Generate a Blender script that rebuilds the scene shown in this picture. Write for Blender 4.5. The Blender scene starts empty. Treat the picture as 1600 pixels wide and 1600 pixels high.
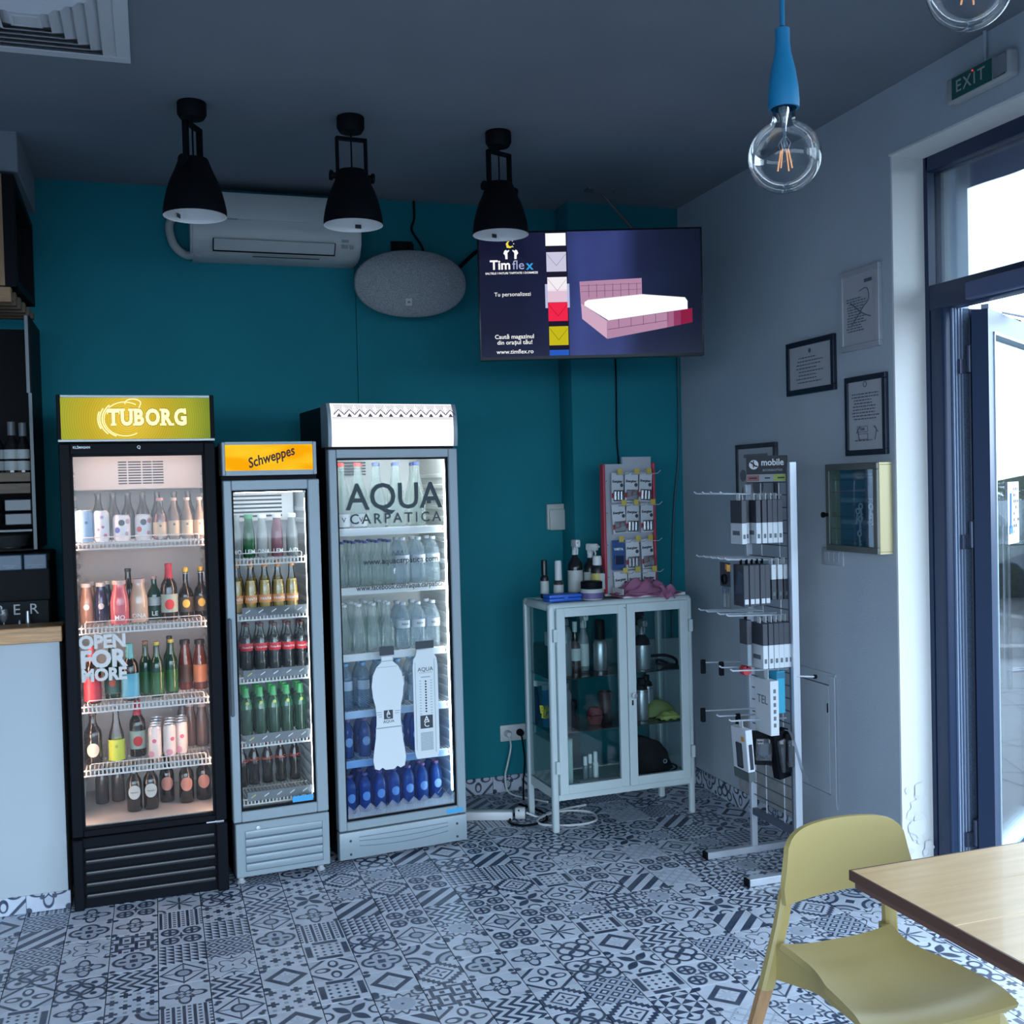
import bpy, bmesh, math, random, mathutils.noise
from mathutils import Vector, Matrix, Euler
PI = math.pi
rnd = random.Random(7)
SC = bpy.context.scene
COL = SC.collection

# ------------------------------------------------------------------ camera, world, exposure
EYE = 1.655
def camera():
    cd = bpy.data.cameras.new('camera'); co = bpy.data.objects.new('camera', cd); COL.objects.link(co)
    cd.sensor_width = 36; cd.lens = 36 * 1670.6 / 1600; cd.clip_start = .05; cd.clip_end = 300
    p, r, y = math.radians(-1.458), math.radians(-1.46), math.radians(18.519)
    fwd = Vector((math.sin(y), math.cos(y), 0)); rt = Vector((math.cos(y), -math.sin(y), 0)); up = Vector((0, 0, 1))
    f2 = fwd * math.cos(p) + up * math.sin(p); u2 = up * math.cos(p) - fwd * math.sin(p)
    r3 = rt * math.cos(r) + u2 * math.sin(r); u3 = u2 * math.cos(r) - rt * math.sin(r)
    m = Matrix((r3, u3, -f2)).transposed().to_4x4(); m.translation = (0, 0, EYE)
    co.matrix_world = m
    SC.camera = co
camera()
SC.view_settings.view_transform = 'Standard'
SC.view_settings.look = 'None'
SC.view_settings.gamma = 1
SC.view_settings.use_curve_mapping = False
SC.view_settings.exposure = 1.0
SC.cycles.use_denoising = True
SC.cycles.max_bounces = 10
SC.cycles.diffuse_bounces = 5
SC.cycles.glossy_bounces = 5
SC.cycles.transparent_max_bounces = 24
SC.cycles.transmission_bounces = 8
SC.cycles.sample_clamp_indirect = 6
SC.cycles.caustics_reflective = False
SC.cycles.caustics_refractive = False
W = bpy.data.worlds.new('World'); SC.world = W; W.use_nodes = True
bg = W.node_tree.nodes['Background']
bg.inputs[0].default_value = (.63, .81, 1.0, 1); bg.inputs[1].default_value = 4.0
def portal(loc, rot, sx, sy):
    l = bpy.data.lights.new('portal', 'AREA'); l.shape = 'RECTANGLE'; l.size = sx; l.size_y = sy; l.cycles.is_portal = True
    o = bpy.data.objects.new('portal', l); o.location = loc; o.rotation_euler = rot; COL.objects.link(o)
portal((2.86, 2.6, 1.45), (0, PI/2, 0), 2.9, 2.0)
portal((2.86, .2, 1.5), (0, PI/2, 0), 2.5, 2.2)
portal((-.8, -1.02, 1.35), (PI/2, 0, 0), 6.4, 2.3)

# ------------------------------------------------------------------ materials
def lin(h):
    h = h.lstrip('#'); c = [int(h[i:i+2], 16) / 255 for i in (0, 2, 4)]
    return tuple(x / 12.92 if x <= .04045 else ((x + .055) / 1.055) ** 2.4 for x in c)
MATS = {}
def mat(name, col=(.5, .5, .5), rough=.5, metal=0, bump=0, bscale=40, var=0, spec=.5, coat=0, stretch=None, emit=0, ecol=None):
    if name in MATS: return MATS[name]
    if isinstance(col, str): col = lin(col)
    m = bpy.data.materials.new(name); m.use_nodes = True; MATS[name] = m
    nt = m.node_tree; b = nt.nodes['Principled BSDF']
    b.inputs['Base Color'].default_value = (*col, 1); b.inputs['Roughness'].default_value = rough
    b.inputs['Metallic'].default_value = metal; b.inputs['Specular IOR Level'].default_value = spec
    b.inputs['Coat Weight'].default_value = coat
    if emit:
        b.inputs['Emission Color'].default_value = (*(ecol or col), 1); b.inputs['Emission Strength'].default_value = emit
    if bump or var:
        tc = nt.nodes.new('ShaderNodeTexCoord'); mp = nt.nodes.new('ShaderNodeMapping'); n = nt.nodes.new('ShaderNodeTexNoise')
        n.inputs['Scale'].default_value = bscale; n.inputs['Detail'].default_value = 4
        if stretch: mp.inputs['Scale'].default_value = stretch
        nt.links.new(tc.outputs['Object'], mp.inputs['Vector']); nt.links.new(mp.outputs['Vector'], n.inputs['Vector'])
        if bump:
            bp = nt.nodes.new('ShaderNodeBump'); bp.inputs['Strength'].default_value = bump; bp.inputs['Distance'].default_value = .004
            nt.links.new(n.outputs['Fac'], bp.inputs['Height']); nt.links.new(bp.outputs['Normal'], b.inputs['Normal'])
        if var:
            mr = nt.nodes.new('ShaderNodeMapRange'); mr.inputs[1].default_value = .3; mr.inputs[2].default_value = .7
            mr.inputs[3].default_value = 1 - var; mr.inputs[4].default_value = 1 + var
            mx = nt.nodes.new('ShaderNodeVectorMath'); mx.operation = 'SCALE'; mx.inputs[0].default_value = col
            nt.links.new(n.outputs['Fac'], mr.inputs[0]); nt.links.new(mr.outputs[0], mx.inputs['Scale']); nt.links.new(mx.outputs[0], b.inputs['Base Color'])
    return m
def glow(name, col, strength):
    if name in MATS: return MATS[name]
    if isinstance(col, str): col = lin(col)
    m = bpy.data.materials.new(name); m.use_nodes = True; MATS[name] = m
    nt = m.node_tree; nt.nodes.clear(); e = nt.nodes.new('ShaderNodeEmission'); o = nt.nodes.new('ShaderNodeOutputMaterial')
    e.inputs[0].default_value = (*col, 1); e.inputs[1].default_value = strength; nt.links.new(e.outputs[0], o.inputs[0])
    return m
def clear(name, tint=(1, 1, 1), body=None, amount=0, rough=.02, ior=1.45, gl=1.0):
    """thin see-through material: tinted pass-through, Fresnel shine and some scattering body colour"""
    if name in MATS: return MATS[name]
    m = bpy.data.materials.new(name); m.use_nodes = True; MATS[name] = m
    nt = m.node_tree; nt.nodes.clear(); N = nt.nodes.new; L = nt.links.new
    o = N('ShaderNodeOutputMaterial'); t = N('ShaderNodeBsdfTransparent'); t.inputs[0].default_value = (*tint, 1)
    cur = t.outputs[0]
    if amount:
        d = N('ShaderNodeBsdfDiffuse'); d.inputs[0].default_value = (*body, 1)
        tr = N('ShaderNodeBsdfTranslucent'); tr.inputs[0].default_value = (*body, 1)
        a = N('ShaderNodeMixShader'); a.inputs[0].default_value = .5; L(d.outputs[0], a.inputs[1]); L(tr.outputs[0], a.inputs[2])
        k = N('ShaderNodeMixShader'); k.inputs[0].default_value = amount; L(cur, k.inputs[1]); L(a.outputs[0], k.inputs[2]); cur = k.outputs[0]
    g = N('ShaderNodeBsdfGlossy'); g.inputs['Roughness'].default_value = rough
    f = N('ShaderNodeFresnel'); f.inputs['IOR'].default_value = ior
    q = N('ShaderNodeMath'); q.operation = 'MULTIPLY'; q.inputs[1].default_value = gl; L(f.outputs[0], q.inputs[0])
    x = N('ShaderNodeMixShader'); L(q.outputs[0], x.inputs[0]); L(cur, x.inputs[1]); L(g.outputs[0], x.inputs[2]); L(x.outputs[0], o.inputs[0])
    return m

# ------------------------------------------------------------------ mesh builder
class B:
    def __init__(s): s.bm = bmesh.new()
    def box(s, x0, x1, y0, y1, z0, z1, bev=0, seg=1):
        bm = s.bm
        v = [bm.verts.new((x, y, z)) for x in (x0, x1) for y in (y0, y1) for z in (z0, z1)]
        fs = [bm.faces.new([v[i] for i in q]) for q in ((0, 1, 3, 2), (4, 6, 7, 5), (0, 4, 5, 1), (2, 3, 7, 6), (0, 2, 6, 4), (1, 5, 7, 3))]
        if bev:
            es = {e for f in fs for e in f.edges}
            bmesh.ops.bevel(bm, geom=list(es), offset=bev, segments=seg, affect='EDGES', profile=.5)
        return s
    def lathe(s, pts, seg=16, c=(0, 0, 0), axis='z', a0=0, a1=2*PI):
        bm = s.bm; full = abs(a1 - a0 - 2*PI) < 1e-4; n = seg if full else seg + 1
        rings = []
        for r, h in pts:
            if r < 1e-6:
                p = {'z': (0, 0, h), 'y': (0, h, 0), 'x': (h, 0, 0)}[axis]
                rings.append([bm.verts.new(Vector(c) + Vector(p))]); continue
            ring = []
            for i in range(n):
                a = a0 + (a1 - a0) * i / seg; x, y = r * math.cos(a), r * math.sin(a)
                p = {'z': (x, y, h), 'y': (x, h, -y), 'x': (h, x, y)}[axis]
                ring.append(bm.verts.new(Vector(c) + Vector(p)))
            rings.append(ring)
        for A, D in zip(rings, rings[1:]):
            for i in range(seg):
                j = (i + 1) % n
                if len(A) == 1 and len(D) == 1: continue
                if len(A) == 1: bm.faces.new((A[0], D[j], D[i]))
                elif len(D) == 1: bm.faces.new((A[i], A[j], D[0]))
                else: bm.faces.new((A[i], A[j], D[j], D[i]))
        return s
    def cyl(s, p0, p1, r, r2=None, seg=12):
        p0, p1 = Vector(p0), Vector(p1); d = p1 - p0; q = d.to_track_quat('Z', 'Y'); r2 = r if r2 is None else r2
        bm = s.bm
        A = [bm.verts.new(p0 + q @ Vector((r * math.cos(2*PI*i/seg), r * math.sin(2*PI*i/seg), 0))) for i in range(seg)]
        D = [bm.verts.new(p1 + q @ Vector((r2 * math.cos(2*PI*i/seg), r2 * math.sin(2*PI*i/seg), 0))) for i in range(seg)]
        for i in range(seg): bm.faces.new((A[i], A[(i+1) % seg], D[(i+1) % seg], D[i]))
        bm.faces.new(A[::-1]); bm.faces.new(D)
        return s
    def tube(s, pts, r, seg=8, smooth=0):
        P = [Vector(p) for p in pts]
        if smooth:
            Q = []
            for i in range(len(P) - 1):
                a, b, c, d = P[max(i-1, 0)], P[i], P[i+1], P[min(i+2, len(P)-1)]
                for k in range(smooth):
                    t = k / smooth
                    Q.append(.5 * ((2*b) + (c - a)*t + (2*a - 5*b + 4*c - d)*t*t + (3*b - a - 3*c + d)*t**3))
            P = Q + [P[-1]]
        bm = s.bm; prev = None; ref = None
        for i, p in enumerate(P):
            d = (P[min(i+1, len(P)-1)] - P[max(i-1, 0)]).normalized()
            if ref is None: ref = d.orthogonal().normalized()
            ref = (ref - d * ref.dot(d)).normalized(); o = d.cross(ref)
            rr = r[min(i, len(r)-1)] if isinstance(r, (list, tuple)) else r
            ring = [bm.verts.new(p + (ref * math.cos(2*PI*k/seg) + o * math.sin(2*PI*k/seg)) * rr) for k in range(seg)]
            if prev:
                for k in range(seg): bm.faces.new((prev[k], prev[(k+1) % seg], ring[(k+1) % seg], ring[k]))
            else: bm.faces.new(ring[::-1])
            prev = ring
        bm.faces.new(prev)
        return s
    def prism(s, xz, y0, y1):
        """outline in x,z pushed from y0 to y1"""
        bm = s.bm
        A = [bm.verts.new((x, y0, z)) for x, z in xz]; D = [bm.verts.new((x, y1, z)) for x, z in xz]
        n = len(A); bm.faces.new(A); bm.faces.new(D[::-1])
        for i in range(n): bm.faces.new((A[(i+1) % n], A[i], D[i], D[(i+1) % n]))
        return s
    def prism_z(s, xy, z0, z1):
        bm = s.bm
        A = [bm.verts.new((x, y, z0)) for x, y in xy]; D = [bm.verts.new((x, y, z1)) for x, y in xy]
        n = len(A); bm.faces.new(A[::-1]); bm.faces.new(D)
        for i in range(n): bm.faces.new((A[i], A[(i+1) % n], D[(i+1) % n], D[i]))
        return s
    def sheet(s, fn, nu, nv, thick=0):
        """grid surface fn(u,v) for u,v in 0..1; thick gives it a second side"""
        bm = s.bm; g = [[bm.verts.new(fn(i/nu, j/nv)) for j in range(nv+1)] for i in range(nu+1)]
        fs = [bm.faces.new((g[i][j], g[i+1][j], g[i+1][j+1], g[i][j+1])) for i in range(nu) for j in range(nv)]
        if thick:
            bmesh.ops.recalc_face_normals(bm, faces=fs)
            bmesh.ops.solidify(bm, geom=fs, thickness=thick)
        return s
    def quad(s, a, b, c, d):
        s.bm.faces.new([s.bm.verts.new(p) for p in (a, b, c, d)]); return s
    def mesh(s, name, smooth=True, angle=35, uvbox=False):
        bmesh.ops.recalc_face_normals(s.bm, faces=s.bm.faces)
        me = bpy.data.meshes.new(name); s.bm.to_mesh(me); s.bm.free()
        if smooth:
            me.shade_smooth(); me.set_sharp_from_angle(angle=math.radians(angle))
        return me

def link(name, data, parent=None, loc=(0, 0, 0), rot=(0, 0, 0)):
    o = bpy.data.objects.new(name, data); COL.objects.link(o); o.location = loc; o.rotation_euler = rot
    if parent: o.parent = parent
    return o
def part(name, b, m, parent=None, loc=(0, 0, 0), rot=(0, 0, 0), smooth=True, label=None, kind=None):
    me = b.mesh(name, smooth) if isinstance(b, B) else b
    if m is not None and not me.materials: me.materials.append(m)
    o = link(name, me, parent, loc, rot)
    if label: o['label'] = label
    if kind: o['kind'] = kind
    return o
def tag(o, label, cat, group=None):
    o['label'] = label; o['category'] = cat
    if group: o['group'] = group
    return o
def thing(name, label, cat, loc=(0, 0, 0), rz=0, group=None):
    o = link(name, None, None, loc, (0, 0, rz)); return tag(o, label, cat, group)
def struct(name, b, m, parent=None, loc=(0, 0, 0), rot=(0, 0, 0)):
    o = part(name, b, m, parent, loc, rot)
    if parent is None: o['kind'] = 'structure'
    return o
KIDS = {}
def dup(root, label, loc, rz=None, group=None):
    r = root.copy(); COL.objects.link(r); r.location = loc; r['label'] = label
    if rz is not None: r.rotation_euler = (0, 0, rz)
    if group: r['group'] = group
    for ch in list(root.children):
        c = ch.copy(); COL.objects.link(c); c.parent = r
        for g in list(ch.children):
            d = g.copy(); COL.objects.link(d); d.parent = c
    return r
def text(s, size, m, parent, loc, rot=(PI/2, 0, 0), align='CENTER', bold=0, shear=0, sx=1, name='lettering', ext=.0004, space=1, line=1):
    c = bpy.data.curves.new(name, 'FONT'); c.body = s; c.size = size; c.align_x = align; c.align_y = 'CENTER'
    c.offset = bold * size; c.shear = shear; c.extrude = ext; c.resolution_u = 3; c.space_character = space; c.space_line = line
    o = bpy.data.objects.new(name, c); COL.objects.link(o)
    me = bpy.data.meshes.new_from_object(o.evaluated_get(bpy.context.evaluated_depsgraph_get())); bpy.data.objects.remove(o); bpy.data.curves.remove(c)
    for v in me.vertices: v.co.x *= sx
    me.name = name; me.materials.clear(); me.materials.append(m)
    return link(name, me, parent, loc, rot)
ORD = ['first', 'second', 'third', 'fourth', 'fifth', 'sixth', 'seventh', 'eighth', 'ninth', 'tenth', 'eleventh', 'twelfth']
# a point s along the right wall (world y), z up, off = distance in front of the wall
RZ = math.radians(-91.24)
def RW(s, z, off=0): return (2.71 + .0217 * (s - 2.75) - off, s + .0217 * off, z)

# ------------------------------------------------------------------ printed cement tile materials (node maths on each tile's own UV)
NT = None
class E:
    def __init__(s, v): s.v = v.v if isinstance(v, E) else v
    def __add__(a, b): return op('ADD', a, b)
    __radd__ = __add__
    def __sub__(a, b): return op('SUBTRACT', a, b)
    def __rsub__(a, b): return op('SUBTRACT', b, a)
    def __mul__(a, b): return op('MULTIPLY', a, b)
    __rmul__ = __mul__
    def __neg__(a): return op('MULTIPLY', a, -1)
    def __abs__(a): return op('ABSOLUTE', a)
def op(o, *a, clamp=False):
    n = NT.nodes.new('ShaderNodeMath'); n.operation = o; n.use_clamp = clamp
    for i, x in enumerate(a):
        x = x.v if isinstance(x, E) else x
        if isinstance(x, (int, float)): n.inputs[i].default_value = x
        else: NT.links.new(x, n.inputs[i])
    return E(n.outputs[0])
def mn(a, *b):
    for x in b: a = op('MINIMUM', a, x)
    return a
def mxx(a, *b):
    for x in b: a = op('MAXIMUM', a, x)
    return a
def fr(a): return op('FRACT', a)
def fl(a): return op('FLOOR', a)
def par(a): return op('FLOORED_MODULO', a, 2)
def sin(a): return op('SINE', a)
def cos(a): return op('COSINE', a)
def ln(a, b): return op('SQRT', a * a + b * b)
def mask(sd, w=.05): return op('MULTIPLY_ADD', sd, -1 / w, .5, clamp=True)
def line(sd, t, w=.05): return mask(abs(sd) - t * 1.25 - .006, w)
def un(*m): return mxx(*m)
def pats():
    def f0(u, v, p, q, r, A):
        sd = mn(ln(p - .42, q), ln(p, q - .42)) - .4
        return un(line(sd, .05), line(mxx(p, q) - .12, .03), mask(ln(p - .46, q * 1.9) - .17), mask(ln(p * 1.9, q - .46) - .17), mask(ln(p - .84, q - .84) - .13)), mask(sd) * .4
    def f1(u, v, p, q, r, A):
        s = par(fl(u * 2) + fl(v * 2)) * -2 + 1
        return mask((fr(u * 2) + fr(v * 2) - 1) * s), 0
    def f2(u, v, p, q, r, A): return mask(fr(u * 3) - fr(v * 3)), 0
    def f3(u, v, p, q, r, A):
        a = fr((u + v) * 1.5) - .5; b = fr((u - v) * 1.5) - .5; m = mxx(abs(a), abs(b))
        return line(m - .27, .07), mask(.27 - m) * .55
    def f4(u, v, p, q, r, A):
        a = abs(u + v) * .707; b = abs(u - v) * .707
        sd = mn(b - sin(a * 3.4) * .2, a - sin(b * 3.4) * .2)
        return un(mask(mxx(sd, r - .9)), line(ln(p - 1, q - 1) - .3, .05), line(ln(p - 1, q) - .3, .04), line(ln(p, q - 1) - .3, .04)), mask(ln(p - 1, q - 1) - .3) * .5
    def f5(u, v, p, q, r, A):
        k = ln(p - 1, q - 1)
        return un(line(k - .8, .07), line(k - .42, .05), mask(p + q - .28), mask(k - .12)), line(k - .6, .07) * .6
    def f6(u, v, p, q, r, A):
        return un(line(p + q - .74, .13), mask(ln(p - .9, q - .9) - .2)), mask(p + q - .6) * mask(cos(A * 8) * -.14 + r - .3) * .3
    def f7(u, v, p, q, r, A):
        k = par(fl(v * 2.5)) * -2 + 1
        return mask(fr(u * 2 + (fr(v * 2.5) - .5) * k) - .5), 0
    def f8(u, v, p, q, r, A):
        c = ln(p - .48, q - .48)
        return un(line(c - .34, .05), mask(mxx(mn(abs(p - .48), abs(q - .48)) - .07, c - .3)), mask(r - .13), mask(mxx(mn(p, q) - .04, r - .35))), mask(c - .34) * .3
    def f9(u, v, p, q, r, A):
        a = fr((u + v) * 1.5) - .5; b = fr((u - v) * 1.5) - .5
        return mask(ln(a, b) - .07), mask(mn(abs(a + .25), abs(b + .25)) - .1) * .5
    def f10(u, v, p, q, r, A):
        k = op('POWER', abs(cos(A * 4)), 5)
        return un(mask(r - .1 - k * .75), line(ln(p - 1, q - 1) - .32, .05)), mask(r - .4) * .3
    def f11(u, v, p, q, r, A):
        a = fr(u * 1.5) - .5; b = fr(v * 1.5) - .5; k = par(fl(u * 1.5) + fl(v * 1.5)); h = a * k + b * (1 - k); g = b * k + a * (1 - k)
        return un(line(abs(h) - .38, .09), mask(mxx(abs(h), abs(g)) - .16)), 0
    def f12(u, v, p, q, r, A):
        sd = r - cos(A * 12) * .1 - .72
        return un(line(sd, .05), mask(r - .07), mask(ln(p - .92, q - .92) - .2), line(ln(p - .8, q - .8) - .25, .04)), mask(r - .52) * .55
    def f13(u, v, p, q, r, A):
        f = sin(p * 7) + sin(q * 7) + cos((p - q) * 9) * .7
        return un(mask(abs(f) - .28, .2), mask(ln(p * 2.2, q) - .1)), 0
    def f14(u, v, p, q, r, A):
        return un(line(p + q - .92, .05), line(r - .3, .05), mask(mxx(mn(p, q) - .03, .3 - r)), mask(ln(p - .76, q - .76) - .13), mask(ln(p - .86, q - .6) - .1)), mask(r - .22) * .6
    def f15(u, v, p, q, r, A):
        d = (fl(p * 6) + fl(q * 6)) * .1667
        return un(line(d - .92, .09), line(p + q - .58, .05), mask(mn(ln(p - .2, q * 2.4), ln(p * 2.4, q - .2)) - .14)), 0
    def f16(u, v, p, q, r, A):
        return un(line(r - cos(A * 4) * .24 - .56, .06), line(r + cos(A * 4) * .14 - .3, .05), mask(ln(p - .9, q - .9) - .16), mask(r - .09)), mask(r - cos(A * 4) * .24 - .56) * .25
    def f17(u, v, p, q, r, A):
        return un(line(mn(abs(ln(p - .4, q) - .34), abs(ln(p, q - .4) - .34)), .05), line(ln(p - .62, q - .62) - .26, .045)), mask(mxx(p, q) - .2) * .5
    def f18(u, v, p, q, r, A):
        a = fr(u * 1.5) - .5; b = fr(v * 1.5) - .5; k = par(fl(u * 1.5) + fl(v * 1.5)) * -2 + 1
        return mask((abs(a) - abs(b)) * k), 0
    def f19(u, v, p, q, r, A):
        a = abs(fr(u * 2) - .5); b = abs(fr(v * 2) - .5); k = par(fl(u * 2) + fl(v * 2))
        return mask(mxx(mn(a, b) - .17, mxx(a, b) - .46)) * k + mask(mxx(a, b) - .16) * (1 - k) * .5, 0
    def f20(u, v, p, q, r, A):
        c = ln(p - .5, q - .5)
        return un(line(c - .48, .05), line(r - .5, .05), mask(ln(p - .5, q - .5) - .14), mask(ln(p - 1, q) - .15), mask(ln(p, q - 1) - .15)), mask(mxx(c - .48, r - .5)) * .6
    def f21(u, v, p, q, r, A):
        a = fr(u * 2.5); b = fr(v * 4)
        return un(mask(a - .32), mask(mxx(abs(a - .66) - .17, abs(b - .5) - .25))), 0
    def f22(u, v, p, q, r, A):
        m = mxx(p, q)
        k = mask(abs(fr(u * 3) - .5) + abs(fr(v * 3) - .5) - .3)
        return un(line(m - .74, .14) * mask(.5 - m + .16) * mask(mn(p, q) - .56), k * mask(m - .56)), 0
    def f23(u, v, p, q, r, A):
        return un(mask(mxx(ln(p - .5, q * 1.5) - .34, .2 - ln(p - .55, q * 1.6))), mask(mxx(ln(p * 1.5, q - .5) - .34, .2 - ln(p * 1.6, q - .55))), line(p + q - 1.3, .08)), mask(ln(p - .8, q - .8) - .3) * .3
    return [f0, f1, f2, f3, f4, f5, f6, f7, f8, f9, f10, f11, f12, f13, f14, f15, f16, f17, f18, f19, f20, f21, f22, f23]
TILEM = []
def tile_materials():
    global NT
    light, dark = (.50, .55, .64), (.022, .038, .078)
    for k, f in enumerate(pats()):
        m = bpy.data.materials.new('cement_tile_print'); m.use_nodes = True; NT = m.node_tree; b = NT.nodes['Principled BSDF']
        uv = NT.nodes.new('ShaderNodeUVMap'); sp = NT.nodes.new('ShaderNodeSeparateXYZ'); NT.links.new(uv.outputs[0], sp.inputs[0])
        u = E(sp.outputs[0]) * 2 - 1; v = E(sp.outputs[1]) * 2 - 1
        p, q = abs(u), abs(v); r = ln(u, v); A = op('ARCTAN2', v, u)
        D, G = f(u, v, p, q, r, A)
        tc = NT.nodes.new('ShaderNodeTexCoord'); no = NT.nodes.new('ShaderNodeTexNoise'); no.inputs['Scale'].default_value = 14; no.inputs['Detail'].default_value = 5
        ad = NT.nodes.new('ShaderNodeObjectInfo'); va = NT.nodes.new('ShaderNodeVectorMath'); va.operation = 'ADD'
        NT.links.new(tc.outputs['Object'], va.inputs[0]); NT.links.new(ad.outputs['Location'], va.inputs[1]); NT.links.new(va.outputs[0], no.inputs['Vector'])
        wear = op('MULTIPLY_ADD', no.outputs[0], .5, .72)
        def mixc(fac, a, c):
            x = NT.nodes.new('ShaderNodeMix'); x.data_type = 'RGBA'
            for s, val in ((x.inputs[0], fac), (x.inputs[6], a), (x.inputs[7], c)):
                val = val.v if isinstance(val, E) else val
                if isinstance(val, tuple): s.default_value = (*val, 1)
                elif isinstance(val, (int, float)): s.default_value = val
                else: NT.links.new(val, s)
            return x.outputs[2]
        c = mixc(G, light, (.22, .27, .36)) if isinstance(G, E) else light
        c = mixc(op('MULTIPLY', D, op('MULTIPLY_ADD', no.outputs[0], .35, .78, clamp=True)), c, dark)
        x = NT.nodes.new('ShaderNodeVectorMath'); x.operation = 'SCALE'; NT.links.new(c, x.inputs[0]); NT.links.new(wear.v, x.inputs['Scale'])
        NT.links.new(x.outputs[0], b.inputs['Base Color']); b.inputs['Roughness'].default_value = .38; b.inputs['Specular IOR Level'].default_value = .45
        TILEM.append(m)
tile_materials()

# ------------------------------------------------------------------ floor of printed tiles
TS = .165; TU0, TV0 = -3.22 * TS, 22.74 * TS
def tile_mesh(k, w=TS, d=TS, gx=.0016, gy=.0008, thick=.008, uvh=1.0):
    b = B(); bm = b.bm; x0, x1, y0, y1 = -w/2 + gx, w/2 - gx, -d/2 + gy, d/2 - gy; c = .0008
    top = [bm.verts.new(p) for p in ((x0+c, y0+c, 0), (x1-c, y0+c, 0), (x1-c, y1-c, 0), (x0+c, y1-c, 0))]
    low = [bm.verts.new(p) for p in ((x0, y0, -c), (x1, y0, -c), (x1, y1, -c), (x0, y1, -c))]
    bot = [bm.verts.new((p.co.x, p.co.y, -thick)) for p in low]
    bm.faces.new(top)
    for i in range(4):
        j = (i + 1) % 4
        bm.faces.new((low[i], low[j], top[j], top[i])); bm.faces.new((bot[i], bot[j], low[j], low[i]))
    uvl = bm.loops.layers.uv.new('UVMap')
    for f in bm.faces:
        for l in f.loops: l[uvl].uv = ((l.vert.co.x + w/2) / w, (l.vert.co.y + d/2) / d * uvh)
    me = bpy.data.meshes.new('tile'); bm.normal_update(); bm.to_mesh(me); bm.free(); me.materials.append(TILEM[k])
    return me
TM = [tile_mesh(k) for k in range(len(TILEM))]
M_grout = mat('grout', (.035, .042, .055), .9)
def floor():
    fl_ = struct('floor', B().box(-4.2, 2.86, -1.05, 5.6, -.06, -.0022), M_grout)
    cells = []
    for i in range(-26, 24):
        for j in range(-46, 14):
            x, y = TU0 + (i + .5) * TS, TV0 + (j + .5) * TS
            if x < -4.2 + TS/2 or x > 2.78 or y > 5.5 or y < -1: continue
            f = y * .948 + x * .3176; s = x * .948 - y * .3176
            vis = f > 1.0 and abs(s) < f * .53 and 1670 * 1.655 / max(f, .1) < 880 + 40
            hid = (x < -.36 and y > 4.66) or (-.3 < x < .2 and y > 4.75) or (.3 < x < .6 and y > 4.8) or (.8 < x < 1.25 and y > 4.9) or y > 5.45
            cells.append((0 if vis and not hid else 1, f if vis else 99, x, y, i, j))
    cells.sort(key=lambda c: (c[0], c[1]))
    last = {}
    rest = bmesh.new(); uvl = rest.loops.layers.uv.new('UVMap')
    for n, (h, f, x, y, i, j) in enumerate(cells):
        bad = {last.get((i+1, j)), last.get((i-1, j)), last.get((i, j+1)), last.get((i, j-1))}
        k = rnd.randrange(len(TILEM))
        while k in bad: k = rnd.randrange(len(TILEM))
        last[(i, j)] = k
        dz = rnd.uniform(-.0004, .0004); rot = rnd.randrange(4)
        if n < 300 and h == 0:
            o = link('tile', TM[k], fl_, (x, y, dz), (0, 0, 0))
            if rot % 2: o.scale = (-1, 1, 1)
        else:
            h0 = TS / 2 - .0014
            vs = [rest.verts.new((x + a * h0, y + b_ * h0, dz)) for a, b_ in ((-1, -1), (1, -1), (1, 1), (-1, 1))]
            fc = rest.faces.new(vs); fc.material_index = k
            for l, uv in zip(fc.loops, ((0, 0), (1, 0), (1, 1), (0, 1))): l[uvl].uv = uv
    me = bpy.data.meshes.new('tile'); rest.to_mesh(me); rest.free()
    for m in TILEM: me.materials.append(m)
    o = link('tile', me, fl_); o['kind'] = 'stuff'
floor()

# ------------------------------------------------------------------ shell
CEIL, YB, YBOX = 3.14, 5.46, 5.28
def wallpaper(name, col, sc, strength):
    m = mat(name, col, .75, spec=.25)
    nt = m.node_tree; b = nt.nodes['Principled BSDF']; N = nt.nodes.new; L = nt.links.new
    tc = N('ShaderNodeTexCoord'); n = N('ShaderNodeTexNoise'); n.inputs['Scale'].default_value = sc; n.inputs['Detail'].default_value = 6
    n2 = N('ShaderNodeTexNoise'); n2.inputs['Scale'].default_value = 2.5; n2.inputs['Detail'].default_value = 3
    L(tc.outputs['Object'], n.inputs['Vector']); L(tc.outputs['Object'], n2.inputs['Vector'])
    bp = N('ShaderNodeBump'); bp.inputs['Strength'].default_value = strength; bp.inputs['Distance'].default_value = .003
    L(n.outputs[0], bp.inputs['Height']); L(bp.outputs[0], b.inputs['Normal'])
    mr = N('ShaderNodeMapRange'); mr.inputs[3].default_value = .88; mr.inputs[4].default_value = 1.12; L(n2.outputs[0], mr.inputs[0])
    sc_ = N('ShaderNodeVectorMath'); sc_.operation = 'SCALE'; sc_.inputs[0].default_value = lin(col) if isinstance(col, str) else col
    L(mr.outputs[0], sc_.inputs['Scale']); L(sc_.outputs[0], b.inputs['Base Color'])
    return m
M_teal = wallpaper('teal_wall_cloth', (.007, .19, .235), 220, .25)
M_grey = wallpaper('blue_grey_wallpaper', (.41, .47, .53), 150, .5)
M_ceil = wallpaper('grey_ceiling_paper', (.19, .22, .255), 140, .5)
M_white = mat('white_plaster', (.72, .72, .70), .7, bump=.25, bscale=30)
M_frame = mat('navy_aluminium', (.018, .034, .078), .38, spec=.35)
M_frame2 = mat('navy_gasket', (.008, .012, .03), .6)
M_alu = mat('brushed_aluminium', (.62, .64, .68), .3, .85)
M_blackm = mat('matt_black_metal', (.005, .006, .008), .5, spec=.07)
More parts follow.
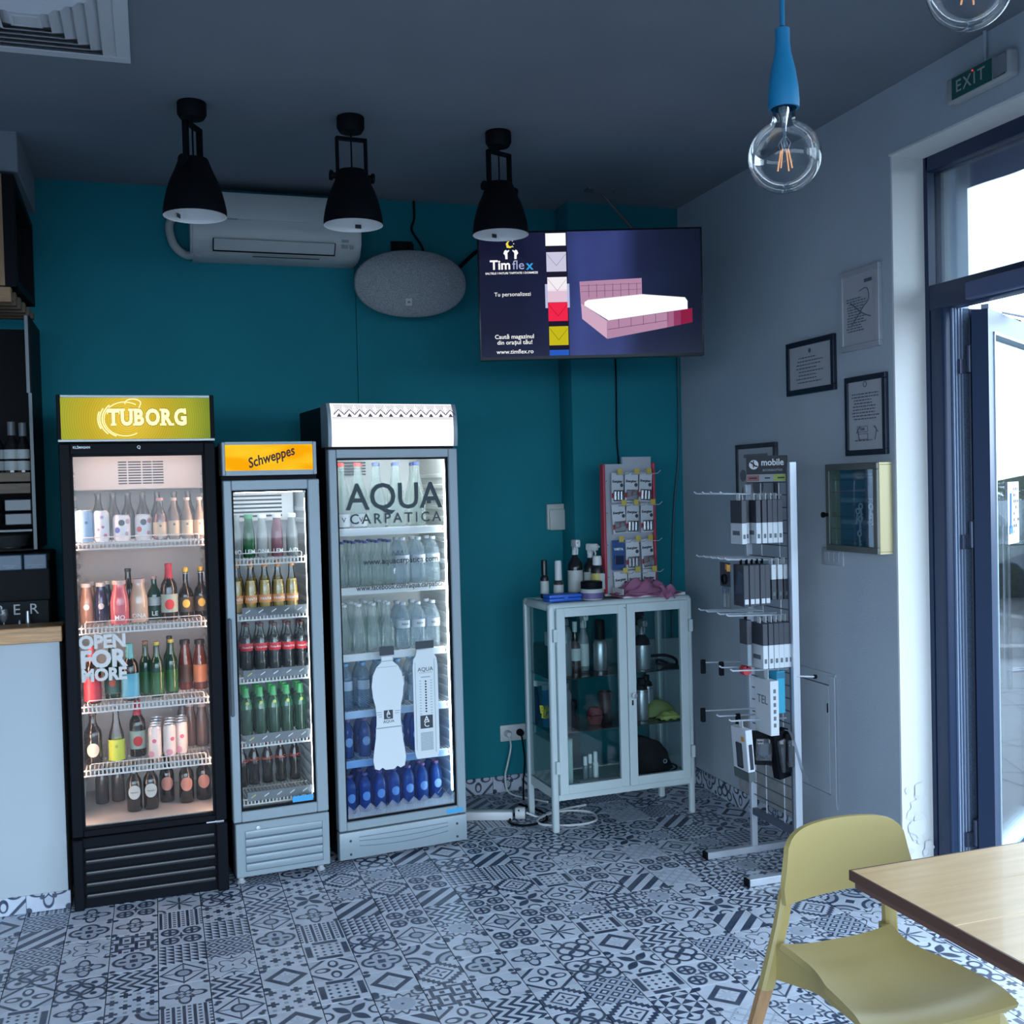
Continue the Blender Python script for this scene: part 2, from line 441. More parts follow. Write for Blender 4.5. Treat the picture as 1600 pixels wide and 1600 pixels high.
M_blackp = mat('black_plastic', (.006, .007, .010), .45, spec=.07)
M_glass = clear('window_glass', (.93, .96, .97), gl=.8)

w = struct('wall_back', B().box(-4.2, 1.012, YB, YB + .12, 0, CEIL + .1).box(1.016, 2.9, YB, YB + .12, 0, CEIL + .1).box(-4.2, 2.9, YB + .012, YB + .12, 0, CEIL + .1), M_teal)
w.location = (0, 0, 0)
# seam between the two wall-cloth lengths runs behind the wall unit
struct('wall_corner', B().box(2.118, 2.90, YBOX, YB + .05, 0, CEIL + .1, .006, 2), M_teal)
struct('wall_left', B().box(-4.32, -4.2, -1.1, 5.6, 0, CEIL + .1), M_grey)
struct('ceiling', B().box(-4.3, 3.1, -1.12, 5.6, CEIL, CEIL + .12), M_ceil)
def right_wall():
    b = B()
    def seg(s0, s1, z0, z1):
        x0, x1 = RW(s0, 0)[0], RW(s1, 0)[0]
        b.prism_z([(x0, s0), (x1, s1), (3.0, s1), (3.0, s0)], z0, z1)
    seg(3.455, 5.6, 0, CEIL + .08)
    seg(-1.1, 3.455, 2.885, CEIL + .08)
    seg(1.35, 1.75, 0, 2.885)
    seg(-1.1, -.9, 0, 2.885)
    seg(-.9, 1.35, 0, .25)
    struct('wall_right', b, M_grey)
    # white painted reveals of the door opening
    b = B()
    x0 = RW(3.455, 0)[0]
    b.box(x0 + .001, 2.875, 3.447, 3.4555, .0, 2.886)
    b.box(x0 - .006, 2.875, 1.7, 3.456, 2.878, 2.886)
    t = struct('trim_1', b, M_white)
    # paint flaking near the floor: loose curls and bare patches
    fl_ = B()
    for k in range(26):
        z = .02 + .42 * rnd.random() ** 1.6; x = x0 + .02 + rnd.random() * .12; a = rnd.uniform(.012, .034); tl = rnd.uniform(.004, .016)
        n = 5; pts = [(x + a * math.cos(2*PI*i/n + k) * rnd.uniform(.6, 1), z + a * 1.3 * math.sin(2*PI*i/n + k) * rnd.uniform(.6, 1)) for i in range(n)]
        vs = [fl_.bm.verts.new((px, 3.446 - tl * (.3 + .7 * ((px - x) / a + 1) / 2), pz)) for px, pz in pts]
        fl_.bm.faces.new(vs)
    part('paint_flake', fl_, mat('flaked_paint', (.66, .66, .66), .8), t, kind='stuff')
right_wall()
def rear_wall():  # unseen wall, set close and fully glazed to let more daylight in
    b = B(); b.box(-4.3, -4.0, -1.12, -1.0, 0, CEIL + .1).box(2.4, 3.0, -1.12, -1.0, 0, CEIL + .1).box(-4.0, 2.4, -1.12, -1.0, 0, .2).box(-4.0, 2.4, -1.12, -1.0, 2.5, CEIL + .1)
    w = struct('wall_rear_unseen', b, M_grey)
    for x in (-2.4, -.8, .8): part('mullion', B().box(x - .03, x + .03, -1.09, -1.03, .2, 2.5), M_frame, w)
    struct('unseen_rear_ground', B().box(-25, 25, -30, -1.2, -.2, -.06), mat('unseen_ground_dark', (.10, .105, .115), .9, var=.15, bscale=5))  # unseen dark ground, added so the upper back wall gets less light
rear_wall()
def soffit():
    struct('trim_2', B().box(-4.2, -.478, 4.78, YB, 2.977, CEIL + .02, .004), mat('soffit_paint', (.20, .23, .27), .7))
soffit()

def skirting(name, p0, p1, h, ks, off=.006):
    """strip of printed half tiles standing along p0 -> p1"""
    d = Vector((p1[0] - p0[0], p1[1] - p0[1], 0)); L_ = d.length; d.normalize(); n = Vector((d.y, -d.x, 0)); a = math.atan2(d.y, d.x)
    base = struct(name, B().box(0, L_, 0, .004, 0, h), M_grout, None, (p0[0], p0[1], 0), (0, 0, a))
    x = 0; i = 0
    while x < L_ - .01:
        w_ = min(TS, L_ - x); k = ks[i % len(ks)]
        key = (k, round(w_, 3), h)
        if key not in SK: SK[key] = tile_mesh(k, w_, h, .001, .001, .007, .55)
        link('tile', SK[key], base, (x + w_ / 2, -off, h / 2), (PI/2, 0, 0)); x += TS; i += 1
SK = {}
skirting('baseboard_back', (-.3, YB), (2.118, YB), .09, [16, 23, 5, 20, 4, 23])
skirting('baseboard_corner', (2.118, YBOX), (2.765, YBOX), .09, [5, 17, 0, 23])
q0, q1 = RW(5.28, 0), RW(3.46, 0)
skirting('baseboard_right', q0[:2], q1[:2], .09, [20, 0, 17, 23, 5, 16, 4, 12, 13, 20, 17])

# ------------------------------------------------------------------ entrance: frame, transom, open leaf, outdoors
def frame_and_door():
    # fixed frame of the entrance, its own local metres (world aligned)
    fr_ = B()
    fr_.box(2.872, 2.935, 3.425, 3.452, 0, 2.886)                       # wall stile
    fr_.box(2.872, 2.955, 3.345, 3.425, 0, 2.30, .012, 3)               # rounded post below the transom
    fr_.box(2.872, 2.95, 1.70, 3.43, 2.285, 2.385, .008, 2)             # transom rail
    fr_.box(2.872, 2.94, 1.70, 3.44, 2.82, 2.884, .008, 2)              # head rail
    fr_.box(2.872, 2.95, 1.755, 1.82, 0, 2.886)
    fr_.box(2.982, 3.055, 3.335, 3.372, 0, 2.285, .003)                 # outer stop
    f = struct('door_1', fr_, M_frame)
    g = B()
    for k, x in enumerate((2.905, 2.918, 2.932, 2.946)): g.box(x, x + .006, 3.336, 3.346, 0, 2.285)
    part('seal_strip', g, mat('grey_gasket', (.25, .32, .45), .4), f)
    part('brush_strip', B().box(2.955, 2.982, 3.338, 3.36, .02, 2.285), mat('brush_pile', (.09, .13, .2), .95, bump=1, bscale=160, var=.35), f)
    part('closer_box', B().box(2.842, 2.874, 2.62, 3.20, 2.29, 2.355, .004), mat('lavender_cover', (.10, .13, .24), .45), f)
    part('pane', B().box(2.905, 2.911, 1.82, 3.425, 2.385, 2.82), M_glass, f)
    def hinge(z):
        h = B(); h.cyl((2.966, 3.318, z - .05), (2.966, 3.318, z + .05), .013); h.box(2.925, 2.966, 3.322, 3.336, z - .055, z); h.box(2.966, 3.0, 3.306, 3.318, z, z + .055)
        for a, b_ in ((2.94, z - .042), (2.94, z - .014)): h.cyl((a, 3.324, b_), (a, 3.318, b_), .004, seg=8)
        for a, b_ in ((2.985, z + .042), (2.985, z + .014)): h.cyl((a, 3.308, b_), (a, 3.3, b_), .004, seg=8)
        part('hinge', h, mat('hinge_metal', (.10, .12, .18), .35, .7), f)
    for z in (2.09, 1.42, .27): hinge(z)
    # leaf: local x along the leaf, local y its thickness
    lf = struct('door_2', B().box(0, .075, -.03, .03, .06, 2.27).box(.82, .90, -.03, .03, .06, 2.27).box(.075, .82, -.03, .03, 2.19, 2.27).box(.075, .82, -.03, .03, .06, .16), M_frame, None, (2.965, 3.262, 0), (0, 0, math.atan2(.543, .84)))
    part('bead', B().box(.075, .085, -.034, .034, .16, 2.19).box(.075, .82, -.034, .034, .16, .172).box(.075, .82, -.034, .034, 2.18, 2.19), mat('pale_aluminium', (.5, .62, .7), .35, .6), lf)
    part('pane', B().box(.08, .82, -.006, .006, .165, 2.185), M_glass, lf)
    part('kick_rail', B().box(.0, .90, -.036, -.03, .062, .1), mat('pale_aluminium', (.5, .62, .7), .35, .6), lf)
    h = B(); h.cyl((.75, .10, .70), (.75, .10, 1.42), .016); h.cyl((.75, .10, 1.34), (.85, .03, 1.34), .011); h.cyl((.75, .10, .78), (.85, .03, .78), .011)
    part('pull_handle', h, mat('steel', (.5, .53, .57), .25, .9), lf)
    a = B(); a.box(.02, .22, -.028, .0, 2.272, 2.29); a.cyl((.2, -.02, 2.282), (.45, -.1, 2.27), .008); a.cyl((.45, -.1, 2.27), (.3, -.16, 2.275), .008)
    part('closer_arm', a, M_alu, lf)
    sh = tag(part('paper_notice', B().box(-.085, .085, -.0006, .0006, -.125, .125), mat('notice_paper', (.78, .82, .85), .7), None, (2.965 + .84 * .41 + .006, 3.262 + .543 * .41 - .009, 1.49), (0, 0, math.atan2(.543, .84))), 'white paper notice taped on the glass of the open door', 'notice')
    bl, bk = mat('print_blue', (.08, .2, .42), .6), mat('print_black', (.02, .02, .025), .6)
    part('print', B().tube([(-.05, -.0015, .08), (-.055, -.0015, -.03), (-.06, -.0015, -.06)], .006, 6), bl, sh)
    part('print', B().box(-.07, -.03, -.002, -.0008, -.085, -.05, .004), bl, sh)
    p = B(); r = random.Random(3)
    for i in range(22):
        x = .0 + .03 * (i % 3); z = .09 - .025 * (i // 3)
        if r.random() < .8: p.box(x, x + r.uniform(.006, .02), -.0016, -.0008, z, z + .012)
    part('print', p, bk, sh)
frame_and_door()

def outdoors():
    g = mat('pavement_concrete', (.06, .065, .07), .8, var=.12, bscale=3)
    gr = struct('ground_outside', B().box(2.9, 40, -25, 45, -.2, -.06), g)
    pm = B().box(-.298, .298, -.298, .298, -.06, -.02, .004).mesh('paving_slab'); pm.materials.append(mat('paving', (.075, .08, .09), .75, var=.1, bscale=6))
    for i in range(9):
        for j in range(14):
            o = link('paving_slab', pm, gr, (3.45 + .6 * i, 1.4 + .6 * j, rnd.uniform(-.004, .004)))
    struct('road_outside', B().box(9.2, 14, -25, 45, -.07, -.05), mat('asphalt', (.035, .037, .04), .9, var=.2, bscale=8))
    struct('kerb_outside', B().box(9.0, 9.2, -25, 45, -.07, .04), mat('kerb_stone', (.10, .10, .105), .8))
    # facade pieces seen through the transom
    fm = mat('facade_render', (.38, .46, .56), .8)
    struct('facade_reveal', B().box(2.95, 3.006, 3.458, 3.8, -.05, 3.2), fm)
    post = tag(part('awning_post', B().box(3.205, 3.272, 3.655, 3.722, -.02, 3.02, .004).box(3.15, 3.33, 3.60, 3.78, -.06, 0.0), mat('post_paint', (.24, .32, .42), .5)), 'pale blue square post standing outside the transom window', 'post')
    aw = thing('awning', 'folded fabric awning valance above the outside of the door', 'awning', (3.22, 1.0, 2.98))
    part('cassette', B().box(-.13, .13, -3, 2.9, .04, .2, .02), mat('awning_metal', (.3, .33, .4), .5), aw)
    part('valance', B().sheet(lambda u, v: (.1 + .01 * math.sin(u * 90), -3 + 5.9 * u, .05 - .17 * v), 120, 2, .003), mat('awning_cloth', (.36, .34, .46), .9), aw)
    bm_ = mat('bark', (.09, .07, .05), .9, bump=.6, bscale=12)
    lm = mat('leaf_green', (.035, .045, .022), .7, var=.35, bscale=3); lm2 = mat('leaf_olive', (.055, .06, .038), .7, var=.3, bscale=3)
    def tree(x, y, h, r, seed, lab, leaf):
        R = random.Random(seed); t = thing('street_tree', lab, 'tree', (x, y, -.06), 0, 'street trees')
        b = B().tube([(0, 0, 0), (.05, .03, h * .3), (.0, .08, h * .55), (.08, .0, h * .8)], [.16, .13, .09, .04], 8, 3)
        for k in range(7):
            a = k * 2.4; z = h * (.35 + .07 * k); b.tube([(0, .05, z), (math.cos(a) * r * .4, math.sin(a) * r * .4, z + r * .3), (math.cos(a) * r * .75, math.sin(a) * r * .75, z + r * .5)], [.06, .04, .015], 6)
        part('trunk', b, bm_, t)
        c = bmesh.new()
        for n in range(5200):
            a = R.uniform(0, 2*PI); e = math.acos(R.uniform(-1, 1)); q = r * (.35 + .65 * R.random() ** .5) * (1 + .22 * math.sin(3 * a + seed) * math.sin(4 * e))
            o = Vector((q * math.sin(e) * math.cos(a), q * math.sin(e) * math.sin(a), h * .66 + q * .85 * math.cos(e)))
            M = Euler((R.uniform(0, 6), R.uniform(0, 6), R.uniform(0, 6))).to_matrix(); s = R.uniform(.05, .11)
            vs = [c.verts.new(o + M @ Vector(p) * s) for p in ((-1, 0, 0), (0, -.45, .1), (1, 0, 0), (0, .45, .1))]
            c.faces.new(vs)
        me = bpy.data.meshes.new('foliage'); c.to_mesh(me); c.free()
        part('foliage', me, leaf, t)['kind'] = 'stuff'
    tree(12.2, 12.9, 4.0, 1.5, 3, 'tall grey-green street tree seen through the open glass door', lm2)
    tree(16.5, 15.5, 3.4, 1.9, 8, 'lower dark street tree behind the tall one across the road', lm)
    hd = tag(part('hedge', B().sheet(lambda u, v: (14.6 + .25 * math.sin(9*u+5*v) + (.9 if .3 < v < .7 else 0) * 0, 4 + 22 * u, 1.0 * v + .08 * math.sin(40*u)), 60, 6, .8), mat('hedge_green', (.03, .04, .025), .9, bump=1, bscale=25, var=.5)), 'dark clipped hedge along the far side of the road', 'hedge')
    wl = tag(part('parked_car', B().prism([(-2, .25), (2, .25), (2, .75), (1.4, .85), (.8, 1.35), (-.9, 1.35), (-1.5, .9), (-2, .8)], -.8, .8), mat('car_paint', (.10, .12, .16), .25, coat=.5)), 'dark parked car seen low through the open glass door', 'car')
    wl.location = (10.6, 11.6, -.05); wl.rotation_euler = (0, 0, PI/2)
    for yy in (-.82, .82):
        for xx in (-1.25, 1.25):
            part('wheel', B().lathe([(0, -.1), (.3, -.1), (.32, -.06), (.32, .06), (.3, .1), (0, .1)], 16, (xx, yy * .9, .31), 'y'), M_blackp, wl)
    part('window_glass', B().prism([(.72, 1.28), (1.2, .88), (-1.25, .9), (-.85, 1.28)], -.805, .805), mat('car_window', (.02, .03, .04), .1), wl)
outdoors()

# ------------------------------------------------------------------ ceiling things
def diffuser():
    t = thing('air_diffuser', 'white square ceiling air diffuser with nested slanted blades', 'air vent', (-.325, 3.61, CEIL))
    m = mat('white_grille', (.62, .64, .66), .5)
    S = .30
    b = B()
    for x0, x1, y0, y1 in ((-S, S, -S, -S+.045), (-S, S, S-.045, S), (-S, -S+.045, -S+.045, S-.045), (S-.045, S, -S+.045, S-.045)): b.box(x0, x1, y0, y1, -.012, 0, .002)
    part('rim', b, m, t)
    for k in range(6):
        o = S - .043 - .036 * k; i = o - .043
        b = B(); c = b.bm
        for (sx, sy) in ((1, 0), (-1, 0), (0, 1), (0, -1)):
            n = Vector((sx, sy, 0)); q = Vector((-sy, sx, 0))
            z0, z1 = Vector((0, 0, -.003)), Vector((0, 0, -.026))
            P = [n * o + q * o + z0, n * o - q * o + z0, n * i - q * i + z1, n * i + q * i + z1]; U = [p + Vector((0, 0, .0015)) for p in P]
            vs = [c.verts.new(p) for p in P + U]
            c.faces.new(vs[:4]); c.faces.new(vs[4:][::-1]); c.faces.new((vs[2], vs[3], vs[7], vs[6])); c.faces.new((vs[0], vs[1], vs[5], vs[4]))
        part('blade', b, m, t, smooth=False)
    part('plate', B().box(-.045, .045, -.045, .045, -.024, -.018), m, t)
    part('backing', B().box(-S+.03, S-.03, -S+.03, S-.03, -.0015, 0), mat('vent_dark', (.26, .27, .28), .9), t)
diffuser()

def black_lamp(x, y, rz, lab, rim=.118):
    t = thing('pendant_lamp', lab, 'pendant lamp', (x, y, CEIL), rz, 'black bell lamps in a row')
    part('ceiling_rose', B().lathe([(0, 0), (.052, 0), (.055, -.004), (.055, -.045), (.045, -.062), (.0, -.064)], 20), M_blackm, t)
    part('cord', B().cyl((0, 0, -.06), (0, 0, -.24), .0035, seg=6), M_blackp, t)
    br = B()
    for s in (-1, 1): br.box(s * .058 - .005, s * .058 + .005, -.012, .012, -.245, -.085, .001)
    br.box(-.063, .063, -.012, .012, -.095, -.083, .001)
    part('bracket', br, M_blackm, t)
    for s in (-1, 1): part('wing_screw', B().lathe([(0, 0), (.012, 0), (.012, .014), (.02, .016), (.02, .026), (0, .028)] if s > 0 else [(0, 0), (.012, 0), (.012, -.014), (.02, -.016), (.02, -.026), (0, -.028)], 10, (s * .064, 0, -.238), 'x'), M_blackm, t)
    R = rim
    part('shade', B().lathe([(0, -.205), (.02, -.205), (.055, -.215), (.064, -.24), (.074, -.265), (.09, -.30), (.102, -.335), (.112, -.375), (R, -.41), (R, -.43)], 32), M_blackm, t)
    part('shade_lining', B().lathe([(.03, -.235), (.06, -.262), (.085, -.31), (.10, -.35), (.11, -.39), (R - .0035, -.4285), (R, -.431)], 32), mat('lamp_white', (.82, .83, .83), .5), t)
    part('bulb', B().lathe([(0, -.345), (.018, -.34), (.028, -.32), (.024, -.295), (.013, -.27), (.013, -.24)], 14), mat('bulb_white', (.75, .76, .76), .4), t)
    st = B(); st.box(.03, .055, -.001, .001, -.008, .008); part('sticker', st, mat('print_black', (.02, .02, .025), .6), t, (0, R - .03, -.412))
black_lamp(.186, 4.27, math.radians(62), 'black bell pendant lamp in front of the hose end of the air conditioner')
black_lamp(.795, 4.28, math.radians(4), 'black bell pendant lamp between the air conditioner and the oval speaker')
black_lamp(1.425, 4.31, math.radians(24), 'black bell pendant lamp in front of the corner of the television')

def bulb_pendant(x, y, zc, lab):
    """zc = height of the globe's centre; 125 mm globe"""
    blue = mat('blue_silicone', (.006, .20, .40), .45)
    t = thing('pendant_bulb', lab, 'light bulb', (x, y, zc), 0)
    part('cord', B().tube([(0, 0, .225), (.002, .001, .4), (-.002, 0, .6), (0, 0, CEIL - zc)], .0042, 8, 4), blue, t)
    part('ceiling_cup', B().lathe([(0, CEIL - zc), (.05, CEIL - zc), (.05, CEIL - zc - .02), (.006, CEIL - zc - .05)], 20), blue, t)
    part('socket', B().lathe([(.0045, .222), (.0125, .22), (.0125, .198), (.014, .18), (.021, .15), (.0255, .12), (.0268, .095), (.0262, .083), (.022, .083)], 24), blue, t)
    g = clear('bulb_glass', (.97, .985, .99), gl=.7, ior=1.45)
    part('globe', B().lathe([(.0195, .088), (.0195, .070), (.0205, .064), (.0225, .0598)] + [(.0625 * math.cos(a), .0625 * math.sin(a)) for a in [1.19 - i * (1.19 + PI/2 - .001) / 22 for i in range(23)]], 48), g, t)
    s = part('stem', B().lathe([(.011, .085), (.0075, .07), (.004, .05), (.0035, .02), (.006, .012), (0, .008)], 12), clear('stem_glass', (.8, .88, .92), (.7, .8, .85), .15, gl=1.5), t)
    fm = mat('filament_amber', (.55, .25, .10), .5, emit=.25, ecol=(1, .45, .2))
    for k in range(4):
        a = k * PI/2 + .5; c, d = math.cos(a), math.sin(a)
        part('filament', B().cyl((.007 * c, .007 * d, .012), (.014 * c, .014 * d, -.022), .0014, seg=6), fm, t)
        part('support_wire', B().tube([(.003 * c, .003 * d, .035), (.012 * c, .012 * d, .022), (.007 * c, .007 * d, .012)], .0006, 5), M_alu, t)
bulb_pendant(1.062, 1.625, 2.214, 'clear globe bulb under a blue rubber socket hanging by the door')
bulb_pendant(1.20, 1.33, 2.392, 'second clear globe bulb cut off at the top of the view')

def exit_sign():
    s = (3.084 + 2.79) / 2
    t = thing('exit_sign', 'small white emergency exit light on the wall over the door', 'exit sign', RW(s, 2.985), RZ)
    part('housing', B().box(-.15, .15, -.045, 0, -.045, .045, .012, 3), mat('old_white_plastic', (.38, .40, .40), .4), t)
    pn = part('sign_panel', B().box(-.115, .075, -.0475, -.044, -.036, .036), mat('exit_green', (.01, .10, .09), .4), t)
    text('EXIT', .058, mat('exit_white', (.36, .42, .42), .5), pn, (-.025, -.0482, 0), bold=.005, space=1.25)
    part('lens', B().box(.08, .14, -.049, -.044, -.036, .036, .004), clear('milky_lens', (.7, .75, .75), (.6, .65, .65), .5), t)
    part('indicator', B().cyl((-.012, -.05, .028), (-.012, -.046, .028), .003, seg=8), glow('indicator_red', (1, .05, .05), .5), t)
    tag(part('conduit', B().tube([RW(2.93, 3.03, .012), RW(2.93, CEIL, .012)], .006, 8), M_grey), 'thin painted conduit rising from the exit sign to the ceiling', 'conduit')
exit_sign()

# ------------------------------------------------------------------ back wall things
def aircon():
    m = mat('ac_white', (.46, .49, .48), .4); t = thing('air_conditioner', 'white split air conditioner mounted high on the teal wall', 'air conditioner', (.61, YB, 2.93))
    W2 = .405
    b = B(); prof = [(0, .145), (-.185, .145), (-.2, .13), (-.215, -.01), (-.205, -.075), (-.15, -.135), (-.1, -.15), (0, -.15)]
    c = b.bm; A = [c.verts.new((-W2, y, z)) for y, z in prof]; D = [c.verts.new((W2, y, z)) for y, z in prof]
    c.faces.new(A[::-1]); c.faces.new(D)
    for i in range(len(prof)):
        j = (i + 1) % len(prof); c.faces.new((A[i], A[j], D[j], D[i]))
    bmesh.ops.bevel(c, geom=[e for e in c.edges if abs(e.verts[0].co.x - e.verts[1].co.x) < 1e-6], offset=.012, segments=2, affect='EDGES')
    part('body', b, m, t)
    part('front_panel', B().box(-W2 + .012, W2 - .012, -.2235, -.205, -.004, .125, .006, 2), m, t, rot=(math.radians(-5.5), 0, 0))
    fl_ = part('flap', B().box(-.30, .27, -.004, .004, -.03, .03, .002), m, t, (0, -.198, -.1), (math.radians(40), 0, 0))
    part('flap_gap', B().box(-.305, .275, -.001, .0015, -.034, .034), M_blackp, t, (0, -.193, -.1025), (math.radians(40), 0, 0))
    part('maker_mark', B().box(-.30, -.245, -.2255, -.222, .012, .019).box(-.235, -.19, -.2255, -.222, .013, .017), mat('print_grey', (.2, .22, .23), .6), t)
    lab = mat('label_grey', (.25, .28, .29), .6)
    for x, z, w_ in ((.305, -.062, .035), (.305, -.088, .03), (.345, -.09, .018)):
        part('sticker', B().box(x, x + w_, -.0015, 0, -.009, .009), lab, t, (0, -.2065 + (z + .075) * .0, z), (math.radians(20), 0, 0))
    part('grille_slot', B().box(-.12, .2, -.17, -.16, -.1465, -.1445), M_blackp, t)
    h = tag(part('drain_hose', B().tube([(.24, 5.33, 2.80), (.19, 5.40, 2.80), (.135, 5.42, 2.85), (.115, 5.43, 2.94), (.15, 5.435, 3.0), (.24, 5.42, 3.02)], .02, 12, 5), mat('hose_white', (.42, .45, .44), .5)), 'thick white hose looping beside the air conditioner', 'hose')
aircon()

def speaker():
    t = thing('wall_speaker', 'oval light grey loudspeaker tilted on a black wall bracket', 'speaker', (1.255, 5.25, 2.672), math.radians(-5))
    gm = mat('speaker_grille', (.25, .27, .285), .6, bump=.8, bscale=180, var=.35)
    a, c_ = .282, .165
    def el(k, y, n=48): return [(a * k * math.copysign(abs(math.cos(2*PI*i/n)) ** .92, math.cos(2*PI*i/n)), y, c_ * k * math.copysign(abs(math.sin(2*PI*i/n)) ** .92, math.sin(2*PI*i/n))) for i in range(n)]
    b = B(); rings = [[b.bm.verts.new(p) for p in el(k, y)] for k, y in ((.6, .13), (.9, .09), (1, .02), (1, 0))]
    for A, D in zip(rings, rings[1:]):
        for i in range(48): b.bm.faces.new((A[i], A[(i+1) % 48], D[(i+1) % 48], D[i]))
    b.bm.faces.new(rings[0])
    tilt = (math.radians(12), 0, 0)
    part('cabinet', b, mat('speaker_shell', (.22, .235, .26), .5), t, rot=tilt)
    b = B(); rings = [[b.bm.verts.new(p) for p in el(k, y)] for k, y in ((1, 0), (.985, -.012), (.9, -.025), (.6, -.038), (.3, -.043), (.02, -.045))]
    for A, D in zip(rings, rings[1:]):
        for i in range(48): b.bm.faces.new((A[i], A[(i+1) % 48], D[(i+1) % 48], D[i]))
    b.bm.faces.new(rings[-1])
    part('grille', b, gm, t, rot=tilt)
    bd = part('badge', B().box(-.03, .0, -.0415, -.039, -.105, -.07), mat('badge_cream', (.5, .5, .46), .5), t, rot=tilt)
    text('JBL', .013, mat('print_black', (.02, .02, .025), .6), bd, (-.013, -.042, -.088), bold=.02)
    br = B(); br.box(-.05, -.03, .0, .2, .165, .2); br.box(.0, .02, .0, .2, .165, .2); br.box(-.07, .04, .17, .19, .12, .25); br.tube([(-.04, .0, .1), (-.04, .06, .19)], .01); br.tube([(.01, .0, .1), (.01, .06, .19)], .01)
    part('bracket', br, M_blackm, t)
    tag(part('speaker_cable', B().tube([(1.33, YB - .01, CEIL), (1.33, YB - .012, 3.05), (1.315, YB - .012, 2.99), (1.36, YB - .012, 2.92), (1.375, YB - .012, 2.88), (1.36, 5.38, 2.80)], .006, 6, 5), M_blackp), 'thin black cable hanging from the ceiling behind the oval speaker', 'cable')
    tag(part('television_cable', B().tube([(1.49, 5.42, 2.73), (1.56, 5.44, 2.8), (1.66, 5.44, 2.89), (1.74, 5.44, 2.93), (1.86, 5.40, 2.95)], .011, 6, 5), M_blackp), 'thick black cable running from the speaker up behind the television', 'cable')
speaker()

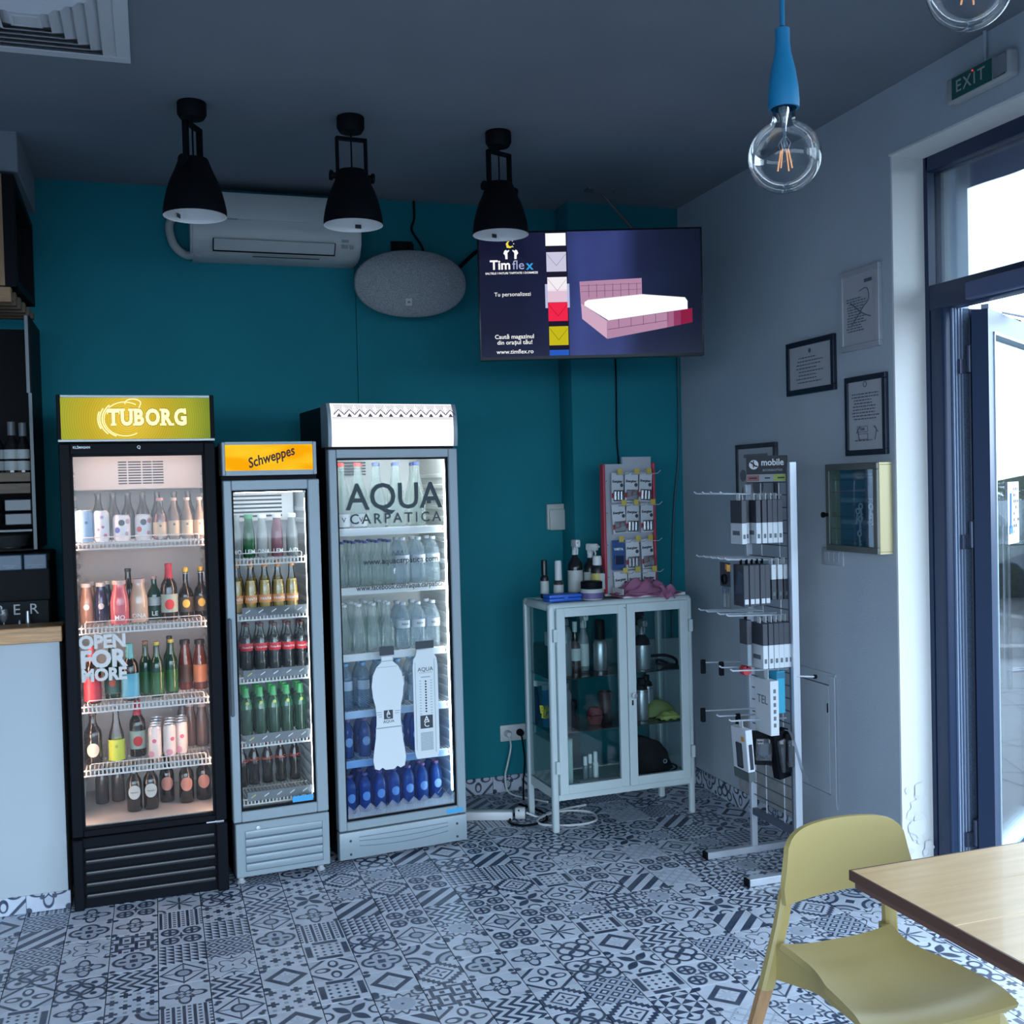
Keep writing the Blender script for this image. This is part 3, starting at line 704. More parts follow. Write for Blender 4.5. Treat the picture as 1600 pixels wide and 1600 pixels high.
def tv():
    z0 = 2.49
    t = thing('television', 'large flat television showing a pink upholstered bed on dark blue', 'television', (1.884, 4.437, z0 + .01), math.radians(-18.3))
    w2, h2 = .503, .287
    part('bezel', B().box(-w2, w2, 0, .05, -h2, h2, .004, 2).box(-.3, .3, .05, .08, -.2, .1), mat('tv_black', (.006, .007, .009), .25), t)
    X0, X1, Z0, Z1 = -w2 + .008, w2 - .008, -h2 + .014, h2 - .009
    # screen picture: lit pixels, each colour area a thin plate on the panel
    sm = bpy.data.materials.new('screen_backdrop'); sm.use_nodes = True; nt = sm.node_tree; nt.nodes.clear(); N = nt.nodes.new; L = nt.links.new
    tc = N('ShaderNodeTexCoord'); sx = N('ShaderNodeSeparateXYZ'); L(tc.outputs['Object'], sx.inputs[0])
    rp = N('ShaderNodeValToRGB'); mr = N('ShaderNodeMapRange'); mr.inputs[1].default_value = X0; mr.inputs[2].default_value = X1; L(sx.outputs[0], mr.inputs[0]); L(mr.outputs[0], rp.inputs[0])
    cr = rp.color_ramp; cr.elements[0].color = (.008, .010, .032, 1); cr.elements[0].position = 0; cr.elements[1].color = (.005, .008, .025, 1)
    for p_, c_ in ((.3, (.010, .012, .045, 1)), (.45, (.045, .065, .24, 1)), (.62, (.04, .055, .2, 1)), (.72, (.012, .018, .06, 1)), (.85, (.007, .012, .036, 1))):
        e = cr.elements.new(p_); e.color = c_
    n = N('ShaderNodeTexNoise'); n.inputs['Scale'].default_value = 5; n.inputs['Detail'].default_value = 6; L(tc.outputs['Object'], n.inputs['Vector'])
    m2 = N('ShaderNodeMapRange'); m2.inputs[3].default_value = .25; m2.inputs[4].default_value = .62; L(n.outputs[0], m2.inputs[0])
    em = N('ShaderNodeEmission'); L(rp.outputs[0], em.inputs[0]); L(m2.outputs[0], em.inputs[1])
    gl_ = N('ShaderNodeBsdfGlossy'); gl_.inputs['Roughness'].default_value = .15; gl_.inputs[0].default_value = (.04, .04, .05, 1)
    ad = N('ShaderNodeAddShader'); L(em.outputs[0], ad.inputs[0]); L(gl_.outputs[0], ad.inputs[1]); o = N('ShaderNodeOutputMaterial'); L(ad.outputs[0], o.inputs[0])
    scr = part('screen', B().box(X0, X1, -.001, .002, Z0, Z1), sm, t)
    def px(x, y): return (X0 + (x - 92) / (1528 - 92) * (X1 - X0), Z1 - (y - 112) / (952 - 112) * (Z1 - Z0))
    k = [0]
    def shape(name, pts, m, lay=1):
        k[0] += 1; y = -.001 - .0005 * lay
        return part(name, B().prism([px(*p) for p in pts], y, y + .0004), m, scr, smooth=False)
    def G(n_, c, s=1.0): return glow('screen_' + n_, c, s * .5)
    sw = [('white', 'ffffff', 120, 205, 524, 655), ('silver', 'c9c8e0', 248, 380, 527, 655), ('cream', 'f4eef4', 418, 512, 530, 656), ('pink', 'e2c4d8', 500, 588, 530, 656), ('red', 'f0284c', 590, 716, 532, 658), ('yellow', 'c6b91e', 752, 880, 534, 658), ('blue', '2a5bc0', 912, 950, 534, 660)]
    shape('print', [(524, 112), (662, 112), (664, 952), (534, 952)], G('strip', '1d1c30'), 1)
    for a, b_ in ((514, 530), (656, 672)): shape('print', [(a, 464), (b_, 464), (b_, 626), (a, 626)], G('frame', 'b8bedf'), 2)
    for nm, c, y0, y1, x0, x1 in sw:
        shape('swatch', [(x0, y0), (x1, y0), (x1, y1), (x0, y1)], G(nm, c), 2)
        if nm in ('silver', 'red', 'yellow', 'cream'):
            cx = (x0 + x1) / 2; ym = y0 + 90
            d = G('fold_' + nm, {'silver': '8d8ba8', 'red': '9c1030', 'yellow': '77700c', 'cream': 'b4a4b0'}[nm])
            shape('print', [(x0 + 3, y0 + 10), (cx, ym), (x1 - 3, y0 + 14), (x1 - 3, y0 + 18), (cx, ym + 5), (x0 + 3, y0 + 15)], d, 3)
    pk = G('bed_pink', 'b489a8'); pk2 = G('bed_pink_dark', '9a7192'); pk3 = G('bed_pink_light', 'cfa9c2')
    shape('print', [(738, 452), (1142, 438), (1142, 560), (745, 620)], pk, 1)
    tf = G('bed_tuft', '7d5878')
    for i in range(7): 
        x = 795 + 52 * i; shape('print', [(x, 470), (x + 4, 470), (x + 4, 560), (x, 560)], tf, 2)
    for y in (480, 520): shape('print', [(745, y), (1138, y - 8), (1138, y - 5), (745, y + 3)], tf, 2)
    shape('print', [(745, 600), (910, 720), (910, 845), (750, 705)], pk3, 2)
    shape('print', [(910, 720), (1300, 675), (1300, 778), (912, 845)], pk, 2)
    gr_ = [('a', 'a5668c', 1300, 1345), ('b', '8f3c63', 1345, 1390), ('c', '8a2144', 1390, 1466)]
    for nm, c, x0, x1 in gr_:
        f = lambda x: 675 - (x - 1300) * .155
        g = lambda x: 778 - (x - 1300) * .19
        shape('print', [(x0, f(x0)), (x1, f(x1)), (x1, g(x1)), (x0, g(x0))], G('bed_red_' + nm, c), 2)
    for i in range(5):
        x = 985 + 80 * i; shape('print', [(x, 712 - i * 9), (x + 4, 712 - i * 9), (x + 4, 775 - i * 9), (x, 775 - i * 9)], tf, 3)
    shape('print', [(915, 780), (1300, 728), (1300, 732), (915, 785)], tf, 3)
    shape('print', [(766, 615), (768, 592), (790, 578), (1142, 548), (1420, 576), (1436, 600), (1436, 655), (920, 720)], G('mattress', 'ffffff'), 3)
    wt = G('white', 'ffffff'); bl = G('cyan', '35a0e0')
    def tx(s, x, y, h, m=wt, **kw):
        X, Z = px(x, y); return text(s, h / 840 * (Z1 - Z0), m, scr, (X, -.0032, Z), ext=.0002, **kw)
    tx('Tim', 228, 330, 88, bold=.025); tx('fle', 345, 332, 88, G('outline', 'a9b0d8'), bold=.0); tx('x', 418, 335, 88, bl, bold=.02)
    tx('SALTELE I PATURI TAPITATE I DORMEZE', 300, 384, 19, bold=.02, sx=1.05)
    tx('Tu personalizezi', 303, 528, 38); tx('Caut\u0103 magazinul', 308, 816, 40, bold=.01); tx('din ora\u0219ul t\u0103u!', 310, 855, 40, bold=.01); tx('www.timflex.ro', 310, 918, 40, bold=.005)
    mo = [(290 + 22 * math.cos(a), 190 + 24 * math.sin(a)) for a in [x * .35 + .5 for x in range(12)]] + [(298 + 16 * math.cos(a), 184 + 18 * math.sin(a)) for a in [x * .35 + .5 for x in range(11, -1, -1)]]
    shape('print', mo, G('moon', 'f0dc3c'), 2)
    for x, y in ((270, 185), (310, 165), (318, 185), (275, 208), (312, 205)): shape('print', [(x, y - 4), (x + 4, y), (x, y + 4), (x - 4, y)], wt, 2)
    for s, cx in ((1, 266), (-1, 330)):
        f = lambda pts: [(cx + s * a, b_) for a, b_ in pts][::s]
        shape('print', f([(-10, 232), (0, 225), (8, 232), (20, 226), (22, 232), (10, 246), (10, 288), (-4, 288), (-6, 262), (-16, 250)]), wt, 2)
    # ceiling mount
    mt = B(); R_ = Matrix.Rotation(math.radians(18.3), 4, 'Z')
    part('arm', B().tube([(.1, .08, .1), (.12, .35, .1), (.22, .72, .1), (.245, .80, .1)], .016, 8).box(-.15, .2, .05, .09, -.12, .16), M_blackm, t)
    part('wall_plate', B().box(-.1, .1, -.012, 0, -.12, .12), M_blackm, t, tuple(Matrix.Rotation(math.radians(18.3), 3, 'Z') @ (Vector((2.25, YBOX, 2.59)) - Vector((1.884, 4.437, z0 + .01)))), (0, 0, math.radians(18.3)))
    tag(part('ceiling_bracket', B().box(-.075, .075, -.03, .03, -.012, 0, .002).box(-.05, .05, -.035, -.03, -.03, 0).cyl((.0, 0, -.01), (.19, -.05, -.24), .009), mat('bracket_grey', (.10, .12, .14), .5), None, (2.195, 5.02, CEIL)), 'small grey ceiling bracket with a strut above the television', 'bracket')
    tag(part('power_cable', B().tube([(2.37, YBOX - .01, 2.6), (2.372, YBOX - .012, 2.2), (2.368, YBOX - .012, 1.9), (2.376, YBOX - .012, 1.72), (2.365, YBOX - .012, 1.4), (2.37, YBOX - .012, 1.0)], .0045, 6, 5), M_blackp), 'black cable dropping straight down the teal wall below the television', 'cable')
    tag(part('corner_cable', B().tube([(2.74, YBOX - .012, 2.7), (2.742, YBOX - .012, 2.2), (2.735, YBOX - .012, 1.8), (2.70, YBOX - .012, 1.5), (2.68, YBOX - .012, 1.1), (2.665, YBOX - .012, .5)], .006, 6, 5), mat('cable_teal', (.01, .07, .10), .5)), 'thin dark cable clipped down the corner beside the grey wall', 'cable')
tv()

def small_wall_things():
    t = thing('thermostat', 'cream wall control box on the teal wall beside the water fridge', 'thermostat', (2.073, YB, 1.475))
    m = mat('cream_plastic', (.50, .52, .49), .4)
    part('housing', B().box(-.052, .052, -.028, 0, -.07, .07, .006, 2), m, t)
    part('flap_cover', B().box(-.042, .05, -.04, -.026, -.072, .042, .008, 2), m, t)
    t = thing('wall_socket', 'white double wall socket low on the teal wall behind the cabinet', 'socket', (1.80, YB, .318))
    part('plate', B().box(-.073, .073, -.012, 0, -.044, .044, .005, 2), mat('socket_white', (.62, .65, .66), .4), t)
    for x in (-.035, .035): part('outlet', B().lathe([(.024, -.0135), (.024, -.012), (.021, -.008), (0, -.008)], 16, (x, 0, 0), 'y'), mat('socket_white2', (.5, .53, .54), .4), t)
    for x, m_, lab in ((-.035, mat('socket_white', (.62, .65, .66), .4), 'white plug with a white cord in the wall socket'), (.035, M_blackp, 'black plug with a black cord in the wall socket')):
        p = tag(part('power_plug', B().lathe([(0, -.052), (.012, -.05), (.017, -.04), (.019, -.014), (0, -.0138)], 14, (0, 0, 0), 'y'), m_, None, (1.80 + x, YB, .318)), lab, 'plug')
        if x < 0: pts = [(0, -.045, -.01), (.0, -.07, -.06), (-.02, -.07, -.15), (-.035, -.07, -.22), (-.02, -.09, -.30), (.06, -.22, -.306), (.12, -.3, -.308)]
        else: pts = [(0, -.045, -.01), (0, -.07, -.06), (.01, -.06, -.15), (.0, -.06, -.25), (-.05, -.2, -.312)]
        part('plug_cord', B().tube(pts, .005, 8, 6), m_, p)
    t = thing('power_strip', 'white power strip lying on the floor beside the water fridge', 'power strip', (1.545, 5.03, 0), math.radians(-22))
    pw = mat('strip_white', (.60, .62, .63), .4)
    part('body', B().box(-.17, .10, -.028, .028, .0, .045, .01, 2), pw, t)
    part('end_plug', B().lathe([(0, -.02), (.028, -.018), (.03, 0), (.03, .03), (0, .032)], 16, (.13, 0, .03), 'x'), pw, t)
    tag(part('white_extension_cord', B().tube([(1.70, 4.975, .03), (1.76, 4.96, .006), (1.83, 5.0, .006), (1.95, 4.99, .006), (2.03, 4.92, .006), (2.0, 4.80, .006), (1.9, 4.77, .006), (1.80, 4.80, .006), (1.73, 4.85, .006), (1.75, 4.92, .012), (1.9, 5.02, .006), (2.05, 5.05, .006)], .0055, 8, 6), pw), 'white extension cord coiled on the tiles round the cabinet leg', 'cord')
    tag(part('black_extension_cord', B().tube([(1.66, 4.96, .05), (1.64, 5.0, .015), (1.6, 4.93, .005), (1.66, 4.86, .005), (1.78, 4.9, .005), (1.8, 5.05, .005), (1.74, 5.2, .005)], .006, 8, 6), M_blackp), 'black cord lying across the power strip on the floor', 'cord')
small_wall_things()

# ------------------------------------------------------------------ right wall things
PAPER = mat('certificate_paper', (.40, .42, .45), .6); INK = mat('certificate_ink', (.10, .11, .14), .7)
def scribble(b, x0, x1, z0, z1, n, seed, y=-.0135):
    r = random.Random(seed)
    for i in range(n):
        z = z1 - (z1 - z0) * (i + .5) / n; a = x0 + (x1 - x0) * r.uniform(0, .12); c = x1 - (x1 - x0) * r.uniform(0, .3)
        x = a
        while x < c:
            w_ = r.uniform(.006, .022); b.box(x, min(x + w_, c), y - .0004, y, z - .0022, z + .0022); x += w_ + .005
def picture(name, lab, s0, s1, z0, z1, fw, fm, tilt=0, depth=.018):
    w2, h2 = (s0 - s1) / 2, (z1 - z0) / 2
    t = thing(name, lab, 'picture', RW((s0 + s1) / 2, (z0 + z1) / 2), RZ); t.rotation_euler = Euler((0, math.radians(tilt), RZ))
    b = B()
    for a in ((-w2, w2, h2 - fw, h2), (-w2, w2, -h2, -h2 + fw), (-w2, -w2 + fw, -h2 + fw, h2 - fw), (w2 - fw, w2, -h2 + fw, h2 - fw)): b.box(a[0], a[1], -depth, 0, a[2], a[3], .002)
    part('picture_frame', b, fm, t)
    part('paper', B().box(-w2 + fw, w2 - fw, -.012, -.004, -h2 + fw, h2 - fw), PAPER, t)
    return t, w2 - fw, h2 - fw
def pictures():
    nv = mat('frame_navy', (.012, .018, .035), .35)
    sv = mat('frame_silver', (.42, .46, .50), .35, .3)
    t, w2, h2 = picture('framed_certificate', 'white-framed document with a drawing, highest picture on the grey wall', 3.775, 3.515, 2.165, 2.49, .022, sv)
    b = B(); scribble(b, -w2 + .02, w2 - .06, -h2 + .05, h2 - .09, 13, 1); part('printed_text', b, INK, t)
    b = B(); b.tube([(-.0, -.0135, .07), (.05, -.0135, .075), (.06, -.0135, .03), (.02, -.0135, .0), (-.05, -.0135, -.06)], .0018, 5, 5); b.tube([(-.06, -.0135, .03), (.02, -.0135, -.02), (.07, -.0135, -.04)], .0018, 5, 4); part('pen_lines', b, INK, t)
    part('heading', B().box(w2 - .075, w2 - .025, -.0138, -.0132, h2 - .042, h2 - .028), INK, t)
    t, w2, h2 = picture('framed_certificate', 'navy-framed landscape certificate hanging under the white-framed document', 4.19, 3.823, 2.02, 2.255, .024, nv)
    b = B(); scribble(b, -w2 + .05, w2 - .05, -h2 + .02, h2 - .045, 8, 2); part('printed_text', b, INK, t)
    part('emblem', B().cyl((0, -.0135, h2 - .025), (0, -.012, h2 - .025), .01), INK, t)
    t, w2, h2 = picture('framed_certificate', 'navy-framed portrait certificate above the key box', 3.752, 3.485, 1.738, 2.058, .022, nv)
    b = B(); scribble(b, -w2 + .02, w2 - .02, -.02, h2 - .045, 9, 4); scribble(b, -w2 + .03, w2 - .03, -h2 + .03, -h2 + .045, 1, 5); part('printed_text', b, INK, t)
    part('emblem', B().lathe([(.009, 0), (.012, 0), (.012, .001), (.009, .001)], 14, (0, -.0135, h2 - .014), 'y'), INK, t)
    b = B()
    for x, z, w_, h_ in ((-.02, -.055, .035, .012), (-.015, -.085, .03, .012)):
        b.box(x - w_, x + w_, -.0138, -.0132, z + h_ - .002, z + h_).box(x - w_, x + w_, -.0138, -.0132, z - h_, z - h_ + .002).box(x - w_, x - w_ + .002, -.0138, -.0132, z - h_, z + h_).box(x + w_ - .002, x + w_, -.0138, -.0132, z - h_, z + h_)
    for s in (-1, 1): b.tube([(s * .05 + .01, -.0135, -.1), (s * .06 + .01, -.0135, -.06), (s * .045 + .01, -.0135, -.045), (s * .07 + .01, -.0135, -.07)], .0016, 5, 4)
    part('drawing', b, INK, t); text('ZIAR', .014, INK, t, (-.02, -.0138, -.055), bold=.02)
    # old poster behind the rack
    t, w2, h2 = picture('framed_poster', 'dark framed old poster partly hidden behind the wire display rack', 4.665, 4.295, 1.42, 1.822, .022, mat('frame_black', (.012, .012, .014), .4))
    art = mat('poster_dark', (.035, .04, .05), .6, var=.5, bscale=18); t.children[1].data.materials.clear(); t.children[1].data.materials.append(art)
    c = mat('poster_grey', (.16, .17, .18), .6); b = B()
    b.sheet(lambda u, v: (-.12 + .24 * u, -.0125, .10 + .05 * v), 1, 1)
    part('print', B().box(-.11, .11, -.0135, -.0125, .135, .152), c, t)
    b = B()
    for x, z, w_, h_ in ((-.12, .05, .03, .05), (-.1, -.03, .035, .06), (.02, .0, .05, .03), (.06, -.1, .05, .05), (-.08, -.12, .04, .03), (.09, .06, .03, .04)):
        b.lathe([(0, -.0136), (w_, -.0132), (w_ * .98, -.0125)], 10, (x, 0, z), 'y')
    part('print', b, c, t)
    part('print', B().box(-.06, .08, -.0135, -.0125, -.15, -.11), mat('poster_rust', (.08, .05, .04), .6), t)
    # key box: brass coloured case, glass front, keys on hooks
    s0, s1, z0, z1 = 3.82, 3.465, 1.348, 1.706
    t = thing('key_box', 'shallow brass key box with a dark glass door on the grey wall', 'key box', RW((s0 + s1) / 2, (z0 + z1) / 2), RZ)
    w2, h2, d = (s0 - s1) / 2 - .005, (z1 - z0) / 2, .062
    gold = mat('aged_brass', (.42, .36, .20), .4, .35); grey = mat('key_box_frame', (.11, .12, .11), .4, .3)
    b = B(); b.box(-w2, w2, -d, 0, h2 - .008, h2).box(-w2, w2, -d, 0, -h2, -h2 + .008).box(-w2, -w2 + .008, -d, 0, -h2 + .008, h2 - .008).box(w2 - .008, w2, -d, 0, -h2 + .008, h2 - .008, .002)
    part('case', b, gold, t)
    part('back_board', B().box(-w2 + .008, w2 - .008, -.008, -.001, -h2 + .008, h2 - .008), mat('key_board_blue', (.09, .15, .22), .6), t)
    b = B(); f = .026
    for a in ((-w2, w2, h2 - f, h2), (-w2, w2, -h2, -h2 + f), (-w2, -w2 + f, -h2 + f, h2 - f), (w2 - f, w2, -h2 + f, h2 - f)): b.box(a[0], a[1], -d - .012, -d - .001, a[2], a[3], .002)
    dr = part('door', b, grey, t); part('door_glass', B().box(-w2 + f, w2 - f, -d - .008, -d - .005, -h2 + f, h2 - f), clear('dark_glass', (.86, .92, .96), gl=.4), dr)
    part('door_knob', B().lathe([(0, 0), (.008, 0), (.008, -.012), (.012, -.016), (.012, -.024), (0, -.026)], 12, (-w2 + .012, -d - .012, -.03), 'y'), M_blackp, dr)
    km = mat('key_metal', (.75, .78, .80), .35, .2); hk = mat('hook_metal', (.45, .48, .5), .4, .3)
    for r_, z in enumerate((.12, .02, -.07)):
        part('hook_rail', B().box(-w2 + .02, w2 - .02, -.014, -.008, z, z + .018), mat('rail_blue', (.24, .31, .38), .5), t)
        for i in range(8): part('hook', B().cyl((-.11 + .031 * i, -.014, z + .006), (-.11 + .031 * i, -.03, z + .01), .002, seg=6), hk, t)
    j = 0
    for x, z in ((.07, .02), (.078, -.0), (.0, .02), (-.015, -.0), (-.01, -.09), (.0, -.03)):
        j += 1
        k = B(); k.lathe([(.006, -.001), (.011, -.001), (.011, .001), (.006, .001)], 12, (0, 0, -.012), 'y'); k.box(-.003, .003, -.001, .001, -.055, -.022); k.box(.003, .008, -.001, .001, -.05, -.045); k.box(.003, .007, -.001, .001, -.04, -.036)
        P = Matrix.Rotation(RZ, 3, 'Z') @ Vector((x, -.026, z)); Q = Vector(t.location) + P
        tag(part('key', k, km, None, Q, (0, math.radians(rnd.uniform(-14, 14)), RZ)), '%s small key hanging in the brass key box, counted from the door side' % ORD[[0, 1, 2, 5, 4, 3].index(j - 1)], 'key').scale = (1.35, 1, 1.25)
    t = thing('light_switch', 'pale flush switch plate on the grey wall below the key box', 'switch', RW(3.872, 1.315), RZ)
    sm = mat('switch_grey', (.36, .40, .45), .45); part('plate', B().box(-.078, .078, -.009, 0, -.037, .037, .004, 2), sm, t)
    for x in (-.036, 0, .036): part('rocker', B().box(x - .017, x + .017, -.012, -.008, -.022, .022, .002), sm, t)
    t = thing('service_hatch', 'painted square access panel low in the grey wall', 'access panel', RW(4.02, .52), RZ)
    part('frame', B().box(-.15, .15, -.006, 0, -.29, .29).box(.11, .15, -.010, 0, -.28, .28), M_grey, t)
    part('panel_gap', B().box(-.13, .112, -.0066, -.006, -.238, .24), mat('gap_dark', (.05, .06, .08), .8), t)
    part('panel', B().box(-.126, .108, -.011, -.006, -.234, .236, .001), M_grey, t)
    part('latch', B().box(.1, .104, -.015, -.01, .12, .16), M_blackp, t)
    tag(part('wall_patch', B().box(-.52, .02, -.003, 0, -.19, .19), mat('bare_plaster', (.36, .36, .36), .85, bump=.5, bscale=20, var=.15), None, RW(4.2, .285), (0, 0, RZ)), 'paler repaired plaster patch low on the grey wall behind the rack', 'wall patch')
pictures()

# ------------------------------------------------------------------ bottles and cans
def glassm(name, tint, body, amt, rough=.03): return clear(name, tint, body, amt, rough, gl=1.0)
GW = glassm('glass_clear', (.95, .975, .975), (.85, .9, .9), .045)
GWA = clear('glass_water', (.93, .97, .96), (.78, .88, .88), .24, .05, gl=.45)
GB = clear('glass_pale_blue', (.90, .95, .98), (.66, .8, .9), .28, .05, gl=.45)
GBL = glassm('pet_deep_blue', (.30, .52, .88), (.14, .34, .78), .35)
def liquid(name, c): return mat(name, c, .12, spec=.6, coat=.3)
LQ = dict(red=liquid('drink_red', (.32, .006, .012)), pink=liquid('drink_pink', (.62, .13, .16)), beige=liquid('drink_beige', (.62, .45, .32)), amber=liquid('drink_amber', (.40, .22, .15)),
          navy=liquid('drink_navy', (.03, .04, .10)), green=liquid('bottle_dark_green', (.01, .05, .025)), dark=liquid('bottle_brown_black', (.012, .009, .008)), orange=liquid('drink_orange', (.55, .33, .05)),
          cola=liquid('drink_cola', (.010, .005, .004)), lime=liquid('bottle_lime_green', (.01, .10, .04)), juice=liquid('drink_brown_red', (.14, .035, .025)), midgreen=liquid('drink_green', (.03, .12, .03)), grey=liquid('bottle_grey', (.045, .042, .045)))
CAPM = {}
def capm(c): return mat('cap_' + '_'.join('%02d' % int(x * 99) for x in c), c, .35)
def lab(c, r=.5): return mat('label_' + '_'.join('%02d' % int(x * 99) for x in c), c, r)
TM_CACHE = {}
def curved_text(s, size, r, z, m, bold=0, squash=1):
    """lettering wrapped round a bottle of radius r, facing the front"""
    key = (s, size, round(r, 3), round(z, 3), m.name)
    if key in TM_CACHE: return TM_CACHE[key]
    c = bpy.data.curves.new('lettering', 'FONT'); c.body = s; c.size = size; c.align_x = 'CENTER'; c.align_y = 'CENTER'; c.offset = bold * size; c.resolution_u = 2
    o = bpy.data.objects.new('lettering', c); COL.objects.link(o)
    me = bpy.data.meshes.new_from_object(o.evaluated_get(bpy.context.evaluated_depsgraph_get())); bpy.data.objects.remove(o)
    for v in me.vertices:
        a = v.co.x * squash / r; v.co = Vector((math.sin(a) * (r + .0008), -math.cos(a) * (r + .0008), z + v.co.y))
    me.name = 'lettering'; me.materials.clear(); me.materials.append(m); TM_CACHE[key] = me
    return me
PROF = {
 'beer': [(0, 0), (.92, 0), (1, .02), (1, .56), (.9, .64), (.55, .73), (.42, .80), (.38, .95)],
 'soda': [(0, 0), (.9, 0), (1, .02), (1, .50), (.88, .60), (.6, .70), (.45, .80), (.42, .95)],
 'cola': [(0, 0), (.85, 0), (.95, .03), (.92, .18), (.84, .30), (.98, .46), (1, .56), (.85, .68), (.55, .80), (.42, .88), (.40, .95)],
 'tall': [(0, 0), (.9, 0), (1, .02), (1, .42), (.9, .52), (.62, .66), (.42, .80), (.36, .96)],
 'pet': [(0, 0), (.85, 0), (.98, .03), (1, .30), (.93, .38), (1, .46), (1, .66), (.85, .78), (.5, .88), (.38, .90), (.38, .95)],
 'jar': [(0, 0), (.9, 0), (1, .03), (1, .52), (.9, .60), (.5, .66), (.38, .72), (.36, .95)],
 'juice': [(0, 0), (.9, 0), (1, .03), (.98, .52), (.82, .70), (.66, .80), (.62, .92)],
 'swing': [(0, 0), (.9, 0), (1, .03), (1, .46), (.8, .56), (.45, .62), (.36, .70), (.34, .92)],
}
PROTO = {}
def bottle_parts(t, kind, r, h, body, cap, label=None, band=None, label_z=(.15, .45), glyph=None, glyph_m=None, dot=None, fill=None, seg=16, neck=None, squash=1):
    P = [(a * r, b * h) for a, b in PROF[kind]]
    part('bottle_body', B().lathe(P, seg), body, t)
    if fill:
        fm, top = fill; Q = [(max(0, a * r - .0025) if a else 0, b * h + (.003 if b == 0 else 0)) for a, b in PROF[kind] if b <= top]
        Q += [(Q[-1][0], top * h), (0, top * h)]
        part('drink', B().lathe(Q, seg), fm, t)
    top = P[-1]; cr = max(top[0] * 1.18, .0125)
    part('cap', B().lathe([(top[0] * .9, top[1] - .004), (cr, top[1] - .003), (cr, h * .995), (cr * .85, h), (0, h)], 12), cap, t)
    if label:
        z0, z1 = label_z[0] * h, label_z[1] * h
        def rad(z):
            for (a, b), (c, d) in zip(P, P[1:]):
                if b <= z <= d and d > b: return a + (c - a) * (z - b) / (d - b)
            return r
        n = 4
        part('label', B().lathe([(rad(z0 + (z1 - z0) * k / n) + .0009, z0 + (z1 - z0) * k / n) for k in range(n + 1)], seg), label, t)
    if neck: part('neck_foil', B().lathe([(P[-3][0] + .001, P[-3][1] - .004), (P[-2][0] + .001, P[-2][1]), (P[-1][0] + .001, P[-1][1] - .003)], 12), neck, t)
    if glyph:
        s, sz, gz = glyph
        part('lettering', curved_text(s, sz, r + .0026, gz * h, glyph_m, .02, squash), None, t)
    if dot:
        dm, dz, dr = dot; rr = r + .0014
        b = B(); c = b.bm; rings = [[c.verts.new((math.sin(q * dr * math.cos(a) / rr) * rr, -math.cos(q * dr * math.cos(a) / rr) * rr, dz * h + q * dr * 1.1 * math.sin(a))) for a in [2*PI*i/16 for i in range(16)]] for q in (.02, .35, .7, 1)]
        c.faces.new(rings[0])
        for A_, D_ in zip(rings, rings[1:]):
            for i in range(16): c.faces.new((A_[i], A_[(i+1) % 16], D_[(i+1) % 16], D_[i]))
        part('printed_spot', b, dm, t)
def can_parts(t, r, h, skin, dots=()):
    part('can_body', B().lathe([(0, .004), (r * .72, .002), (r * .8, 0), (r, .012), (r, h - .014), (r * .86, h - .004)], 18), skin, t)
    part('lid', B().lathe([(r * .86, h - .004), (r * .88, h), (r * .82, h), (r * .8, h - .004), (0, h - .004)], 18), M_alu, t)
    for dm, ang, z, dr in dots:
        b = B(); c = b.bm; rr = r + .0006
        f = lambda a, q: (math.sin(ang + q * math.cos(a) / rr) * rr, -math.cos(ang + q * math.cos(a) / rr) * rr, z + q * math.sin(a))
        ctr = c.verts.new((math.sin(ang) * (rr + .0002), -math.cos(ang) * (rr + .0002), z)); ring = [c.verts.new(f(2*PI*i/12, dr)) for i in range(12)]
        for i in range(12): c.faces.new((ctr, ring[i], ring[(i+1) % 12]))
        part('printed_spot', b, dm, t)
def put(key, build, name, label, cat, loc, rz=0, group=None):
    """first call builds the thing, later calls copy it with its parts"""
    if key in PROTO: return dup(PROTO[key], label, loc, rz, group)
    t = thing(name, label, cat, loc, rz, group); build(t); PROTO[key] = t
    return t

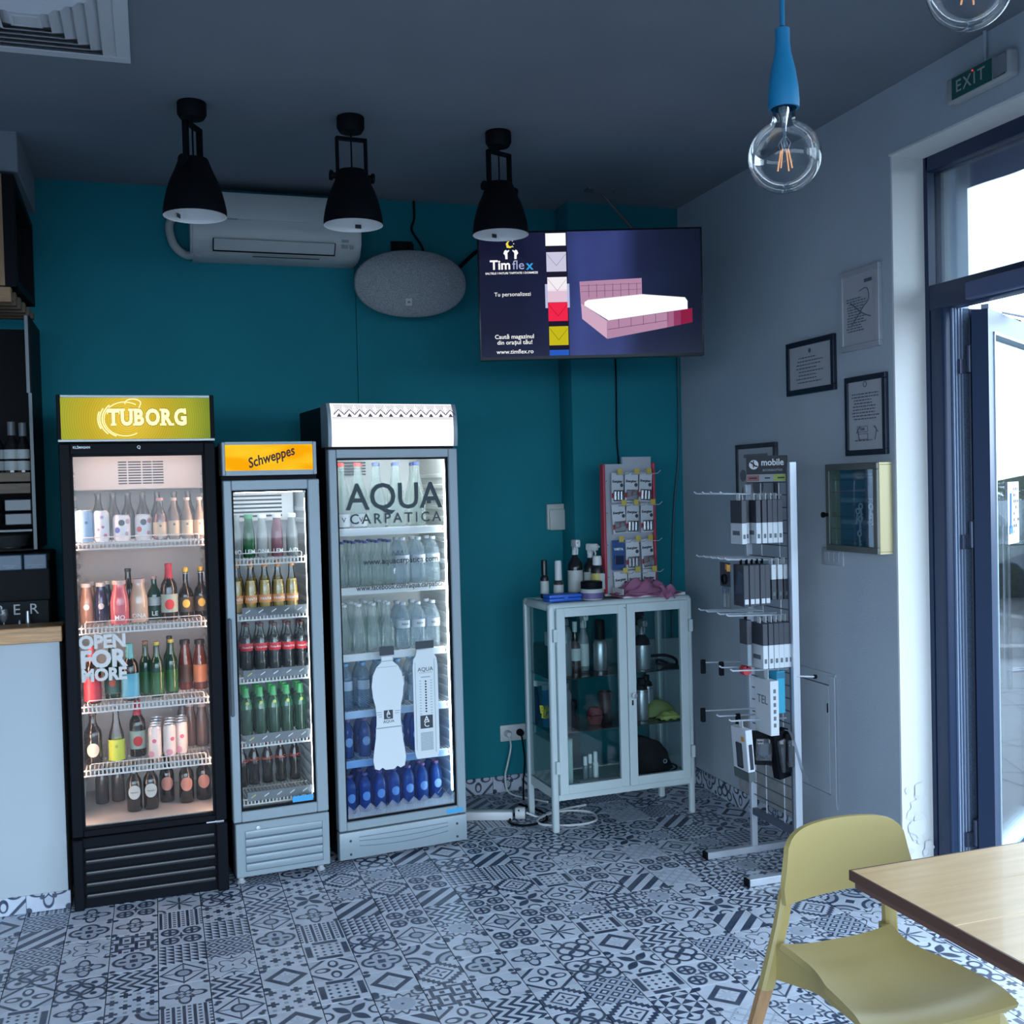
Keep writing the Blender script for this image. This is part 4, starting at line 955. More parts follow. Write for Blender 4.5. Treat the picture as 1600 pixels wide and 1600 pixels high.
# ------------------------------------------------------------------ display fridges
class Fridge:
    def __init__(s, name, label, O, ang, W_, D, H, zin, dz, hdr, body, door_m, liner_m, tx, inner_bottom):
        s.O, s.a, s.W = O, math.radians(ang), W_
        s.t = t = thing(name, label, 'fridge', (O[0], O[1], 0), s.a)
        z0, z1 = zin
        b = B(); k = s.k = .026
        b.box(0, k, .052, D, .03, hdr[0]).box(W_ - k, W_, .052, D, .03, hdr[0]).box(k, W_ - k, D - k, D, .03, hdr[0]).box(k, W_ - k, .052, D - k, z1, hdr[0]).box(k, W_ - k, .052, D - k, .03, z0 - .008)
        b.box(0, W_, .11, D, hdr[0], H - .012)
        part('body', b, body, t)
        b = B(); c = .004
        b.box(k, k + c, .055, D - k - c, z0, z1).box(W_ - k - c, W_ - k, .055, D - k - c, z0, z1).box(k, W_ - k, D - k - c, D - k, z0, z1).box(k, W_ - k, .055, D - k, z1 - c, z1).box(k, W_ - k, .055, D - k - c, z0 - .006, z0)
        s.inz = (z0, z1)
        s.liner = part('liner', b, liner_m, t)
        # pressed shelf ladders up both inner sides
        b = B()
        for z in [z0 + .06 + i * .05 for i in range(int((z1 - z0 - .1) / .05))]:
            for x0, x1 in ((k + c, k + c + .012), (W_ - k - c - .012, W_ - k - c)): b.box(x0, x1, .062, D - .08, z, z + .022, .004)
        part('shelf_ladder', b, liner_m, t)
        # door
        x0, x1, g0, g1, d0, d1 = tx
        b = B(); b.box(0, x0, 0, .05, d0, d1, .004).box(x1, W_, 0, .05, d0, d1, .004).box(x0, x1, 0, .05, d0, g0, .003).box(x0, x1, 0, .05, g1, d1, .003)
        s.door = part('door', b, door_m, t)
        part('door_glass', B().box(x0, x1, .016, .024, g0, g1), FG, s.door)
        b = B(); q = .008
        b.box(x0, x0 + q, .012, .03, g0, g1).box(x1 - q, x1, .012, .03, g0, g1).box(x0, x1, .012, .03, g0, g0 + q).box(x0, x1, .012, .03, g1 - q, g1)
        part('gasket', b, M_blackp if body is M_blackp else mat('gasket_grey', (.06, .08, .10), .6), s.door)
    def P(s, x, y, z):
        c, n = math.cos(s.a), math.sin(s.a); return (s.O[0] + x * c - y * n, s.O[1] + x * n + y * c, z)
    def tube(s, m, zr, x=None, r=.006, y=.062):
        x = s.W - .052 if x is None else x
        part('tube_or_added_light', B().cyl((x, y, zr[0]), (x, y, zr[1]), r, seg=8), m, s.t)
    def top_lamp(s, m, r=.008):  # unseen light added behind the door head to brighten the interior
        part('tube_or_added_light', B().cyl((.06, .066, s.inz[1] - .018), (s.W - .06, .066, s.inz[1] - .018), r, seg=8), m, s.t)
    def wire_shelf(s, z, m, rail=True, front=.07, back=.46, x0=.042, x1=None, n=34):
        x1 = s.W - .042 if x1 is None else x1; b = B()
        for i in range(n):
            x = x0 + (x1 - x0) * i / (n - 1); b.box(x - .0024, x + .0024, front, back, z - .003, z)
            b.box(x - .0027, x + .0027, front - .003, front + .001, z - .026, z)
        for y in (front, (front + back) / 2, back): b.box(x0, x1, y - .003, y + .003, z - .008, z - .003)
        b.box(x0, x1, front - .005, front, z - .031, z - .025)
        if rail:
            b.tube([(x0 + .03, front, z), (x0 + .03, front - .002, z + .014), (x0 + .036, front - .002, z + .02), (x1 - .036, front - .002, z + .02), (x1 - .03, front - .002, z + .014), (x1 - .03, front, z)], .0022, 6)
        return part('shelf', b, m, s.t, smooth=False)
FG = clear('fridge_glass', (.97, .98, .98), gl=.45)
SILVER = mat('silver_grey_paint', (.26, .315, .35), .35, .1)
LINW = mat('liner_white', (.70, .70, .69), .5)
WIRE = mat('shelf_wire_white', (.68, .66, .64), .4)
PW = mat('print_white', (.80, .82, .82), .5)

def black_fridge():
    f = Fridge('display_fridge', 'black bottle fridge with a lit yellow-green header beside the counter', (-.349, 4.570), 1, .597, .62, 2.055, (.322, 1.848), 0, (1.866, 2.055), M_blackp, M_blackp, mat('liner_cream', (.58, .57, .56), .5), (.042, .552, .316, 1.818, .29, 1.862), .322)
    t = f.t
    hb = part('header_box', B().box(-.002, .013, -.012, .11, 1.868, 2.055, .003).box(.58, .597, -.012, .11, 1.868, 2.055, .003).box(.013, .58, .0, .11, 1.868, 2.055), M_blackp, t)
    part('header_trim', B().box(.0, .597, -.014, .0, 1.868, 1.878, .002).box(.013, .58, -.014, .0, 2.043, 2.054, .002), mat('pale_trim', (.5, .54, .52), .4, .3), t)
    # back-lit panel: yellow glow in the middle, green at the ends, fine printed rings
    m = bpy.data.materials.new('lit_header_yellow'); m.use_nodes = True; nt = m.node_tree; nt.nodes.clear(); N = nt.nodes.new; L = nt.links.new
    tc = N('ShaderNodeTexCoord'); mp = N('ShaderNodeVectorMath'); mp.operation = 'SUBTRACT'; mp.inputs[1].default_value = (.26, 0, 1.96); L(tc.outputs['Object'], mp.inputs[0])
    le = N('ShaderNodeVectorMath'); le.operation = 'LENGTH'; L(mp.outputs[0], le.inputs[0])
    rp = N('ShaderNodeValToRGB'); cr = rp.color_ramp; mr = N('ShaderNodeMapRange'); mr.inputs[2].default_value = .33; L(le.outputs['Value'], mr.inputs[0]); L(mr.outputs[0], rp.inputs[0])
    cr.elements[0].color = (.85, .58, .06, 1); cr.elements[1].color = (.17, .24, .03, 1)
    e = cr.elements.new(.45); e.color = (.52, .40, .03, 1); e = cr.elements.new(.75); e.color = (.36, .38, .035, 1)
    sn = N('ShaderNodeMath'); sn.operation = 'SINE'; mu = N('ShaderNodeMath'); mu.operation = 'MULTIPLY'; mu.inputs[1].default_value = 720; L(le.outputs['Value'], mu.inputs[0]); L(mu.outputs[0], sn.inputs[0])
    ma = N('ShaderNodeMath'); ma.operation = 'MULTIPLY_ADD'; ma.inputs[1].default_value = .05; ma.inputs[2].default_value = .52; L(sn.outputs[0], ma.inputs[0])
    em = N('ShaderNodeEmission'); L(rp.outputs[0], em.inputs[0]); L(ma.outputs[0], em.inputs[1]); o = N('ShaderNodeOutputMaterial'); L(em.outputs[0], o.inputs[0])
    pn = part('sign_panel', B().box(.013, .58, -.012, -.002, 1.878, 2.044), m, t)
    lw = glow('header_letter', (1, .86, .42), .75)
    sh_ = mat('letter_shade', (.45, .30, .04), .6)
    # slab serif capitals: each letter with its square feet and shoulders
    x = .186
    for ch in 'TUBORG':
        o = text(ch, .088, lw, pn, (0, -.0151, 1.9615), align='LEFT', bold=.045, sx=.76); xs = [v.co.x for v in o.data.vertices]; zs = [v.co.y for v in o.data.vertices]
        w_ = max(xs) - min(xs); lo, hi = 1.9615 + min(zs), 1.9615 + max(zs); ox = x - min(xs); o.location.x = ox
        h_ = text(ch, .088, sh_, pn, (ox, -.0141, 1.9615), align='LEFT', bold=.075, sx=.76)
        b = B(); q = .0085; e = .0045
        sl = {'T': [(.28, .72, 0), (-.04, .04, 3), (.96, 1.04, 3)], 'U': [(-.10, .36, 1), (.64, 1.10, 1)], 'B': [(-.12, .3, 0), (-.12, .3, 1)], 'O': [], 'R': [(-.12, .42, 0), (-.12, .3, 1), (.70, 1.10, 0)], 'G': [(.80, .97, 3)]}[ch]
        for f0, f1, k in sl:
            if k == 0: b.box(x + f0 * w_, x + f1 * w_, -.0155, -.0151, lo, lo + q)
            elif k == 1: b.box(x + f0 * w_, x + f1 * w_, -.0155, -.0151, hi - q, hi)
            else: b.box(x + f0 * w_, x + f1 * w_, -.0155, -.0151, hi - .022, hi)
        if sl: part('serif', b, lw, pn)
        x += w_ + .0055
    ring = B()
    for rr, x, a0, a1 in ((.079, .252, 1.0, 5.3), (.086, .252, 2.3, 4.3), (.095, .252, 2.6, 3.95), (.102, .252, 2.8, 3.6)):
        ring.tube([(x + rr * math.cos(a), -.0125, 1.958 + rr * math.sin(a) * .86) for a in [a0 + (a1 - a0) * i / 24 for i in range(25)]], .0017 if rr < .08 else .0024, 6)
    ring.tube([(.265 + .03 * math.cos(a) + .018, -.0125, 2.022 + .016 * math.sin(a)) for a in [PI + .3 - i * .28 for i in range(14)]] + [(.305, -.0125, 2.0), (.31, -.0125, 1.992)], .0018, 6)
    part('crown_drawing', ring, lw, pn)
    text('KL\u0130MASAN', .013, PW, f.door, (.085, -.0006, 1.846), bold=.03)
    text('Q', .017, PW, f.door, (.30, -.0006, 1.845), bold=.03)
    dk = mat('decal_grey_white', (.62, .61, .59), .6)
    text('OPEN', .072, dk, f.door, (.137, .0135, 1.065), bold=.045, sx=.95); text('FOR', .095, dk, f.door, (.137, .0135, .995), bold=.045, sx=.95); text('MORE', .068, dk, f.door, (.139, .0135, .932), bold=.045, sx=.93)
    # grille
    gp = part('grille', B().box(.0, .597, .008, .05, .0, .284, .003), M_blackp, t)
    for i in range(5): part('slat', B().box(.045, .545, -.012, .008, .045 + .046 * i, .062 + .046 * i, .006, 2), mat('grille_black', (.025, .027, .032), .3), gp)
    part('end_post', B().box(.0, .038, -.014, .01, .0, .284, .004).box(.552, .597, -.014, .01, .0, .284, .004), M_blackp, t)
    part('hinge', B().box(.515, .585, .005, .05, .284, .29), M_alu, t)
    part('evaporator_cover', B().box(.032, .565, .32, .57, 1.675, 1.846, .01, 2), mat('liner_cream', (.58, .57, .56), .5), t)
    b = B()
    for i in range(9):
        for x0, x1 in ((.215, .25), (.256, .308), (.314, .352), (.356, .40)): b.box(x0, x1, .317, .321, 1.70 + .0115 * i, 1.7055 + .0115 * i)
    part('vent_slot', b, mat('slot_dark', (.03, .025, .025), .8), t)
    warm = glow('tube_warm', (1, .60, .44), 27)
    f.tube(warm, (.36, 1.74), .5605, .0055, .062); f.tube(warm, (.36, 1.74), .0365, .0055, .062); f.top_lamp(warm, .003)  # counter-side tube and top light are unseen, added to brighten the interior
    for z in (1.465, 1.123, .803, .545): f.wire_shelf(z, WIRE)
    # ---------- contents, counted from the counter side
    put_ = lambda key, build, name, label, cat, x, y, z, rz=0, g=None: put(key, build, name, label, cat, f.P(x, y, z), f.a + rz, g)
    wh = lab((.72, .70, .72)); pkd = lab((.62, .06, .2)); bld = lab((.05, .08, .4)); rdd = lab((.6, .08, .08)); blk = lab((.02, .02, .03)); gyd = lab((.35, .28, .36))
    fr_ = 'in the black fridge'
    def b1(t): can_parts(t, .038, .131, lab((.22, .38, .58), .4), ((lab((.05, .12, .3)), -.5, .05, .006), (lab((.05, .12, .3)), .3, .08, .006)))
    put_('canblue', b1, 'drink_can', 'pale blue can nearest the counter on the top shelf of the black fridge', 'can', .078, .12, 1.465)
    def b2(t): can_parts(t, .031, .127, wh, ((pkd, .5, .025, .008), (lab((.5, .1, .3)), .2, .06, .006), (lab((.4, .3, .5)), -.4, .05, .006), (lab((.4, .3, .5)), .1, .1, .007)))
    put_('canwhite', b2, 'drink_can', 'slim white can with pink specks on the top shelf of the black fridge', 'can', .146, .115, 1.465)
    def b3(c): 
        def q(t): can_parts(t, .034, .107, wh, ((blk, 0, .075, .013), (c[0], -.55, .045, .012), (c[1], .75, .08, .011), (c[1], .6, .03, .009)))
        return q
    put_('canbd', b3((bld, gyd)), 'drink_can', 'white can with blue dots on the top shelf of the black fridge', 'can', .224, .115, 1.465)
    put_('canrd', b3((rdd, lab((.55, .2, .22)))), 'drink_can', 'white can with red dots on the top shelf of the black fridge', 'can', .309, .14, 1.465)
    tan = lab((.62, .44, .28))
    def b4(t): bottle_parts(t, 'soda', .028, .173, GW, capm((.6, .3, .25)), tan, label_z=(.08, .42), fill=(LQ['red'], .62), dot=(lab((.2, .12, .1)), .33, .005))
    put_('redsoda', b4, 'soda_bottle', 'red drink bottle with a tan label on the top shelf of the black fridge', 'bottle', .375, .11, 1.465)
    def b5(t): bottle_parts(t, 'soda', .0245, .172, glassm('glass_peach', (.9, .8, .72), (.85, .7, .6), .3), capm((.55, .4, .35)), tan, label_z=(.08, .45), dot=(lab((.2, .12, .1)), .36, .005))
    for i, x in enumerate((.43, .482, .533)): put_('clearsoda', b5, 'soda_bottle', '%s clear bottle with a tan label after the red one on the top shelf' % ORD[i], 'bottle', x, .11, 1.465, 0, 'clear tan-label bottles')
    def b6(t): bottle_parts(t, 'soda', .028, .20, LQ['grey'], capm((.10, .09, .09)))
    n = 0
    for i, (x, y) in enumerate(((.13, .32), (.19, .30), (.25, .33), (.31, .31), (.37, .33), (.44, .31), (.50, .33))):
        put_('greyback', b6, 'soda_bottle', '%s dark bottle in the back row of the top shelf, counted from the counter' % ORD[i], 'bottle', x, y, 1.465, 0, 'dark bottles at the back of the top shelf')
    # second shelf
    drop = lab((.62, .66, .70))
    def c1(b_): return lambda t: bottle_parts(t, 'juice', .027, .168, b_, capm((.6, .58, .56)), dot=(drop, .42, .012))
    put_('amber', c1(LQ['amber']), 'juice_bottle', 'amber bottle with a pale drop label on the second shelf of the black fridge', 'bottle', .075, .20, 1.123)
    put_('amber', None, 'juice_bottle', 'amber bottle standing right behind the front amber one', 'bottle', .088, .29, 1.123)
    put_('navy', c1(LQ['navy']), 'juice_bottle', 'navy bottle with a pale drop label on the second shelf of the black fridge', 'bottle', .132, .21, 1.123)
    put_('navy', None, 'juice_bottle', 'navy bottle standing behind the front navy one', 'bottle', .150, .31, 1.123)
    def c2(b_, s): return lambda t: bottle_parts(t, 'juice', .037, .18, b_, capm((.55, .42, .38)), glyph=(s, .026, .15), glyph_m=PW)
    put_('pink', c2(LQ['pink'], 'MO'), 'lemonade_bottle', 'pink lemonade bottle with white letters on the second shelf', 'bottle', .205, .13, 1.123)
    put_('beige', c2(LQ['beige'], 'ONA'), 'lemonade_bottle', 'beige lemonade bottle with white letters on the second shelf', 'bottle', .28, .16, 1.123)
    put_('darkbottle', lambda t: bottle_parts(t, 'beer', .03, .215, LQ['dark'], capm((.02, .02, .02))), 'beer_bottle', 'black bottle half hidden behind the pink lemonade', 'bottle', .24, .30, 1.123)
    put_('leg', lambda t: bottle_parts(t, 'beer', .028, .185, LQ['green'], capm((.6, .35, .3)), lab((.5, .5, .48)), label_z=(.33, .52), glyph=('LE', .026, .15), glyph_m=PW), 'lemonade_bottle', 'dark green bottle with a small white label on the second shelf', 'bottle', .343, .2, 1.123)
    apl = lab((.34, .42, .36))
    def c3(t): bottle_parts(t, 'beer', .0335, .238, LQ['dark'], capm((.5, .03, .06)), apl, label_z=(.14, .46), dot=(lab((.6, .03, .03)), .28, .020), neck=lab((.5, .03, .06)))
    put_('apple', c3, 'cider_bottle', 'tall dark bottle with red cap and apple label on the second shelf', 'bottle', .402, .16, 1.123)
    def c4(t):
        bottle_parts(t, 'swing', .031, .215, LQ['dark'], capm((.6, .38, .05)), lab((.05, .04, .03)), label_z=(.12, .42), dot=(lab((.65, .42, .06)), .29, .016))
        part('swing_wire', B().tube([(-.012, -.01, .15), (-.014, -.016, .19), (.014, -.016, .19), (.012, -.01, .15)], .0012, 5), M_alu, t)
    put_('jar', c4, 'swing_top_bottle', 'first swing-top dark bottle with an orange spot label on the second shelf', 'bottle', .471, .2, 1.123, 0, 'swing-top bottles')
    put_('jar', None, 'swing_top_bottle', 'second swing-top dark bottle with an orange spot label, at the hinge side', 'bottle', .535, .22, 1.123, 0, 'swing-top bottles')
    # third shelf
    def d1(lc, cp): return lambda t: bottle_parts(t, 'beer', .0335, .234, LQ['dark'], capm(cp), lab(lc), label_z=(.04, .48), neck=capm(cp))
    put_('redlabel', d1((.42, .03, .05), (.4, .05, .06)), 'beer_bottle', 'dark bottle with a red label on the third shelf below the white lettering', 'bottle', .09, .13, .803)
    put_('orangedark', lambda t: bottle_parts(t, 'beer', .032, .229, LQ['green'], capm((.4, .12, .05)), lab((.10, .16, .12)), label_z=(.1, .45), dot=(lab((.6, .10, .05)), .3, .014)), 'beer_bottle', 'dark green bottle with an orange-red spot on the third shelf', 'bottle', .166, .2, .803)
    put_('bluelabel', d1((.10, .38, .52), (.12, .42, .45)), 'beer_bottle', 'dark bottle with a light blue label and teal cap on the third shelf', 'bottle', .237, .13, .803)
    def d2(cp): return lambda t: bottle_parts(t, 'beer', .027, .232, LQ['green'], capm(cp), LQ['midgreen'], label_z=(.05, .45), neck=LQ['green'])
    put_('gbrown', d2((.25, .12, .07)), 'lemonade_bottle', 'green bottle with a brown cap on the third shelf', 'bottle', .299, .2, .803)
    put_('gyellow', d2((.6, .45, .08)), 'lemonade_bottle', 'first green bottle with a yellow cap on the third shelf', 'bottle', .343, .15, .803, 0, 'green bottles with yellow caps')
    put_('gyellow', None, 'lemonade_bottle', 'second green bottle with a yellow cap on the third shelf', 'bottle', .402, .2, .803, 0, 'green bottles with yellow caps')
    put_('gdark', d2((.02, .02, .02)), 'lemonade_bottle', 'green bottle with a black cap at the back of the third shelf', 'bottle', .40, .31, .803)
    def d3(lc): return lambda t: bottle_parts(t, 'juice', .03, .215, LQ['juice'], capm((.03, .02, .02)), lab(lc), label_z=(.15, .5))
    put_('juice1', d3((.07, .04, .035)), 'juice_bottle', 'brown-red juice bottle with a dark label on the third shelf', 'bottle', .463, .28, .803)
    put_('juice2', d3((.55, .22, .12)), 'juice_bottle', 'brown-red juice bottle with an orange label on the third shelf', 'bottle', .523, .26, .803)
    # fourth shelf
    put_('brown', lambda t: bottle_parts(t, 'beer', .0355, .215, LQ['dark'], capm((.05, .04, .03)), None, dot=(lab((.55, .52, .44)), .28, .026)), 'beer_bottle', 'brown beer bottle with a cream oval label on the fourth shelf', 'bottle', .083, .17, .545)
    put_('lime', lambda t: bottle_parts(t, 'tall', .032, .222, GW, capm((.3, .3, .25)), lab((.42, .52, .05)), label_z=(.03, .42), dot=(lab((.2, .28, .03)), .3, .006)), 'soda_bottle', 'clear bottle with a lime green label on the fourth shelf', 'bottle', .174, .17, .545)
    put_('apple', None, 'cider_bottle', 'dark bottle with an apple label on the fourth shelf beside the slim cans', 'bottle', .258, .23, .545)
    def e1(t): can_parts(t, .0262, .135, lab((.70, .62, .58), .35), ((lab((.6, .12, .2)), .25, .075, .009), (lab((.65, .3, .38)), -.3, .02, .014)))
    n = 0
    for i, (x, y0) in enumerate(((.325, .155), (.384, .165), (.432, .20))):
        for j in range(4 if i == 0 else 3):
            put_('slim', e1, 'slim_can', 'slim white and pink can, %s from the door in the %s column of the block' % (ORD[j], ORD[i]), 'can', x + .004 * j, y0 + .057 * j, .545, rnd.uniform(-.4, .4), 'slim white and pink cans')
    def e2(t): bottle_parts(t, 'juice', .028, .19, glassm('glass_rosy', (.75, .6, .58), (.5, .36, .34), .4), capm((.4, .3, .3)))
    for i, (x, y) in enumerate(((.45, .40), (.478, .33), (.525, .30))): put_('rosy', e2, 'juice_bottle', '%s pale rosy bottle behind the slim cans on the fourth shelf' % ORD[i], 'bottle', x, y, .545, 0, 'pale rosy bottles')
    # floor of the fridge
    def g1(c, s): return lambda t: bottle_parts(t, 'beer', .031, .205, LQ['dark'], capm((.03, .05, .03)), None, dot=(lab(c), .40, .027), glyph=s and (s, .0085, .40), glyph_m=lab((.03, .05, .03)))
    for i, (x, y) in enumerate(((.237, .185), (.303, .19))): put_('oval', g1((.42, .45, .44), 'Heineken'), 'beer_bottle', '%s black-green beer bottle with a pale round label on the fridge floor' % ORD[i], 'bottle', x, y, .325, 0, 'beer bottles with pale round labels')
    for i, (x, y) in enumerate(((.37, .27), (.449, .225), (.521, .243))): put_('poval', g1((.40, .18, .14), None), 'beer_bottle', '%s black beer bottle with a pinkish oval label on the fridge floor' % ORD[i], 'bottle', x, y, .325, 0, 'beer bottles with pinkish oval labels')
    for i, (x, y) in enumerate(((.105, .36), (.17, .37))): put_('greyback', None, 'soda_bottle', '%s grey bottle at the back of the fridge floor by the counter' % ORD[i], 'bottle', x, y, .325, 0, 'grey bottles on the fridge floor')
black_fridge()

def narrow_fridge():
    f = Fridge('display_fridge', 'narrow grey bottle fridge with a lit orange-yellow header', (.275, 4.585), 4, .402, .48, 1.862, (.30, 1.675), 0, (1.722, 1.862), M_blackp, SILVER, mat('liner_grey', (.5, .52, .54), .5), (.034, .352, .312, 1.660, .268, 1.702), .3)
    t = f.t
    hb = part('header_box', B().box(-.002, .012, -.01, .11, 1.722, 1.862, .003).box(.376, .392, -.01, .11, 1.722, 1.862, .003).box(.012, .376, -.01, .11, 1.85, 1.862).box(.012, .376, -.01, .11, 1.722, 1.742).box(.012, .376, .002, .11, 1.742, 1.85), SILVER, t)
    m = bpy.data.materials.new('lit_header_orange'); m.use_nodes = True; nt = m.node_tree; nt.nodes.clear(); N = nt.nodes.new; L = nt.links.new
    tc = N('ShaderNodeTexCoord'); n = N('ShaderNodeTexNoise'); n.inputs['Scale'].default_value = 4; n.inputs['Detail'].default_value = 1
    mp = N('ShaderNodeMapping'); mp.inputs['Scale'].default_value = (1.2, 1, 4); L(tc.outputs['Object'], mp.inputs[0]); L(mp.outputs[0], n.inputs['Vector'])
    rp = N('ShaderNodeValToRGB'); L(n.outputs[0], rp.inputs[0]); rp.color_ramp.elements[0].position = .35; rp.color_ramp.elements[0].color = (.95, .40, .003, 1); rp.color_ramp.elements[1].position = .7; rp.color_ramp.elements[1].color = (1, .66, .03, 1)
    em = N('ShaderNodeEmission'); em.inputs[1].default_value = .52; L(rp.outputs[0], em.inputs[0]); o = N('ShaderNodeOutputMaterial'); L(em.outputs[0], o.inputs[0])
    pn = part('sign_panel', B().box(.012, .376, -.008, .002, 1.742, 1.85), m, t)
    text('Schweppes', .058, mat('letter_maroon', (.05, .008, .008), .6), pn, (.20, -.0088, 1.797), rot=(PI/2, math.radians(-16), 0), shear=.25, sx=.78, bold=.022)
    part('door_handle', B().box(.0, .016, -.024, .0, .72, 1.13, .005), mat('handle_grey', (.06, .08, .1), .4), f.door)
    part('energy_sticker', B().box(.25, .338, .0135, .016, .318, .345), mat('sticker_blue', (.05, .33, .62), .5), f.door)
    gp = part('grille', B().box(.006, .402, .0, .05, .035, .262, .003), SILVER, t)
    part('lock', B().lathe([(0, -.004), (.009, -.003), (.009, 0)], 12, (.10, 0, .236), 'y'), M_alu, gp)
    for i in range(5): part('slat', B().box(.045, .37, -.006, .002, .061 + .035 * i, .090 + .035 * i, .004, 2), SILVER, gp)
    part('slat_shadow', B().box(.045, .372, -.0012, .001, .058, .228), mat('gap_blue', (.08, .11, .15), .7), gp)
    for x in (.03, .37):
        for y in (.05, .5): part('foot', B().lathe([(0, 0), (.017, 0), (.019, .006), (.012, .012), (.012, .04), (0, .04)], 12, (x, y, 0)), mat('foot_grey', (.4, .43, .46), .5), t)
    cool_ = glow('tube_cool', (.88, .96, 1), 13); f.tube(cool_, (.34, 1.62), .352, .004); f.top_lamp(cool_)
    part('evaporator_cover', B().box(.045, .355, .33, .50, 1.52, 1.665, .01, 2), LINW, t)
    b = B()
    for i in range(6): b.box(.08, .30, .327, .331, 1.54 + .018 * i, 1.548 + .018 * i)
    part('vent_slot', b, mat('slot_dark', (.03, .025, .025), .8), t)
    plas = clear('shelf_front_plastic', (.72, .76, .8), (.5, .54, .58), .45); yl = mat('tick_yellow', (.65, .55, .15), .5); wt = mat('tick_white', (.7, .72, .74), .5)
    for k, z in enumerate((1.372, 1.135, .868, .592, .346)):
        sh = f.wire_shelf(z, WIRE, k == 0, .075, .44, .04, .362, 22)
        if k:
            part('shelf_front', B().box(.07, .345, .066, .070, z - .012, z + .026), plas, sh)
            for i in range(5): part('price_tick', B().prism([(.085 + .055 * i, z + .0), (.105 + .055 * i, z + .012), (.105 + .055 * i, z + .017), (.085 + .055 * i, z + .005)], .064, .066), yl if i == 0 and k > 1 else wt, sh)
    put_ = lambda key, build, name, label, cat, x, y, z, rz=0, g=None: put(key, build, name, label, cat, f.P(x, y, z), f.a + rz, g)
    def a1(b_, cp, s, sq=1): return lambda t: bottle_parts(t, 'juice', .026, .185, b_, capm(cp), glyph=(s, .026, .13), glyph_m=PW)
    gr = glassm('glass_green', (.1, .5, .2), (.02, .25, .08), .5)
    put_('sl1', a1(glassm('glass_milky', (.8, .84, .82), (.6, .64, .62), .5), (.3, .3, .3), 'MO'), 'lemonade_bottle', 'milky bottle at the handle side on the top shelf of the narrow fridge', 'bottle', .062, .12, 1.372)
    put_('sl2', a1(gr, (.05, .3, .1), 'LEM'), 'lemonade_bottle', 'green glass bottle on the top shelf of the narrow fridge', 'bottle', .118, .125, 1.372)
    put_('sl3', a1(glassm('glass_white', (.92, .93, .92), (.8, .82, .8), .55), (.75, .75, .74), 'ONA'), 'lemonade_bottle', 'white bottle on the top shelf of the narrow fridge', 'bottle', .176, .13, 1.372)
    put_('sl4', a1(glassm('glass_rose', (.75, .45, .5), (.5, .2, .26), .6), (.7, .7, .7), 'LEM'), 'lemonade_bottle', 'rose coloured bottle on the top shelf of the narrow fridge', 'bottle', .238, .125, 1.372)
    put_('sl5', a1(glassm('glass_frost', (.75, .8, .8), (.55, .58, .58), .5), (.6, .62, .62), 'AID'), 'lemonade_bottle', 'frosted bottle at the light tube side on the top shelf of the narrow fridge', 'bottle', .302, .12, 1.372)
    def a2(t): bottle_parts(t, 'soda', .0268, .208, GW, capm((.75, .30, .08)), lab((.75, .30, .10)), label_z=(.20, .36), fill=(LQ['orange'], .66), glyph=('FANTA', .016, .28), glyph_m=lab((.9, .9, .88)))
    for i, x in enumerate((.058, .118, .178, .236, .294)): put_('fanta', a2, 'orange_soda_bottle', '%s orange soda bottle from the handle side in the front row' % ORD[i], 'bottle', x, .12, 1.135, 0, 'front row of orange soda bottles')
    for i, x in enumerate((.09, .15, .208, .266)): put_('fanta', a2, 'orange_soda_bottle', '%s orange soda bottle from the handle side in the back row' % ORD[i], 'bottle', x, .30, 1.135, 0, 'back row of orange soda bottles')
    cr_ = lab((.62, .02, .03))
    def a3(t): bottle_parts(t, 'cola', .0275, .205, GW, capm((.12, .05, .05)), cr_, label_z=(.42, .58), fill=(LQ['cola'], .70), glyph=('Coca-Cola', .0115, .50), glyph_m=PW)
    for r_, y, lb in ((0, .24, 'front'), (1, .31, 'second')):
        for i, x in enumerate((.112, .172, .230, .288, .345)):
            put_('cola', a3, 'cola_bottle', '%s red-label cola bottle from the handle side, %s row, middle shelf' % (ORD[i], lb), 'bottle', x, y - .012 * i, .868, 0, '%s row of cola on the middle shelf' % lb)
    def a4(t): bottle_parts(t, 'cola', .0285, .205, LQ['green'], capm((.03, .42, .08)), LQ['lime'], label_z=(.55, .76), neck=lab((.08, .42, .14)), dot=(lab((.5, .55, .1)), .68, .007))
    for r_, y, lb in ((0, .19, 'front'), (1, .255, 'second'), (2, .32, 'third')):
        for i, x in enumerate((.095, .155, .213, .272, .332)):
            put_('lime_soda', a4, 'lime_soda_bottle', '%s green lime soda bottle from the handle side, %s row' % (ORD[i], lb), 'bottle', x, y + .01, .592, 0, '%s row of green lime soda' % lb)
    def a5(t): bottle_parts(t, 'cola', .0265, .19, LQ['cola'], capm((.5, .03, .04)), None, glyph=('Coca-Cola', .018, .60), glyph_m=lab((.75, .12, .1)))
    for i, x in enumerate((.08, .135, .195, .255, .318)): put_('cola2', a5, 'cola_bottle', '%s cola bottle from the handle side on the lowest shelf of the narrow fridge' % ORD[i], 'bottle', x, .30 + (.0 if i else -.02), .346, 0, 'cola on the lowest shelf')
narrow_fridge()

